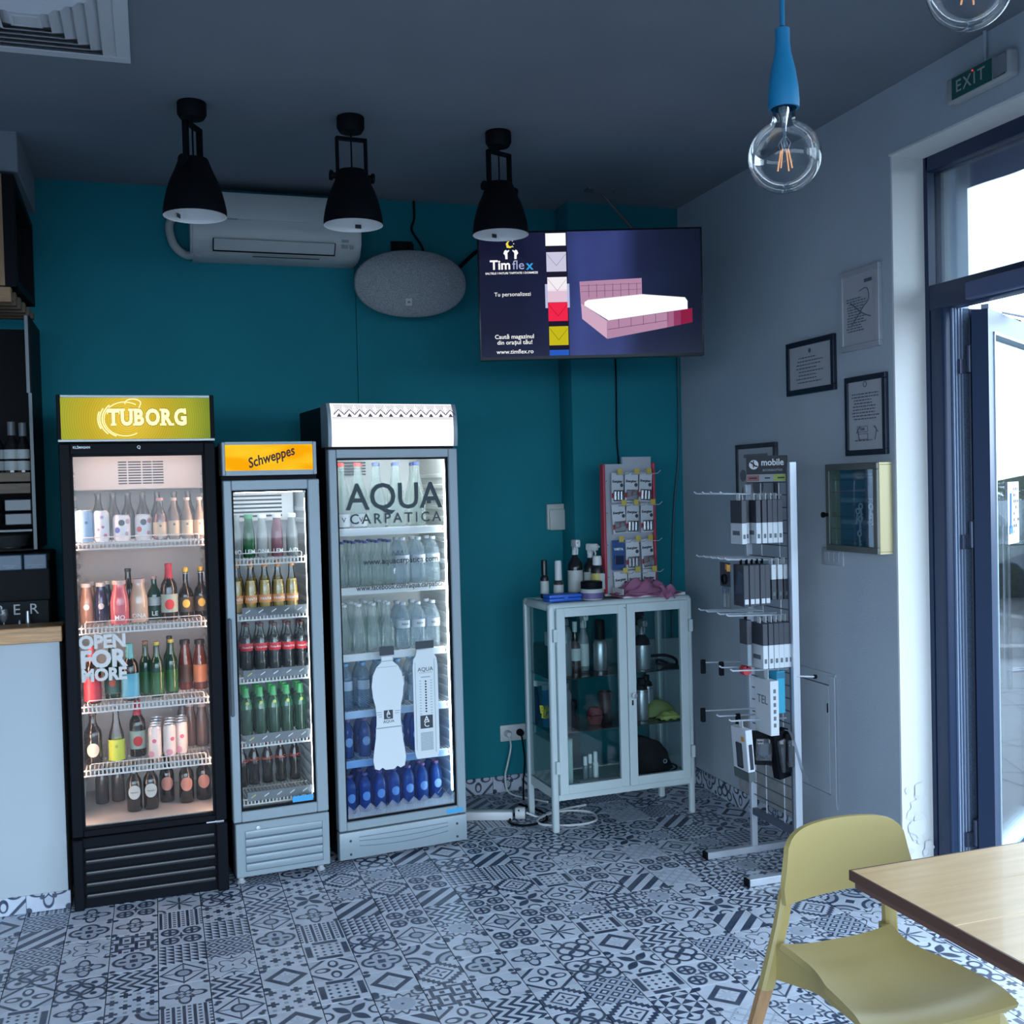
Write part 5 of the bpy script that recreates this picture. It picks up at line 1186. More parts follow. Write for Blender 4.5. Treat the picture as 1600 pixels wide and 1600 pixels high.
def water_fridge():
    f = Fridge('display_fridge', 'tall silver water fridge with a lit white header beside the cabinet', (.728, 4.675), 6, .604, .50, 2.033, (.185, 1.818), 0, (1.84, 2.033), M_blackp, SILVER, LINW, (.036, .560, .183, 1.790, .145, 1.828), .19)
    t = f.t
    # curved header: side cheeks and a bowed lit panel
    arc = [(-.006, 1.84), (-.012, 1.88), (-.013, 1.92), (-.010, 1.96), (-.003, 2.0), (.014, 2.031)]
    for x0, x1 in ((0, .016), (.585, .604)):
        b = B(); c = b.bm; pts = arc + [(.11, 2.033), (.11, 1.84)]
        A = [c.verts.new((x0, y, z)) for y, z in pts]; D = [c.verts.new((x1, y, z)) for y, z in pts]; c.faces.new(A); c.faces.new(D[::-1])
        for i in range(len(pts)): c.faces.new((A[i], D[i], D[(i+1) % len(pts)], A[(i+1) % len(pts)]))
        part('header_cheek', b, SILVER, t)
    m = glow('lit_header_white', (.96, .95, 1.0), .62)
    b = B(); b.sheet(lambda u, v: (.016 + .569 * u, *arc_at(arc, v)), 1, 12)
    pn = part('sign_panel', b, m, t)
    dk = mat('print_brown_grey', (.16, .10, .11), .6)
    b = B(); hb_ = B()
    for i in range(12):
        x = .028 + .0475 * i
        for k, (o_, s_) in enumerate(((0, 1), (.006, .6))):
            p0, p1, p2 = (x, .72 - o_ / 1.2), (x + .0235, .84 - o_ / 1.2), (x + .047, .72 - o_ / 1.2)
            for (a, c_), (d, e) in ((p0, p1), (p1, p2)):
                q = [(a, c_), (d, e), (d, e - .026), (a, c_ - .026)]
                b.bm.faces.new([b.bm.verts.new((xx, *[w_ - (.0012 if j == 0 else 0) for j, w_ in enumerate(arc_at(arc, vv))])) for xx, vv in q])
        q = [(x + .012, .655), (x + .0235, .74), (x + .035, .655)]
        b.bm.faces.new([b.bm.verts.new((xx, arc_at(arc, vv)[0] - .0012, arc_at(arc, vv)[1])) for xx, vv in q])
        for j in range(8):
            xx = x + .003 + .0055 * j; top = .97; lo = .74 + .12 * (1 - abs(j - 3.5) / 3.5)
            hb_.bm.faces.new([hb_.bm.verts.new((x2, arc_at(arc, vv)[0] - .0012, arc_at(arc, vv)[1])) for x2, vv in ((xx, lo), (xx + .002, lo), (xx + .002, top), (xx, top))])
    for vv in (.635, .61): b.bm.faces.new([b.bm.verts.new((x2, arc_at(arc, v2)[0] - .0012, arc_at(arc, v2)[1])) for x2, v2 in ((.02, vv), (.58, vv), (.58, vv + .008), (.02, vv + .008))])
    part('zigzag_print', b, dk, pn, smooth=False); part('hatch_print', hb_, mat('print_grey_pink', (.35, .27, .29), .6), pn, smooth=False)
    dg = mat('decal_dark_teal', (.03, .05, .06), .6); dk2 = mat('decal_ink', (.012, .02, .026), .6); Y = .0135
    text('AQUA', .165, dg, f.door, (.302, Y, 1.612), sx=.95, bold=.012); text('CARPATICA', .063, dg, f.door, (.306, Y, 1.518), space=1.36, bold=.012)
    text('www.aquacarpatica.com', .036, dk2, f.door, (.325, Y, 1.327), bold=.012); text('www.facebook.com/aqua.carpatica', .034, dk2, f.door, (.318, Y, 1.212), bold=.012, sx=.86)
    text('f', .034, PW, f.door, (.292, Y, 1.28), bold=.02)
    text('\u0394\u0394\u0394', .03, dg, f.door, (.31, Y, 1.36))
    # printed bottle pictures on the glass (flat decals)
    pw = mat('decal_white', (.62, .66, .68), .6); capd = mat('decal_cap', (.03, .04, .055), .6); gd = mat('decal_grey', (.25, .3, .34), .6)
    def outline(half): return half + [(-x, z) for x, z in half[::-1]]
    cx = .245
    h1 = [(.026, .90), (.027, .875), (.05, .855), (.068, .82), (.075, .77), (.070, .72), (.060, .68), (.056, .64), (.057, .60), (.060, .58), (.062, .54), (.072, .48), (.077, .44), (.07, .40), (.05, .392), (.035, .402), (.02, .39)]
    part('bottle_decal', B().prism([(cx + x, z) for x, z in outline(h1)], Y, Y + .001), pw, f.door, smooth=False)
    part('bottle_decal', B().box(cx - .034, cx + .034, Y, Y + .001, .905, .945, .0004), capd, f.door)
    part('bottle_decal', B().box(cx - .026, cx + .026, Y - .0006, Y, .878, .881).box(cx - .047, cx + .047, Y - .0006, Y, .852, .854).box(cx - .063, cx + .063, Y - .0006, Y, .578, .583), gd, f.door)
    part('bottle_decal', B().box(cx - .022, cx + .020, Y - .0008, Y, .618, .658), capd, f.door)
    text('A', .028, PW, f.door, (cx - .001, Y - .001, .646)); text('C', .026, PW, f.door, (cx - .001, Y - .001, .631)); text('AQUA', .018, capd, f.door, (cx, Y - .001, .607))
    part('bottle_decal', B().box(cx - .055, cx - .032, Y - .0008, Y, .65, .653).box(cx - .052, cx - .032, Y - .0008, Y, .64, .643).box(cx - .045, cx - .032, Y - .0008, Y, .63, .633).box(cx + .03, cx + .054, Y - .0008, Y, .65, .653).box(cx + .03, cx + .05, Y - .0008, Y, .64, .643), gd, f.door)
    cx = .425
    h2 = [(.040, .915), (.042, .895), (.055, .875), (.06, .84), (.060, .46), (.055, .43), (.048, .42)]
    part('bottle_decal', B().prism([(cx + x, z) for x, z in outline(h2)], Y, Y + .001), pw, f.door, smooth=False)
    part('bottle_decal', B().box(cx - .044, cx + .044, Y, Y + .001, .92, .955, .0004), capd, f.door)
    part('bottle_decal', B().box(cx - .03, cx + .03, Y - .0008, Y, .555, .615), capd, f.door)
    text('A', .040, PW, f.door, (cx, Y - .001, .596)); text('C', .036, PW, f.door, (cx, Y - .001, .573)); text('AQUA', .026, capd, f.door, (cx, Y - .001, .825)); text('CARPATICA', .009, gd, f.door, (cx, Y - .001, .81), space=1.3); part('bottle_decal', B().box(cx - .022, cx + .022, Y - .0008, Y, .788, .792), gd, f.door)
    b = B()
    for i in range(12): b.lathe([(0, Y - .0008), (.0045, Y - .0006), (.0045, Y)], 8, (cx, 0, .77 - .0125 * i), 'y')
    part('bottle_decal', b, capd, f.door)
    b = B(); b.box(cx - .05, cx - .048, Y - .0008, Y, .46, .86).box(cx + .042, cx + .044, Y - .0008, Y, .44, .87)
    for i in range(13):
        for s in (-1, 1): b.box(cx + s * .026 - .004, cx + s * .026 + .004, Y - .0008, Y, .772 - .0125 * i, .775 - .0125 * i)
    for i in range(14):
        b.box(cx - .03, cx + .03, Y - .0008, Y, .455 + .006 * i, .4585 + .006 * i)
    part('bottle_decal', b, gd, f.door)
    # blue printed film on the lower glass, fading upwards
    m = bpy.data.materials.new('blue_film'); m.use_nodes = True; nt = m.node_tree; nt.nodes.clear(); N = nt.nodes.new; L = nt.links.new
    tc = N('ShaderNodeTexCoord'); sx = N('ShaderNodeSeparateXYZ'); L(tc.outputs['Object'], sx.inputs[0]); mr = N('ShaderNodeMapRange'); mr.inputs[1].default_value = .95; mr.inputs[2].default_value = .34; L(sx.outputs[2], mr.inputs[0])
    rp = N('ShaderNodeValToRGB'); L(mr.outputs[0], rp.inputs[0]); rp.color_ramp.elements[0].color = (1, 1, 1, 1); rp.color_ramp.elements[1].color = (.42, .64, .95, 1)
    e = rp.color_ramp.elements.new(.55); e.color = (.62, .77, .95, 1)
    tr = N('ShaderNodeBsdfTransparent'); L(rp.outputs[0], tr.inputs[0]); o = N('ShaderNodeOutputMaterial'); L(tr.outputs[0], o.inputs[0])
    part('blue_film', B().quad((.045, .0265, .19), (.552, .0265, .19), (.552, .0265, .95), (.045, .0265, .95)), m, f.door)
    b = B()
    for i in range(96):
        x = .048 + .0053 * i; h = .02 + .028 * abs(((i / 9.6) % 1) * 2 - 1); b.box(x, x + .002, Y, Y + .0006, .193, .193 + h)
    for i in range(10):
        x = .048 + .051 * i
        for o_ in (0, .007): b.tube([(x, Y, .243 + o_), (x + .0255, Y, .218 + o_), (x + .051, Y, .243 + o_)], .0011, 4)
    for x in (.47, .515): b.tube([(x, Y, .25), (x + .022, Y, .275), (x + .044, Y, .25)], .001, 4)
    part('hatch_print', b, mat('print_pale_grey', (.42, .46, .5), .6), f.door, smooth=False)
    part('energy_sticker', B().box(.505, .585, -.0012, 0, .152, .172), mat('sticker_blue', (.05, .33, .62), .5), f.door)
    part('label_strip', B().box(.455, .475, Y, Y + .001, 1.58, 1.6), dg, f.door)
    # kick panel with two pressed smile lines
    kp = part('kick_panel', B().box(.0, .604, .0, .05, .018, .138, .004, 2), SILVER, t)
    gm = mat('press_line', (.13, .17, .22), .6)
    for z, sag in ((.112, .002), (.096, .010), (.073, .013)):
        part('pressed_line', B().tube([(.09 + .42 * i / 12, -.0005, z - sag * (1 - ((i - 6) / 6) ** 2)) for i in range(13)], .0017, 6), gm, kp)
    for x in (.05, .555):
        for z in (.04, .10): part('screw', B().lathe([(0, -.003), (.005, -.002), (.006, 0)], 10, (x, 0, z), 'y'), mat('screw_dark', (.03, .04, .05), .5), kp)
    for x in (.04, .56):
        for y in (.06, .42): part('foot', B().cyl((x, y, 0), (x, y, .035), .018), M_blackp, t)
    cool = glow('tube_white', (.92, 1, .98), 14)
    f.tube(cool, (.24, 1.76), .562, .007); f.top_lamp(cool)
    b = B()
    for i in range(5): b.box(.07, .30, .44, .445, 1.72 + .014 * i, 1.728 + .014 * i)
    part('vent_slot', b, mat('slot_dark', (.03, .025, .025), .8), t)
    LIP = mat('shelf_lip_white', (.66, .69, .70), .45)
    for z in (1.475, 1.21, .912, .655, .433):
        sh = f.wire_shelf(z, WIRE, False, .085, .42, .042, .56, 36)
        part('shelf_lip', B().box(.055, .548, .072, .084, z - .032, z + .002, .003), LIP, sh)
    put_ = lambda key, build, name, label, cat, x, y, z, rz=0, g=None: put(key, build, name, label, cat, f.P(x, y, z), f.a + rz, g)
    tag_ = 'from the narrow fridge'
    def w1(cp): return lambda t: bottle_parts(t, 'tall', .040, .298, GWA, capm(cp), seg=18)
    red, blu = (.62, .05, .04), (.06, .09, .28)
    wl = lab((.62, .66, .68))
    def w1l(t): bottle_parts(t, 'tall', .040, .298, GWA, capm(red), wl, label_z=(.03, .22), seg=18, glyph=('V', .03, .13), glyph_m=dg)
    for i, x in enumerate((.092, .172)): put_('tallred', w1l, 'water_bottle', '%s tall glass water bottle with a red cap %s' % (ORD[i], tag_), 'bottle', x, .15, 1.475, 0, 'tall red-capped water bottles')
    for i, x in enumerate((.258, .355, .455)): put_('tallblue', w1(blu), 'water_bottle', '%s tall glass water bottle with a blue cap %s, front row' % (ORD[i], tag_), 'bottle', x, .15, 1.475, 0, 'front tall blue-capped water bottles')
    for i, x in enumerate((.13, .215)): put_('tallred', w1l, 'water_bottle', '%s tall red-capped water bottle %s, back row' % (ORD[i], tag_), 'bottle', x, .27, 1.475, 0, 'back tall red-capped water bottles')
    for i, x in enumerate((.30, .39, .48)): put_('tallblue', None, 'water_bottle', '%s tall blue-capped water bottle %s, back row' % (ORD[i], tag_), 'bottle', x, .27, 1.475, 0, 'back tall blue-capped water bottles')
    def w2(t): bottle_parts(t, 'tall', .0265, .207, GWA, capm((.04, .06, .24)), seg=14)
    for r_ in range(3):
        for i in range(5): put_('smallblue', w2, 'water_bottle', 'small navy-capped water bottle, %s %s, %s row' % (ORD[i], tag_, ORD[r_]), 'bottle', .088 + .056 * i, .15 + .065 * r_, 1.21, 0, 'small navy-capped water bottles, %s row' % ORD[r_])
    pl = lab((.50, .55, .60))
    def w3(t): bottle_parts(t, 'pet', .034, .215, GB, capm((.45, .50, .55)), pl, label_z=(.45, .62), glyph=('AQUA', .012, .54), glyph_m=dg)
    for r_ in range(2):
        for i, x in enumerate((.372, .45, .522)): put_('pet', w3, 'water_bottle', 'grey-capped plastic bottle, %s beside the navy-capped ones, %s row' % (ORD[i], ORD[r_]), 'bottle', x, .14 + .085 * r_, 1.21, 0, 'grey-capped plastic bottles, second shelf, %s row' % ORD[r_])
    def w4(t): bottle_parts(t, 'tall', .0295, .222, GWA, capm((.62, .66, .68)), seg=14)
    for r_ in range(4):
        for i in range(4): put_('silver', w4, 'water_bottle', 'silver-capped glass bottle, %s %s, %s row' % (ORD[i], tag_, ORD[r_]), 'bottle', .082 + .068 * i + .006 * (r_ % 2), .115 + .066 * r_, .912, 0, 'silver-capped glass bottles, %s row' % ORD[r_])
    for r_ in range(2):
        for i, x in enumerate((.362, .435, .507)): put_('pet', None, 'water_bottle', 'plastic water bottle, %s beside the silver-capped ones, %s row' % (ORD[i], ORD[r_]), 'bottle', x, .125 + .085 * r_, .912, 0, 'plastic bottles, third shelf, %s row' % ORD[r_])
    def w5(t): bottle_parts(t, 'pet', .030, .21, GB, capm((.20, .42, .66)), pl, label_z=(.42, .62))
    for r_ in range(2):
        for i in range(6): put_('petblue', w5, 'water_bottle', 'light-blue-capped bottle, %s %s, %s row, fourth shelf' % (ORD[i], tag_, ORD[r_]), 'bottle', .088 + .082 * i, .14 + .08 * r_, .655, 0, 'light-blue-capped bottles, fourth shelf, %s row' % ORD[r_])
    rl = lab((.42, .52, .62))
    def w6(t): bottle_parts(t, 'pet', .030, .175, GBL, capm((.30, .12, .22)), None, dot=(rl, .42, .019), seg=14)
    for r_ in range(2):
        for i in range(6): put_('blue', w6, 'water_bottle', 'deep blue water bottle, %s %s, %s row, fifth shelf' % (ORD[i], tag_, ORD[r_]), 'bottle', .09 + .081 * i, .15 + .08 * r_, .433, 0, 'deep blue bottles, fifth shelf, %s row' % ORD[r_])
    for r_ in range(3):
        for i in range(7): put_('blue', None, 'water_bottle', 'deep blue water bottle, %s %s, %s row, fridge floor' % (ORD[i], tag_, ORD[r_]), 'bottle', .085 + .072 * i, .115 + .075 * r_ + (.008 * i if r_ == 0 else .012 * (i % 2)), .188, 0, 'deep blue bottles, fridge floor, %s row' % ORD[r_])
def arc_at(arc, v):
    x = max(0, min(.9999, v)) * (len(arc) - 1); i = int(x); k = x - i
    return (arc[i][0] + (arc[i+1][0] - arc[i][0]) * k, arc[i][1] + (arc[i+1][1] - arc[i][1]) * k)
water_fridge()

# ------------------------------------------------------------------ white glass cabinet and what stands in and on it
CO, CA = (1.742, 4.696), math.radians(1.9)
def CP(x, y, z):
    c, n = math.cos(CA), math.sin(CA); return (CO[0] + x * c - y * n, CO[1] + x * n + y * c, z)
CABW = mat('cabinet_white', (.50, .58, .59), .35)
CGL = clear('cabinet_glass', (.88, .94, .94), gl=.42)
def spray_bottle(t, r, h, body, head, lbl=None, dark=None):
    part('bottle_body', B().lathe([(0, 0), (r * .95, 0), (r, .006), (r, h * .5), (r * .92, h * .58), (r * .55, h * .66), (.014, h * .7), (.013, h * .74)], 16), body, t)
    b = B(); b.cyl((0, 0, h * .73), (0, 0, h * .82), .015, .013); b.box(-.014, .014, -.045, .02, h * .86, h, .008, 2); b.box(-.009, .009, -.012, .012, h * .8, h * .88); b.cyl((0, -.045, h * .94), (0, -.056, h * .94), .006)
    b.tube([(0, -.022, h * .88), (0, -.034, h * .82), (0, -.03, h * .74)], .0045, 6)
    part('spray_head', b, head, t)
    if lbl: part('label', B().lathe([(r + .0008, h * .08), (r + .0008, h * .46)], 16), lbl, t)
def pump_bottle(t, r, h, body, cap, lbl=None, frac=.72):
    part('bottle_body', B().lathe([(0, 0), (r * .95, 0), (r, .005), (r, h * frac * .85), (r * .8, h * frac * .95), (r * .4, h * frac)], 14), body, t)
    part('cap', B().lathe([(r * .45, h * frac - .004), (r * .72, h * frac), (r * .7, h * .96), (r * .6, h), (0, h)], 12), cap, t)
    if lbl: part('label', B().lathe([(r + .0008, h * .12), (r + .0008, h * frac * .75)], 14), lbl, t)
def cabinet():
    t = thing('glass_cabinet', 'white metal cabinet with two glass doors standing in the corner', 'cabinet', (CO[0], CO[1], 0), CA)
    w, d, h = .765, .345, 1.09
    for q in ((0, .034, 0, .034, .012), (w - .03, w, 0, .03, .010), (0, .03, d - .03, d, .006), (w - .03, w, d - .03, d, .006)): part('corner_post', B().box(*q[:4], 0, h - .012, q[4], 3), CABW, t)
    # top with an inset glass panel and rounded rim
    b = B(); b.box(0, w, 0, .06, 1.05, h, .018, 3).box(0, w, d - .05, d, 1.05, h, .014, 3).box(0, .05, .03, d - .03, 1.05, h, .016, 3).box(w - .05, w, .03, d - .03, 1.05, h, .016, 3)
    part('top_rim', b, CABW, t)
    part('top_panel', B().box(.04, w - .04, .05, d - .04, 1.074, 1.08), CABW, t)
    b = B(); b.box(.03, w - .028, 0, .02, .155, .182).box(.01, .03, .03, d - .03, .16, .205).box(w - .03, w - .01, .03, d - .03, .16, .205).box(.03, w - .03, d - .02, d, .16, .205)
    part('bottom_rail', b, CABW, t)
    part('bottom_plate', B().box(.02, w - .02, .02, d - .01, .192, .2), CABW, t)
    for k, (x0, x1, s) in enumerate(((.034, .398, -1), (.402, w - .03, 1))):
        f = .043; b = B()
        b.box(x0, x0 + f, -.012, .01, .184, 1.068, .002).box(x1 - f, x1, -.012, .01, .184, 1.068, .002).box(x0 + f, x1 - f, -.012, .01, .184, .184 + f, .002).box(x0 + f, x1 - f, -.012, .01, 1.068 - f, 1.068, .002)
        dr = part('door', b, CABW, t)
        part('door_glass', B().box(x0 + f, x1 - f, -.002, .002, .184 + f, 1.068 - f), CGL, dr)
        hx = .022 if k == 0 else w - .018
        for z in (.315, .94): part('hinge', B().box(hx - .008, hx + .012, -.018, .004, z - .03, z + .03, .002), CABW, dr)
        if k:
            part('knob', B().lathe([(0, 0), (.006, 0), (.006, -.014), (.014, -.018), (.014, -.026), (0, -.028)], 14, (x0 + .02, -.012, .625), 'y'), M_alu, dr)
            part('key_plate', B().box(x0 + .016, x0 + .024, -.014, -.011, .575, .60, .001), M_blackp, dr)
        else: part('screw', B().lathe([(0, -.014), (.003, -.0135), (.003, -.012)], 8, (.39, 0, 1.05), 'y'), M_blackp, dr)
    for x, y0 in ((.012, .0), (w - .016, .0)): part('side_glass', B().box(x, x + .004, .032, d - .03, .205, 1.055), CGL, t)
    part('back_glass', B().box(.03, w - .03, d - .014, d - .01, .2, 1.05), CGL, t)
    for z in (.47, .727): part('shelf', B().box(.02, w - .02, .02, d - .02, z - .006, z), clear('shelf_glass', (.78, .88, .88), (.4, .5, .5), .12), t)
    b = B()
    for x in (.03, w - .035):
        for y in (.04, d - .05):
            b.box(x, x + .006, y, y + .012, .2, 1.05)
    part('shelf_track', b, CABW, t)
cabinet()
def cabinet_contents():
    blk, wht, tr = M_blackp, mat('cap_white', (.6, .62, .62), .4), clear('pet_milky', (.75, .82, .86), (.5, .58, .62), .45)
    sl = mat('bottle_silver', (.34, .36, .38), .3, .7); tl = clear('smoked_pet', (.35, .38, .40), (.1, .1, .1), .3); lb = mat('label_pale', (.45, .48, .47), .5)
    def th(name, lab_, cat, x, y, z, rz=0): return thing(name, lab_, cat, CP(x, y, z), CA + rz)
    H = 1.09
    # standing on the top
    t = th('blue_box', 'flat bright blue plastic case lying on the near corner of the cabinet top', 'case', .115, .105, H); bm_ = mat('case_blue', (.02, .12, .55), .4)
    part('case_base', B().box(-.085, .085, -.045, .045, 0, .017, .005, 2), bm_, t); part('case_lid', B().box(-.085, .085, -.045, .045, .0175, .034, .005, 2), bm_, t); part('clasp', B().box(-.012, .012, -.048, -.044, .01, .026, .001), bm_, t)
    t = th('cosmetic_bottle', 'thin black bottle standing at the back left of the cabinet top', 'bottle', .09, .265, H); pump_bottle(t, .021, .19, mat('bottle_black', (.012, .012, .014), .3), mat('bottle_black', (.012, .012, .014), .3), lb, .6)
    t = th('cosmetic_bottle', 'small bottle with a white pump cap on the cabinet top', 'bottle', .15, .23, H); pump_bottle(t, .025, .185, mat('bottle_dark_grey', (.03, .035, .04), .3), wht, lb, .48)
    t = th('spray_bottle', 'taller clear spray bottle with a white trigger on the cabinet top', 'spray bottle', .255, .26, H); spray_bottle(t, .038, .285, tl, wht, lb)
    t = th('spray_bottle', 'black spray bottle with a white trigger beside the battery display', 'spray bottle', .33, .24, H, .5); spray_bottle(t, .034, .262, mat('bottle_black', (.012, .012, .014), .3), wht, lb)
    t = th('cosmetic_bottle', 'black bottle with a white cap and yellow label in front of the spray bottles', 'bottle', .325, .15, H); pump_bottle(t, .032, .205, mat('bottle_black', (.012, .012, .014), .3), wht, mat('label_yellow', (.5, .42, .12), .5), .78)
    part('label_patch', B().box(.0, .026, -.0345, -.028, .04, .12, .002), lb, t)
    t = th('polish_jar', 'round jar with a black lid and purple label at the front of the cabinet top', 'jar', .265, .09, H)
    part('jar_body', B().lathe([(0, 0), (.052, 0), (.056, .006), (.056, .045), (.05, .056)], 24), lb, t); part('lid', B().lathe([(.051, .05), (.053, .054), (.053, .085), (.046, .088), (0, .088)], 24), blk, t); part('label', B().lathe([(.0568, .006), (.0568, .034)], 24), mat('label_purple', (.12, .09, .24), .5), t)
    # battery display
    t = th('battery_display', 'grey pegboard battery display with red edges standing on the cabinet', 'display stand', .53, .205, H, math.radians(8))
    red = mat('display_red', (.42, .04, .07), .4); gry = mat('display_grey', (.42, .45, .50), .5)
    part('board', B().box(-.145, .145, 0, .012, .0, .655).box(-.03, .145, 0, .012, .655, .69), gry, t)
    for x in (-.158, .145): part('edge', B().box(x, x + .013, -.02, .016, 0, .655 if x < 0 else .66, .003), red, t)
    part('base', B().box(-.17, .17, -.03, .06, 0, .012, .003), wht, t)
    b = B()
    for r_ in range(4):
        for i in range(9): b.box(-.13 + .032 * i, -.126 + .032 * i, -.0006, 0, .09 + .16 * r_, .094 + .16 * r_)
    part('peg_hole', b, M_blackp, t)
    hm = mat('hook_wire', (.6, .63, .66), .35, .3); tg = mat('price_tag_yellow', (.55, .42, .08), .5); cardm = mat('blister_card', (.55, .58, .62), .5); inkm = mat('card_ink', (.04, .045, .055), .5); rdm = mat('card_red', (.35, .03, .05), .5); bls = clear('blister', (.9, .93, .95), (.6, .63, .66), .25); cell = mat('battery_cell', (.5, .52, .54), .25, .8); blu = mat('card_blue', (.03, .08, .22), .5)
    rows = (.60, .445, .265, .11)
    names = ('top', 'second', 'third', 'lowest')
    for r_, z in enumerate(rows):
        for c_ in range(3):
            x = -.085 + .088 * c_ + (.006 if r_ % 2 else 0)
            part('hook', B().tube([(x, 0, z), (x, -.13, z + .004), (x, -.155, z + .018)], .0018, 6), hm, t)
            part('price_tag', B().box(x - .014, x + .014, -.06 - .02 * ((r_ + c_) % 2), -.058 - .02 * ((r_ + c_) % 2), z + .004, z + .03), tg, t)
            P = Matrix.Rotation(CA + math.radians(8), 3, 'Z') @ Vector((x + rnd.uniform(-.004, .004), -.03, z - .002)); Q = Vector(CP(.53, .205, H)) + P
            lab_ = 'hanging battery pack, %s in the %s row of the pegboard' % (('first from the spray bottles', 'middle one', 'last one')[c_], names[r_])
            kind = 'card_blue' if (r_, c_) == (2, 0) else 'card'
            p = thing('battery_pack', lab_, 'battery pack', Q, CA + math.radians(8 + rnd.uniform(-6, 6)), 'hanging battery packs'); p.rotation_euler.y = math.radians(rnd.uniform(-5, 5)); p.scale = (1.06, 1, 1.08)
            hh = .125 if r_ < 3 else .10
            part('card', B().box(-.036, .036, -.001, .001, -hh, .012, .001), blu if kind == 'card_blue' else cardm, p)
            if kind == 'card_blue':
                text('VARTA', .016, PW, p, (0, -.0016, -.03), bold=.02); part('cells', B().box(-.025, .025, -.01, -.002, -.1, -.06, .002), mat('cells_navy', (.01, .02, .06), .3), p)
            else:
                text('Energizer', .0155, inkm, p, (-.003, -.0016, -.028), bold=.04, shear=.2)
                part('red_band', B().prism([(-.036, -.082), (.02, -.07), (.036, -.066), (.036, -.09), (-.036, -.105)], -.0022, -.0012), rdm, p)
                part('seal', B().lathe([(0, -.0022), (.009, -.002), (.009, -.0012)], 12, (.024, 0, -.045), 'y'), inkm, p)
                bb = B()
                if (r_ + c_) % 3 == 1 or (r_, c_) == (1, 0):
                    for q in (-.014, .014): bb.lathe([(0, -.007), (.010, -.0068), (.0105, -.002)], 14, (q, 0, -.086), 'y')
                else:
                    for q in range(3): bb.cyl((-.018 + .018 * q, -.0075, -.112 + (.02 if r_ == 3 else 0)), (-.018 + .018 * q, -.0075, -.074 + (.015 if r_ == 3 else 0)), .0068, seg=10)
                part('battery_cell', bb, cell, p)
                part('blister', B().box(-.03, .03, -.0155, -.002, -min(.118, hh - .004), -.068, .004), bls, p)
    # cloth and tray
    tr_ = th('white_tray', 'shallow white tray with raised edge under the pink cloth', 'tray', .57, .09, H); part('tray', B().box(-.165, .175, -.06, .06, 0, .005).box(-.165, .175, -.063, -.06, 0, .012).box(-.165, .175, .06, .063, 0, .012).box(.172, .175, -.06, .06, 0, .012).box(-.165, -.162, -.06, .06, 0, .045), wht, tr_)
    def cloth(u, v):
        x = -.13 + .27 * u; y = -.075 + .15 * v
        e = max(0, 1 - ((u - .52) / .5) ** 2) * max(0, 1 - ((v - .5) / .5) ** 2)
        z = .022 + .055 * e + .012 * math.sin(14 * u + 6 * v) * e ** .5 + .010 * math.sin(23 * v - 9 * u) * e ** .5
        return (x + .012 * math.sin(9 * v), y + .01 * math.sin(11 * u), max(.008, z))
    t = th('pink_cloth', 'crumpled dusty pink cloth heaped on the tray on the cabinet', 'cloth', .535, .085, H)
    cm = mat('cloth_pink', (.30, .11, .20), .95, bump=.5, bscale=220); part('upper_fold', B().sheet(cloth, 36, 22, .006), cm, t)
    part('lower_fold', B().sheet(lambda u, v: (-.15 + .33 * u, -.082 + .14 * v + .008 * math.sin(8 * u), .007 + .02 * max(0, math.sin(PI * u)) * max(0, math.sin(PI * v)) + .004 * math.sin(20 * u + 8 * v)), 30, 14, .005), cm, t)
    part('hanging_corner', B().sheet(lambda u, v: (.06 + .075 * u + .01 * math.sin(6 * v), -.07 - .028 * v - .004 * math.sin(9 * u), .05 - .055 * v + .008 * math.sin(10 * u)), 12, 10, .005), cm, t)
    # inside: top shelf (z .727)
    z = .727
    t = th('water_bottle', 'large milky bottle behind the left cabinet door on the upper shelf', 'bottle', .125, .12, z); pump_bottle(t, .037, .275, tr, tr, None, .88)
    t = th('dark_bottle', 'brown bottle with a pale label behind the left cabinet door', 'bottle', .20, .16, z); part('bottle_body', B().lathe([(0, 0), (.027, 0), (.028, .005), (.028, .13), (.012, .16), (.011, .2)], 16), mat('bottle_brown', (.03, .015, .012), .2, coat=.3), t); part('label', B().lathe([(.0288, .06), (.0288, .12)], 16), lb, t); part('cap', B().cyl((0, 0, .2), (0, 0, .25), .012), lb, t)
    t = th('spray_bottle', 'slim grey spray bottle behind the left cabinet door', 'spray bottle', .262, .2, z); spray_bottle(t, .028, .29, mat('bottle_grey2', (.16, .18, .19), .4), lb, lb)
    t = th('water_flask', 'black flask with a steel band at the right edge of the left cabinet door', 'flask', .335, .16, z); pump_bottle(t, .036, .25, sl, blk, None, .62)
    t = th('spray_bottle', 'silver bottle with a black spray head behind the right cabinet door', 'spray bottle', .465, .15, z); spray_bottle(t, .032, .29, sl, blk)
    t = th('spray_bottle', 'wide silver spray bottle in the middle behind the right cabinet door', 'spray bottle', .535, .10, z); spray_bottle(t, .041, .245, sl, mat('spray_grey', (.12, .14, .15), .4)); part('shoulder', B().lathe([(.0415, .12), (.0385, .143), (.024, .162), (.016, .17)], 16), blk, t)
    t = th('spray_bottle', 'silver bottle at the back behind the right cabinet door', 'spray bottle', .59, .24, z); spray_bottle(t, .035, .27, sl, blk)
    t = th('cable_coil', 'black coiled strap lying on the upper shelf of the cabinet', 'strap', .665, .11, z); part('strap', B().tube([(-.06, .03, .05), (0, .0, .055), (.05, -.02, .035), (.045, -.04, .01), (0, -.035, .012), (-.05, -.02, .02), (-.02, .02, .03), (.03, .03, .01)], .0075, 8, 5), blk, t)
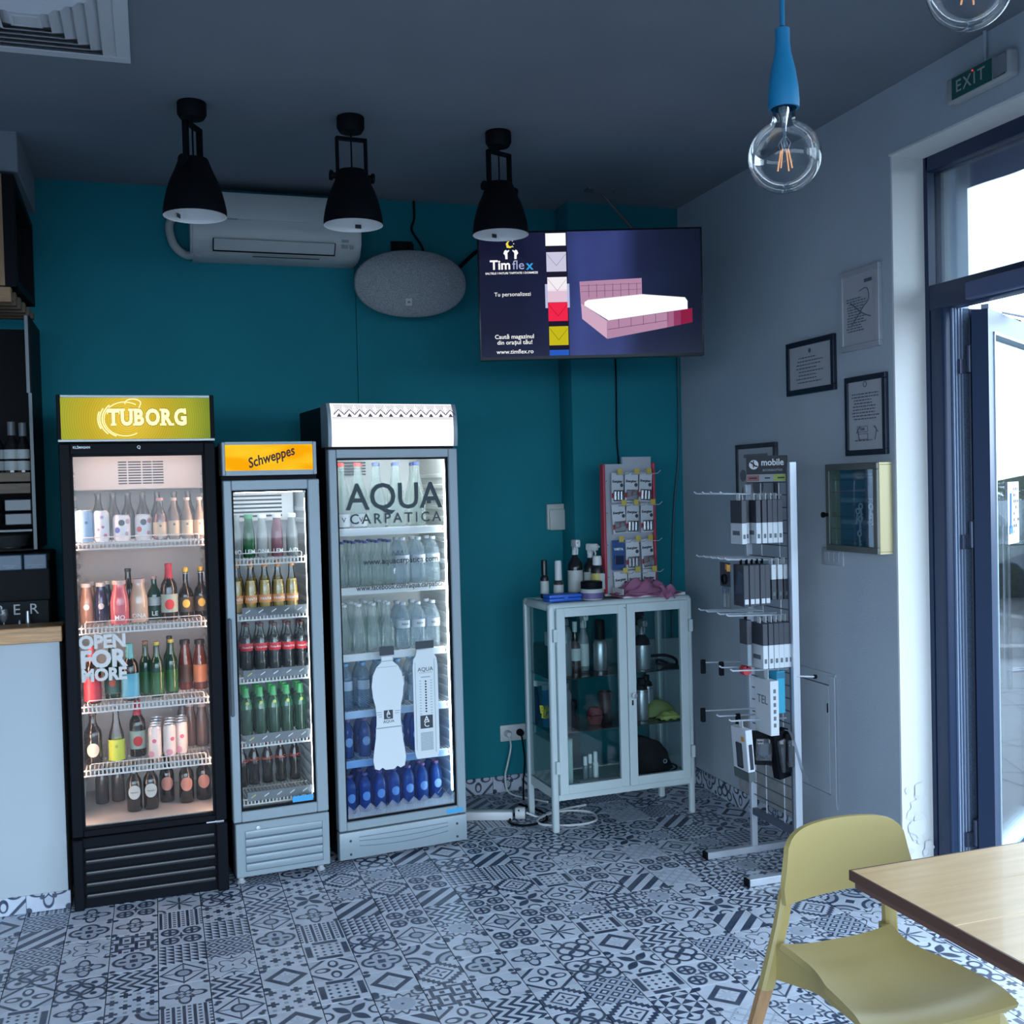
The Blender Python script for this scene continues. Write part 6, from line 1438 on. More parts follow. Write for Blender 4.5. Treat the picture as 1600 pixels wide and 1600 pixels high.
    t = th('black_box', 'black carton seen through the side glass of the cabinet, upper shelf', 'box', .06, .20, z); part('carton', B().box(-.03, .05, -.09, .09, 0, .14, .003), mat('carton_black', (.01, .012, .016), .6), t); part('carton_flap', B().box(-.03, .05, -.09, .09, .14, .143), mat('carton_black', (.01, .012, .016), .6), t)
    t = th('paper_cup', 'white paper roll standing on the black carton in the cabinet', 'paper roll', .07, .15, z + .145); part('roll', B().lathe([(.012, 0), (.03, 0), (.032, .01), (.032, .06), (.03, .065), (.012, .065)], 16), wht, t)
    # middle shelf (z .47)
    z = .47
    t = th('snack_bag', 'blue packet with yellow lettering seen through the side glass of the cabinet', 'packet', .065, .13, z, math.radians(-58)); part('bag', B().sheet(lambda u, v: (-.05 + .1 * u, -.018 - .02 * math.sin(PI * u) * math.sin(PI * v), .005 + .2 * v), 10, 12, .03), mat('bag_blue', (.03, .14, .33), .4), t)
    text('BAU', .05, mat('print_yellow', (.45, .45, .04), .5), t, (0, -.0445, .10), rot=(PI/2, math.radians(-8), 0), bold=.05); text('BAU', .045, mat('print_yellow', (.45, .45, .04), .5), t, (.004, -.0435, .065), rot=(PI/2, math.radians(8), 0), bold=.05); part('top_seal', B().box(-.05, .05, -.022, -.016, .185, .212), mat('bag_pale', (.3, .4, .42), .4), t)
    t = th('snack_bag', 'second blue packet behind the one with yellow lettering', 'packet', .05, .20, z, math.radians(-58)); part('bag', B().sheet(lambda u, v: (-.05 + .1 * u, -.018 - .02 * math.sin(PI * u) * math.sin(PI * v), .005 + .21 * v), 10, 12, .03), mat('bag_navy', (.01, .03, .07), .4), t); part('top_seal', B().box(-.05, .05, -.022, -.016, .195, .222), mat('bag_pale', (.3, .4, .42), .4), t)
    t = th('water_bottle', 'milky bottle standing on the middle shelf behind the left cabinet door', 'bottle', .12, .12, z); pump_bottle(t, .034, .22, tr, tr, None, .88)
    t = th('black_jug', 'black rounded bottle on the middle shelf behind the left cabinet door', 'bottle', .178, .17, z); part('bottle_body', B().lathe([(0, 0), (.025, 0), (.028, .02), (.02, .06), (.03, .09), (.026, .12), (0, .13)], 16), blk, t)
    t = th('red_pouch', 'dark red ribbed pouch on the middle shelf of the cabinet', 'pouch', .285, .13, z); part('pouch', B().lathe([(0, .0), (.03, .002), (.042, .03), (.04, .06), (.028, .082), (0, .09)], 18), mat('pouch_red', (.12, .015, .02), .7, bump=.6, bscale=60), t); part('zip', B().tube([(-.04, -.015, .045), (0, -.043, .05), (.04, -.015, .045)], .003, 6, 5), blk, t)
    t = th('glass_tumbler', 'brownish beaker with a black base on the middle shelf of the cabinet', 'beaker', .35, .15, z); part('beaker', B().lathe([(.026, .045), (.03, .05), (.034, .15), (.032, .15)], 18), mat('beaker_brown', (.06, .035, .035), .3), t); part('base', B().lathe([(0, 0), (.032, 0), (.034, .01), (.028, .048), (0, .048)], 18), blk, t)
    for x, y, l in ((.45, .12, 'black tall bottle beside the lock on the middle shelf of the cabinet'), (.535, .12, 'silver bottle with a black top on the middle shelf of the cabinet'), (.60, .19, 'dark silver bottle at the back of the middle shelf of the cabinet')):
        t = th('shampoo_bottle', l, 'bottle', x, y, z); bl = blk if x < .5 else sl
        part('bottle_body', B().lathe([(0, 0), (.034, 0), (.036, .006), (.036, .145), (.026, .168), (.016, .175)], 18), bl, t); part('cap', B().lathe([(.0365, .14), (.028, .17), (.018, .178), (.018, .205), (0, .207)], 18), blk, t)
        if x < .5: part('label', B().lathe([(.0368, .08), (.0368, .135)], 18), mat('label_grey2', (.25, .27, .28), .5), t)
    ym = mat('cloth_yellow', (.34, .36, .10), .9, bump=.4, bscale=200)
    t = th('yellow_pillow', 'olive yellow sponge block lying on the middle shelf of the cabinet', 'sponge', .655, .17, z); part('sponge', B().sheet(lambda u, v: (-.085 + .17 * u, -.05 + .1 * v, .004 + .085 * (max(0, math.sin(PI * u)) ** .35) * (max(0, math.sin(PI * v)) ** .35) * (1 - .2 * u)), 22, 14, .003), mat('sponge_olive', (.17, .20, .06), .9, bump=.4, bscale=120), t)
    t = th('yellow_cloth', 'folded bright yellow cloth at the front of the middle cabinet shelf', 'cloth', .665, .075, z)
    part('fold', B().sheet(lambda u, v: (-.06 + .12 * u, -.035 + .07 * v, .003 + .034 * (max(0, math.sin(PI * u)) ** .5) * (max(0, math.sin(PI * v)) ** .4) + .004 * math.sin(18 * u + 4 * v)), 20, 12, .004), ym, t); part('fold', B().tube([(-.05, -.03, .012), (-.02, -.036, .016), (.02, -.036, .014), (.055, -.03, .012)], .009, 8, 4), ym, t)
    # bottom (z .2)
    z = .2
    mint = mat('box_mint', (.40, .52, .50), .6)
    t = th('mint_box', 'pale mint cardboard box at the side glass on the cabinet floor', 'box', .085, .20, z); part('carton', B().box(-.06, .06, -.11, .11, 0, .215, .003), mint, t); part('lid_flap', B().box(-.06, .06, -.11, .11, .2155, .218), mint, t)
    for i, x in enumerate((.205, .235, .268)):
        t = th('small_bottle', '%s little bottle with a white cap on the cabinet floor, counted from the mint box' % ORD[i], 'bottle', x, .08 + .01 * i, z); t['group'] = 'little white-capped bottles'
        pump_bottle(t, .0145, .13 + .006 * i, clear('mini_pet', (.7, .78, .82), (.4, .46, .5), .5) if i < 2 else wht, wht, None, .68)
    t = th('grey_case', 'flat grey case lying at the front of the cabinet floor', 'case', .24, .06, z); part('case', B().box(-.1, .12, -.02, .012, 0, .022, .003), mat('case_grey', (.2, .22, .24), .5), t); t.location = CP(.25, .045, z); part('case_lid', B().box(-.1, .12, -.02, .012, .0225, .026, .001), mat('case_grey', (.2, .22, .24), .5), t)
    t = th('black_bag', 'black soft bag slumped on the cabinet floor behind the right door', 'bag', .575, .15, z)
    def bag(u, v):
        a = 2*PI * u; hgt = v
        rx = .105 * (1 - .55 * hgt ** 1.3) * (1 + .07 * math.sin(3 * a + 4 * v)); ry = .075 * (1 - .5 * hgt ** 1.5) * (1 + .06 * math.sin(4 * a))
        k_ = mathutils.noise.noise((3 * math.cos(a), 3 * math.sin(a), 4 * v)); rx *= 1 + .22 * k_; ry *= 1 + .22 * k_
        return (rx * math.cos(a) + .035 * (1 - hgt) * math.cos(a) - .03 * hgt, ry * math.sin(a), .004 + .175 * math.sin(min(1, hgt * 1.0) * PI / 2) * (1 - .10 * math.cos(a)))
    b = B(); b.sheet(bag, 28, 12); bmesh.ops.remove_doubles(b.bm, verts=b.bm.verts, dist=.0005); bag_o = part('bag_body', b, mat('bag_black', (.006, .005, .006), .75, spec=.1, bump=.7, bscale=30), t)
    part('bag_top', B().lathe([(0, .178), (.02, .176), (.035, .165), (.03, .15)], 9, (-.035, 0, 0)), mat('bag_black', (.006, .005, .006), .75, spec=.1, bump=.7, bscale=30), t)
    part('strap', B().tube([(.08, -.06, .05), (.12, -.085, .03), (.1, -.09, .012), (.03, -.09, .01), (-.07, -.09, .012), (-.11, -.06, .05), (-.09, -.05, .12)], .005, 6, 5), M_blackm, t)
    part('buckle', B().lathe([(.007, 0), (.011, 0), (.011, .003), (.007, .003)], 12, (.06, -.082, .06), 'y'), M_alu, t)
cabinet_contents()
tag(part('leaning_board', B().box(-.13, .13, -.009, .009, 0, .80, .002), mat('board_pale_grey', (.38, .43, .46), .6, var=.08, bscale=4), None, (2.625, 5.19, 0), (math.radians(-4), 0, 0)), 'pale grey board leaning in the corner behind the glass cabinet', 'board')

# ------------------------------------------------------------------ wire display rack with phone accessories
def rack():
    X, Ya, Yb, Ht = 2.48, 4.135, 3.79, 1.70
    t = thing('display_rack', 'silver wire display rack with a black sign standing by the grey wall', 'display rack', (X, (Ya + Yb) / 2, 0))
    sm = mat('rack_silver', (.50, .54, .60), .35, .4); dk = mat('rack_post_dark', (.10, .12, .16), .45, .3); h2 = (Ya - Yb) / 2
    part('post', B().box(-.014, .014, h2 - .01, h2 + .01, .02, 1.63, .002), sm, t); part('post', B().box(-.016, .016, -h2 - .014, -h2 + .006, .02, Ht + .02, .002), sm, t)
    part('post_channel', B().box(-.018, -.014, -h2 + .006, -h2 + .014, .02, Ht), dk, t)
    for y in (h2, -h2 + .0): part('foot', B().box(-.24, .20, y - .016, y + .016, .0, .03, .002), sm, t)
    for y in (h2, -h2): part('foot_cap', B().box(-.25, -.24, y - .018, y + .018, .0, .033, .002), M_blackp, t)
    part('cross_bar', B().box(-.012, .012, -h2, h2, .17, .20, .002), dk, t)
    wm = mat('grid_wire_grey', (.10, .12, .15), .4, .3)
    for i in range(27): part('grid_wire', B().cyl((0, -h2, .26 + .053 * i), (0, h2, .26 + .053 * i), .0028, seg=6), wm, t)
    for y in (-.07, .07): part('grid_wire', B().cyl((.004, y, .2), (.004, y, 1.66), .0026, seg=6), sm, t)
    pn = part('sign_board', B().box(-.115, .115, -.006, .006, 0, .105), mat('sign_black', (.012, .015, .022), .5), t, (-.035, -.045, 1.672), (0, 0, math.radians(-45)))
    pn2 = part('sign_base', B().box(-.115, .115, -.006, .006, -.042, 0), mat('sign_grey', (.30, .33, .36), .5), t, (-.035, -.045, 1.672), (0, 0, math.radians(-45))); pn.scale = pn2.scale = (.74, 1, .74)
    wsg = mat('sign_white', (.62, .65, .68), .5)
    text('mobile', .052, wsg, pn, (.034, -.007, .066), bold=.02, sx=.9); text('accessories', .026, mat('sign_text_grey', (.28, .3, .34), .5), pn, (.034, -.007, .025), sx=.95)
    part('emblem', B().lathe([(0, -.0075), (.027, -.0072), (.027, -.006)], 20, (-.072, 0, .056), 'y'), wsg, pn)
    part('emblem', B().tube([(-.09, -.0078, .07), (-.075, -.0078, .062), (-.066, -.0078, .05), (-.05, -.0078, .045)], .004, 6).tube([(-.072, -.0078, .08), (-.074, -.0078, .04)], .0025, 6), mat('sign_black', (.012, .015, .022), .5), pn)
    for i, (c, s) in enumerate((((.26, .10, .10), 'CoolMe'), ((.28, .31, .34), 'Borofone'), ((.30, .38, .06), 'Dudao'))):
        part('sign_patch', B().box(-.112 + .076 * i, -.042 + .076 * i, -.0075, -.006, -.038, -.004), mat('patch_%d' % i, c, .5), pn2)
    b = B()
    for x0, x1 in ((-.1, -.055), (-.01, .02), (.062, .1)): b.box(x0, x1, -.0082, -.0074, -.025, -.017)
    part('small_print', b, mat('sign_black', (.012, .015, .022), .5), pn2)
    # hooks
    for z, ys, L_ in ((1.585, (-.10, -.02, .05, .12), .28), (1.315, (-.11, -.05, .01, .07, .13), .27), (1.085, (-.11, -.04, .06, .12), .27), (.86, (-.12, -.03, .11), .26), (.65, (-.10, 0, .12), .26)):
        for y in ys: part('hook', B().tube([(0, y, z), (-L_, y, z + .012), (-L_ - .012, y, z + .02)], .0035, 6), sm, t)
    for y, z, L_ in ((.11, .86, .26), (.06, .855, .20), (.12, .65, .26), (.0, .64, .16)): part('hook_cap', B().box(-L_ - .02, -L_, y - .008, y + .008, z - .035, z + .025, .003), M_blackp, t)
    part('side_hook', B().cyl((.0, -h2 - .012, .84), (.07, -h2 - .03, .835), .004), sm, t); part('hook_cap', B().cyl((.07, -h2 - .03, .835), (.08, -h2 - .03, .834), .009), M_blackp, t)
    Yc = (Ya + Yb) / 2
    dark = mat('pack_charcoal', (.035, .04, .055), .5); white = mat('pack_white', (.52, .56, .60), .5); pr = mat('pack_print', (.10, .12, .14), .6)
    def pack(key, lab_, x, y, z, w, d, h, parts, group, rz=0):
        """box hanging from a hook: w across the hook's run (x), d towards the viewer (y), z = its top"""
        def bld(t_):
            part('hanger', B().box(-.0012, .0012, -.012, .012, -.002, .026), white, t_)
            for nm, m, z0, z1 in parts: part(nm, B().box(-w / 2, w / 2, -d / 2, d / 2, -h * z1, -h * z0 - .0004, .0012), m, t_)
            part('small_print', B().box(-w * .25, w * .25, -d / 2 - .0006, -d / 2, -h * .88, -h * .78).box(-w / 2 - .0006, -w / 2, -d * .3, d * .3, -h * .8, -h * .7), pr, t_)
        return put(key, bld, 'accessory_box', lab_, 'accessory box', (x, y, z), rz, group)
    g1 = 'half white accessory boxes on the top hooks'
    for i, x in enumerate((2.262, 2.298, 2.33, 2.357, 2.384, 2.409, 2.434)):
        pack('row1', '%s half-black half-white box from the hook end on the top hooks' % ORD[i], x, 3.845 + (.035 if i == 1 else 0), 1.568, .022, .085, .178, (('carton_top', dark, 0, .52), ('carton_base', white, .52, 1)), g1, math.radians(rnd.uniform(-3, 3)))
    # second row: cable packs, larger dark packs, small boxes
    gy = mat('pack_blue_grey', (.05, .075, .11), .4)
    def dark_pack(t_, w=.012):
        part('card', B().box(-w, w, -.045, .045, -.165, .004, .002), dark, t_); part('picture', B().prism([(-.036, -.12), (.0, -.02), (.036, -.03), (.036, -.11)], 0, .0008), gy, t_, (-w - .0009, 0, 0), (0, 0, -PI/2)); part('hanger', B().box(-.001, .001, -.01, .01, .004, .025), M_blackp, t_)
        part('small_label', B().box(-w * .7, w * .7, -.0458, -.045, -.155, -.135), white, t_)
    for i, x in enumerate((2.272, 2.298, 2.322, 2.346, 2.37)):
        put('row2', dark_pack, 'accessory_box', '%s dark picture pack from the hook end on the second hooks' % ORD[i], 'accessory box', (x, 3.85, 1.30), math.radians(rnd.uniform(-4, 4)), 'dark picture packs on the second hooks')
    for i, x in enumerate((2.402, 2.432, 2.461)):
        y = 3.85
        pack('row2b', '%s small white-topped box near the post on the second hooks' % ORD[i], x, y - .015, 1.30, .022, .05, .145, (('carton_top', white, 0, .42), ('carton_base', dark, .42, 1)), 'white-topped boxes on the second hooks')
    t2 = thing('cable_pack', 'black cable pack with an orange sticker at the end of the second hooks', 'cable pack', (2.245, 3.92, 1.31)); part('card', B().box(-.002, .002, -.03, .05, -.10, .0), dark, t2); part('sticker', B().box(-.0035, -.002, -.02, .005, -.03, -.005), mat('sticker_orange', (.55, .25, .05), .5), t2); part('sticker', B().box(-.016, .0, -.0312, -.03, -.035, -.008), mat('sticker_orange', (.55, .25, .05), .5), t2); part('cable_loop', B().lathe([(.016, -.004), (.022, -.004), (.022, .004), (.016, .004)], 14, (-.006, .01, -.07), 'x'), M_blackp, t2); part('clear_sleeve', B().box(-.006, .002, -.03, .03, -.19, -.1, .002), clear('sleeve', (.85, .88, .9), (.4, .43, .45), .4), t2)
    # third row: six black and white boxes
    g3 = 'black and white boxes on the third hooks'
    for i, x in enumerate((2.345, 2.372, 2.397, 2.42, 2.443, 2.464)):
        pack('row3', '%s black and white charger box from the hook end on the third hooks' % ORD[i], x, 3.84, 1.062, .0225, .095, .185, (('carton_top', dark, 0, .48), ('carton_base', white, .48, 1)), g3)
    t3 = thing('cable_pack', 'dark flat pack in front of the third-row charger boxes', 'cable pack', (2.30, 3.87, 1.075)); part('card', B().box(-.012, .012, -.03, .03, -.10, .0, .002), dark, t3); part('base_card', B().box(-.01, .01, -.03, .03, -.19, -.1, .002), mat('pack_pale', (.22, .26, .3), .5), t3); part('hanger', B().box(-.001, .001, -.01, .01, 0, .02), M_blackp, t3)
    # fourth row
    t4 = thing('accessory_box', 'tall white carton with vertical print hanging from the fourth hook', 'accessory box', (2.375, 3.84, .828)); part('carton', B().box(-.02, .02, -.06, .06, -.225, 0, .002), white, t4); part('hanger', B().box(-.001, .001, -.015, .015, 0, .04), white, t4)
    text('TEL', .05, pr, t4, (-.0206, 0, -.085), rot=(PI/2, 0, -PI/2)); b = B()
    for i in range(6): b.box(-.006, .006, -.0606, -.06, -.05 - .028 * i, -.034 - .028 * i)
    part('small_print', b, pr, t4)
    t5 = thing('accessory_box', 'bright blue slim carton hanging beside the tall white carton', 'accessory box', (2.425, 3.84, .86)); part('carton', B().box(-.02, .02, -.03, .03, -.175, 0, .002), mat('pack_cyan', (.02, .30, .45), .45), t5); part('hanger', B().box(-.001, .001, -.015, .015, 0, .02), white, t5); part('top_label', B().box(-.02, .02, -.0306, -.03, -.03, -.004), mat('pack_cyan_dark', (.01, .14, .24), .45), t5)
    t6 = thing('price_tag', 'red round tag on the fourth hook', 'tag', (2.305, 3.87, .872)); part('tag', B().lathe([(0, 0), (.02, 0), (.022, .005), (.022, .03), (0, .034)], 14, (0, 0, -.01), 'y'), mat('tag_red', (.45, .03, .04), .4), t6); part('clip', B().box(-.004, .004, .0, .01, .0, .02), M_blackp, t6)
    # fifth row
    t7 = thing('phone_case_box', 'white phone case box with a black phone picture hanging lowest on the rack', 'phone case', (2.27, 3.87, .63)); t7.rotation_euler.y = math.radians(-4)
    part('carton', B().box(-.016, .016, -.058, .058, -.175, 0, .002), white, t7); part('carton_base', B().box(-.017, .017, -.059, .059, -.215, -.175, .002), mat('carton_dark_green', (.06, .08, .08), .5), t7); part('phone_picture', B().box(-.0172, -.016, -.022, .022, -.165, -.06, .004), mat('phone_dark', (.02, .025, .04), .3), t7); part('phone_picture', B().box(-.006, .01, -.0592, -.058, -.165, -.06, .001), mat('phone_dark', (.02, .025, .04), .3), t7); part('sticker', B().box(-.0172, -.016, -.045, -.02, -.05, -.03), mat('sticker_orange', (.55, .25, .05), .5), t7); part('hanger', B().box(-.001, .001, -.015, .015, 0, .03), white, t7)
    bl = M_blackp; sh = clear('blister_shiny', (.8, .85, .9), (.25, .27, .3), .3)
    for i, (x, y, z, w, h, l) in enumerate(((2.37, 3.86, .60, .045, .135, 'wide black blister pack nearest the hook ends in the lowest row'), (2.425, 3.82, .61, .04, .20, 'long black blister pack hanging low in the lowest row of the rack'), (2.462, 3.80, .60, .024, .16, 'black blister pack against the thick rack post in the lowest row'))):
        q = thing('blister_pack', l, 'blister pack', (x, y, z), math.radians((-14, 8, -5)[i])); q.rotation_euler.y = math.radians((4, -9, 2)[i])
        part('card', B().box(-w, w, -.002, .04, -h, 0, .002), bl, q); part('blister', B().box(-w * .8, w * .8, -.02, -.002, -h * .85, -h * .15, .006, 2), sh, q); part('gadget', B().box(-w * .45, w * .45, -.016, -.004, -h * .7, -h * .3, .004).tube([(0, -.01, -h * .7), (w * .3, -.01, -h * .8), (-w * .3, -.01, -h * .82)], .003, 6, 4), dark if i else mat('gadget_grey', (.14, .16, .19), .4), q)
    q = thing('plastic_strip', 'curled shiny clear strip dangling from the lowest row of the rack', 'strip', (2.44, 3.80, .625)); part('strip', B().sheet(lambda u, v: (-.03 + .10 * u + .006 * v, -.03 - .012 * v, .0 - .22 * u ** 1.3 + .02 * math.sin(6 * u)), 18, 2, .001), clear('strip_clear', (.9, .95, 1), (.7, .76, .8), .45, gl=1.5), q)
rack()

# ------------------------------------------------------------------ bar on the far side: counter, shelves, hanging cabinet
def bar():
    oak = mat('bar_oak', (.46, .25, .11), .4, var=.25, bscale=6, stretch=(1.5, 14, 14)); dk = mat('bar_black', (.007, .008, .010), .5, spec=.08)
    t = thing('bar_counter', 'white fronted bar counter with a thick oak top beside the black fridge', 'counter', (-2.4, 4.62, 0))
    pn = mat('counter_white', (.40, .45, .49), .5)
    part('front_panel', B().box(-1.7, 2.025, 0, .02, .0, 1.078), pn, t); part('end_panel', B().box(2.0, 2.025, .02, .66, .0, 1.078), pn, t)
    part('counter_top', B().box(-1.7, 2.038, -.03, .14, 1.078, 1.14, .003), oak, t)
    part('work_top', B().box(-1.7, 2.025, .14, .70, 1.04, 1.075, .003), dk, t)
    b = B()
    for i in range(22):
        k = (16, 23, 17, 5)[i % 4]; key = ('c', k)
        if key not in SK: SK[key] = tile_mesh(k, TS, .072, .001, .001, .007, .45)
        link('tile', SK[key], t, (1.952 - TS * i, -.006, .037), (PI/2, 0, 0))
    # black till cabinet with the sign board on it
    t = thing('coffee_cabinet', 'black machine housing standing on the bar behind the oak top', 'machine', (-1.0, 5.02, 1.075))
    part('housing', B().box(-.7, .575, -.10, .2, .0, .345, .005), dk, t); part('top_lip', B().box(-.7, .58, -.13, -.1, .31, .345, .004), dk, t)
    for i, x in enumerate((.36, .455)):
        bx = thing('display_card_box', '%s blue-grey see-through box on the front of the black bar machine' % ('partly cut off', 'right-hand whole')[i] if i == 0 else 'whole blue-grey see-through box at the end of the black bar machine', 'box', (-1.0 + x + .07, 4.90, 1.352)); bx.rotation_euler.z = math.radians(-4)
        part('box_front', B().box(-.045, .045, -.03, .0, .0, .064, .004), mat('box_blue_grey', (.07, .12, .17), .35), bx); part('label_line', B().box(-.03, .03, -.0308, -.03, .018, .021).box(-.015, .015, -.0308, -.03, .010, .013), mat('print_grey_blue', (.22, .28, .33), .5), bx)
    sg = thing('sign_board', 'black board with pale serif capitals standing on the bar', 'sign', (-.62, 4.875, 1.118)); part('board', B().box(-.3, .19, -.008, .008, .005, .105, .002), mat('board_black', (.009, .011, .014), .55, spec=.12), sg)
    for i, ch in enumerate('BER'): text(ch, .062, mat('letter_pale', (.45, .47, .47), .5), sg, (.0 + .066 * i, -.0086, .068))
    part('board_foot', B().box(-.25, .15, -.02, .03, 0, .006), mat('board_black', (.009, .011, .014), .55, spec=.12), sg)
    st = thing('steel_cones', 'two small steel pouring cones standing on the bar', 'pourer', (-.525, 4.80, 1.075)); st2 = mat('steel_dull', (.35, .37, .40), .3, .8)
    part('cone', B().lathe([(0, 0), (.012, 0), (.012, .03), (.007, .06), (.003, .075), (0, .076)], 12, (-.012, 0, 0)), st2, st); part('cone', B().lathe([(0, 0), (.012, 0), (.011, .05), (.008, .11), (0, .112)], 12, (.018, .02, 0)), st2, st)
    gl_ = thing('wine_glass', 'small stemmed glass standing on the bar in front of the sign', 'glass', (-.595, 4.79, 1.075)); part('stem', B().cyl((0, 0, .003), (0, 0, .07), .003, seg=8), st2, gl_); part('foot', B().lathe([(0, 0), (.016, 0), (.016, .003), (0, .004)], 12), st2, gl_); part('bowl', B().lathe([(.003, .07), (.016, .085), (.018, .105), (.015, .125)], 14), clear('stem_bowl', (.8, .85, .88), (.5, .52, .55), .3), gl_); part('tag', B().box(-.012, .012, -.006, .006, .04, .055, .002), mat('tag_white', (.6, .62, .62), .5), gl_)
    # shelf unit behind
    t = thing('bar_shelf_unit', 'dark open bar shelf unit with a pale edge panel against the teal wall', 'shelf unit', (-1.2, 5.0, 0))
    part('side_panel', B().box(.705, .722, 0, .44, 1.43, 2.43), dk, t); part('edge_strip', B().box(.708, .722, -.004, .0, 1.43, 2.10, .001).box(.702, .716, -.004, 0, 2.10, 2.43, .001), mat('edge_pale', (.22, .25, .26), .5), t)
    part('back_panel', B().box(-1.2, .705, .42, .44, 1.43, 2.43), dk, t)
    wd = mat('shelf_walnut', (.13, .09, .055), .55, var=.25, bscale=5, stretch=(1, 10, 10))
    part('shelf', B().box(-1.2, .704, .0, .40, 1.722, 1.762, .002), wd, t); part('shelf_lip', B().box(-1.2, .704, -.012, .0, 1.672, 1.715, .002), wd, t)
    ml = mat('drawer_grey', (.14, .155, .165), .4, .2)
    for i, z in enumerate((1.62, 1.56)):
        for x0, x1 in ((-1.2, .57), (.60, .703)): part('drawer', B().box(x0, x1, -.006, .38, z - .022, z + .026, .003), ml, t)
    part('shelf', B().box(-1.2, .704, -.006, .4, 1.508, 1.518, .001), ml, t)
    b_ = mat('liquor_dark', (.014, .012, .012), .12, coat=.4); lb = mat('label_pale', (.45, .48, .47), .5); cg = mat('cap_grey', (.14, .15, .16), .4)
    for i, (x, h, r) in enumerate(((-.64, .235, .034), (-.575, .225, .034), (-.53, .22, .031))):
        q = thing('liquor_bottle', ('dark liquor bottle at the very edge of the view on the bar shelf', 'dark liquor bottle with a white label on the bar shelf', 'dark liquor bottle with a narrow label by the pale shelf edge')[i], 'bottle', (x, 5.10, 1.7625))
        part('bottle_body', B().lathe([(0, 0), (r, 0), (r, .01), (r, h * .5), (r * .5, h * .64), (.012, h * .68), (.012, h * .9)], 16), b_, q); part('cap', B().lathe([(.012, h * .72), (.017, h * .72), (.017, h * .98), (0, h)], 12), cg, q)
        part('label', B().lathe([(r + .0008, .01), (r + .0008, .05)], 16), lb, q); part('label', B().lathe([(r + .0008, .06), (r + .0008, .1)], 16), lb, q)
    q = thing('glass_dish', 'clear ribbed dish on the lowest bar shelf', 'dish', (-.60, 5.12, 1.44)); part('dish', B().lathe([(0, 0), (.07, .002), (.09, .05), (.088, .052), (.068, .008)], 20), clear('dish_glass', (.6, .65, .66), (.2, .21, .22), .3), q); part('foot', B().lathe([(.04, -.006), (.05, -.006), (.05, .0), (.04, 0)], 16), clear('dish_glass', (.6, .65, .66), (.2, .21, .22), .3), q)
    part('shelf', B().box(-1.2, .704, .0, .4, 1.426, 1.434), dk, t)
    # hanging cabinet over the bar
    t = thing('hanging_cabinet', 'oak fronted cabinet with black glazed frame hanging over the bar', 'cabinet', (-1.5, 4.72, 2.44))
    dark_oak = mat('cabinet_oak', (.24, .14, .065), .5, var=.25, bscale=5, stretch=(12, 12, 1.5))
    part('front_panel', B().box(-1, .965, .0, .02, .065, .51), dark_oak, t)
    b = B(); b.box(.965, 1.01, -.002, .04, .06, .51, .002).box(.985, 1.035, .44, .48, .06, .40, .002).prism([(0, 0)], 0, 0) if False else b.box(.965, 1.01, -.002, .04, .06, .51, .002).box(.985, 1.03, .44, .48, .06, .42, .002)
    c = b.bm
    for z0, z1, e0, e1 in ((.06, .09, 0, 0), (.47, .51, -.08, -.09)):
        A = [c.verts.new(p) for p in ((.97, .0, z0), (1.01, .0, z0), (1.01, .0, z1), (.97, .0, z1))]; D = [c.verts.new(p) for p in ((.99, .48, z0 + e0), (1.03, .48, z0 + e0), (1.03, .48, z1 + e1), (.99, .48, z1 + e1))]
        for i in range(4): c.faces.new((A[i], A[(i+1) % 4], D[(i+1) % 4], D[i]))
    part('side_frame', b, M_blackm, t)
    part('side_glass', B().box(.99, .994, .04, .46, .09, .44), clear('cabinet_smoke', (.5, .56, .62), (.05, .06, .08), .5), t)
    for k in range(6): part('slat', B().box(-1, .985 + .008 * k, .0 + .085 * k, .05 + .085 * k, .0 - .0 * k, .06 - .006 * k, .002), wd if k else mat('slat_oak', (.30, .17, .08), .5, var=.2, bscale=5, stretch=(1.5, 12, 12)), t)
bar()

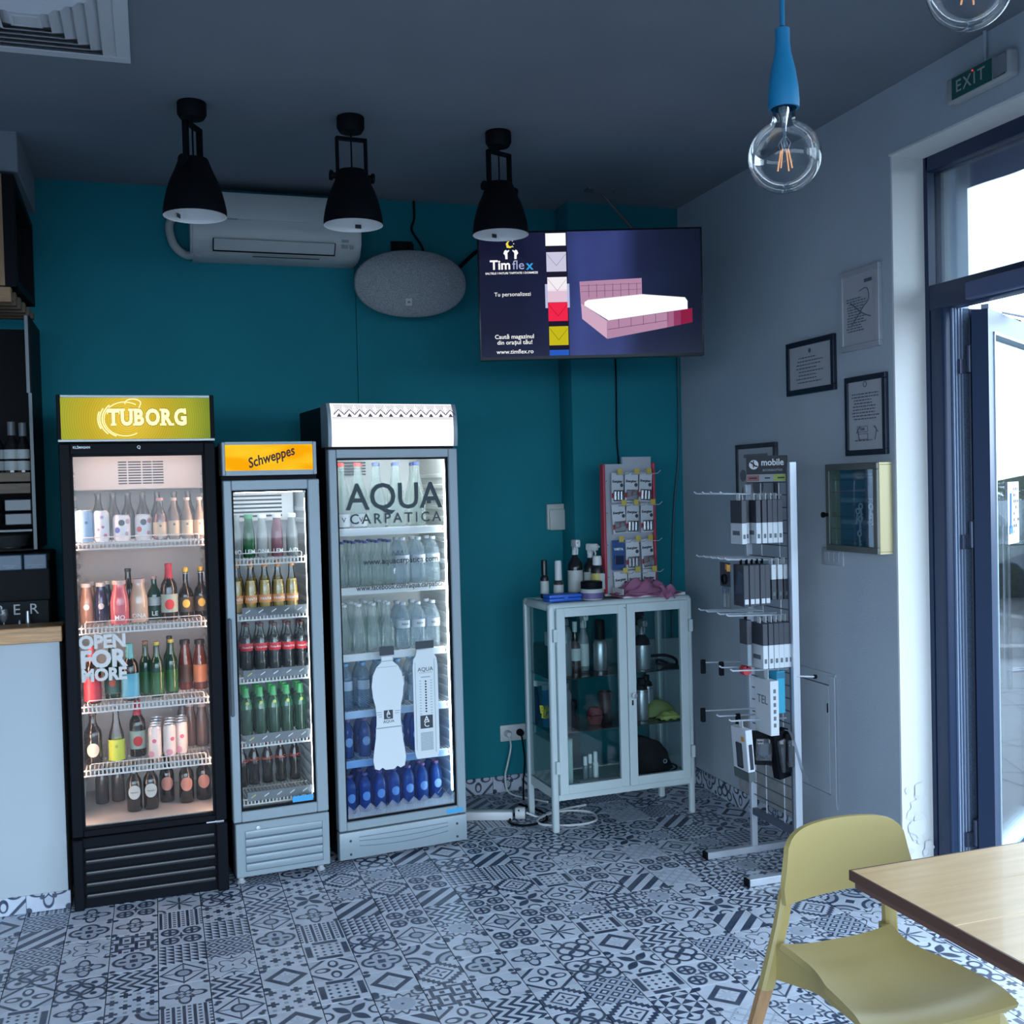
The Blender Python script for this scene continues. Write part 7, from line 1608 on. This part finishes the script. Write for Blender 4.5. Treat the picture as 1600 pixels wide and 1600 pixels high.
# ------------------------------------------------------------------ table and chair in front
def table():
    t = thing('cafe_table', 'wooden topped table with dark edges reaching in from the door side', 'table', (1.865, 1.40, 0))
    m = bpy.data.materials.new('table_beech'); m.use_nodes = True; nt = m.node_tree; b = nt.nodes['Principled BSDF']; N = nt.nodes.new; L = nt.links.new
    tc = N('ShaderNodeTexCoord'); mp = N('ShaderNodeMapping'); mp.inputs['Scale'].default_value = (1.2, 9, 9); L(tc.outputs['Object'], mp.inputs[0])
    n = N('ShaderNodeTexNoise'); n.inputs['Scale'].default_value = 3; n.inputs['Detail'].default_value = 8; n.inputs['Distortion'].default_value = .6; L(mp.outputs[0], n.inputs['Vector'])
    w_ = N('ShaderNodeTexWave'); w_.inputs['Scale'].default_value = 1.1; w_.inputs['Distortion'].default_value = 6; w_.inputs['Detail'].default_value = 3; w_.bands_direction = 'Y'; L(mp.outputs[0], w_.inputs['Vector'])
    mi = N('ShaderNodeMix'); mi.inputs[0].default_value = .12; L(n.outputs[0], mi.inputs[2]); L(w_.outputs['Fac'], mi.inputs[3])
    rp = N('ShaderNodeValToRGB'); L(mi.outputs[0], rp.inputs[0]); rp.color_ramp.elements[0].position = .25; rp.color_ramp.elements[0].color = (.62, .40, .19, 1); rp.color_ramp.elements[1].position = .75; rp.color_ramp.elements[1].color = (.76, .52, .28, 1)
    L(rp.outputs[0], b.inputs['Base Color']); b.inputs['Roughness'].default_value = .32; b.inputs['Coat Weight'].default_value = .15
    # staves of the top run towards the door
    y0, y1, W2 = -.668, .668, .376
    ys = [y0 + (y1 - y0) * k / 8 for k in range(9)]
    for k in range(8): part('stave', B().box(-W2 + .004, W2, ys[k] + .0003, ys[k+1] - .0003, .7265, .75 - (.0002 if k % 2 else 0), .0008), m, t)
    ed = mat('table_edge_dark', (.085, .036, .022), .4)
    part('edge_band', B().box(-W2, -W2 + .004, y0, y1, .7265, .7496).box(-W2, W2, y1, y1 + .004, .7265, .7496), ed, t)
    part('under_frame', B().box(-W2 + .006, W2 - .01, y0 + .01, y1 - .01, .712, .7265), mat('table_under', (.13, .06, .042), .5), t)
    part('pedestal', B().cyl((0.16, -.1, .03), (.16, -.1, .712), .04).box(-.1, .42, -.36, .16, .0, .025, .006), M_blackm, t)
table()

def chair():
    t = thing('cafe_chair', 'mustard yellow moulded chair with wooden legs pushed under the table', 'chair', (1.62, 2.13, 0))
    m = mat('chair_mustard', (.38, .295, .11), .42, spec=.5); m2 = mat('chair_leg_wood', (.36, .20, .09), .5, var=.15, bscale=8, stretch=(10, 10, 1))
    # backrest: bowed plate with rounded corners (local y grows towards the viewer's far side)
    def outline_pt(u, v):
        # u 0..1 across, v 0..1 up ; superellipse corners
        return u, v
    nu, nv = 26, 12; b = B(); c = b.bm; g = []
    for i in range(nu + 1):
        row = []
        for j in range(nv + 1):
            a, e = 2 * i / nu - 1, j / nv
            half = .205 * (1 - .03 * (1 - e)) 
            top = .655 + .085 * math.sqrt(max(0, 1 - abs(a) ** 6)) + .020 * (1 - a * a)
            bot = .572 + .004 * a
            z = bot + (top - bot) * e
            x = half * a * (1 - .05 * max(0, e - .5) * 2 * abs(a) ** 4)
            y = .248 - .03 * a * a + .05 * (z - .57)
            row.append(c.verts.new((x + .064, y, z)))
        g.append(row)
    fs = [c.faces.new((g[i][j], g[i+1][j], g[i+1][j+1], g[i][j+1])) for i in range(nu) for j in range(nv)]
    bmesh.ops.recalc_face_normals(c, faces=fs); bmesh.ops.solidify(c, geom=fs, thickness=.014)
    part('backrest', b, m, t)
    # seat: dished, waisted sides, rolled front
    def seat(u, v):
        a = 2 * u - 1
        half = .165 + .040 * v ** 1.6 - .026 * math.sin(PI * min(1, v * 1.9)) * (1 if v < .53 else 0) * .6
        x = half * a + .004; y = .185 - .395 * v
        z = .462 + .014 * (abs(a) ** 3) * (1 - v * .5) - .014 * math.sin(PI * v) * (1 - a * a) - .022 * max(0, v - .82) / .18 * max(0, v - .82) / .18 + .010 * max(0, .18 - v) / .18
        return (x, y, z)
    b = B(); b.sheet(seat, 26, 26, .016)
    part('seat', b, m, t)
    def bar_(p, w0, d0, w1, d1, col, nm):
        b = B(); c = b.bm; rings = []
        for k, (x, y, z) in enumerate(p):
            f = k / (len(p) - 1); w_, d_ = w0 + (w1 - w0) * f, d0 + (d1 - d0) * f
            rings.append([c.verts.new((x + w_ * sx, y + d_ * sy, z)) for sx, sy in ((-1, -.6), (-.6, -1), (.6, -1), (1, -.6), (1, .6), (.6, 1), (-.6, 1), (-1, .6))])
        for A, D in zip(rings, rings[1:]):
            for i in range(8): c.faces.new((A[i], A[(i+1) % 8], D[(i+1) % 8], D[i]))
        c.faces.new(rings[0]); c.faces.new(rings[-1][::-1])
        return part(nm, b, col, t)
    # rear uprights, from seat bracket to backrest, and wooden legs below
    for s in (-1, 1):
        xo = -.176 if s < 0 else .200
        px_ = (lambda z: -.178 + (z - .355) * .27) if s < 0 else (lambda z: .206 - (z - .355) * .06)
        bar_([(px_(.355), .232, .355), (px_(.44), .228, .44), (px_(.52), .226, .52), (px_(.60), .232, .60)], .0195, .016, .0175, .011, m, 'upright')
        bar_([(px_(.355) + s * .10, .272, 0), (px_(.355) + s * .001, .232, .356)], .012, .012, .019, .0155, m2, 'leg')
        bar_([(s * .165 + .004, -.165, .425), (s * .19 + .004, -.19, .36)], .019, .018, .0185, .0175, m, 'leg_socket')
        bar_([(s * .19 + .004, -.19, .36), (s * .235 + .004, -.235, 0)], .018, .017, .012, .012, m2, 'leg')
        b = B()
        def rail(u, v):
            p = seat(1 if s > 0 else 0, .03 + .93 * u); hh = .075 * (1 - u) ** 2.2 + .02
            return (p[0] - s * .010 + s * (.012 if s < 0 else .034) * (1 - u) ** 5, p[1] + .055 * (1 - u) ** 4, p[2] - .012 - hh * v)
        b.sheet(rail, 16, 4, .022)
        part('side_rail', b, m, t)
    part('front_rail', B().box(-.165, .17, -.2, -.18, .40, .44, .006), m, t)
chair()
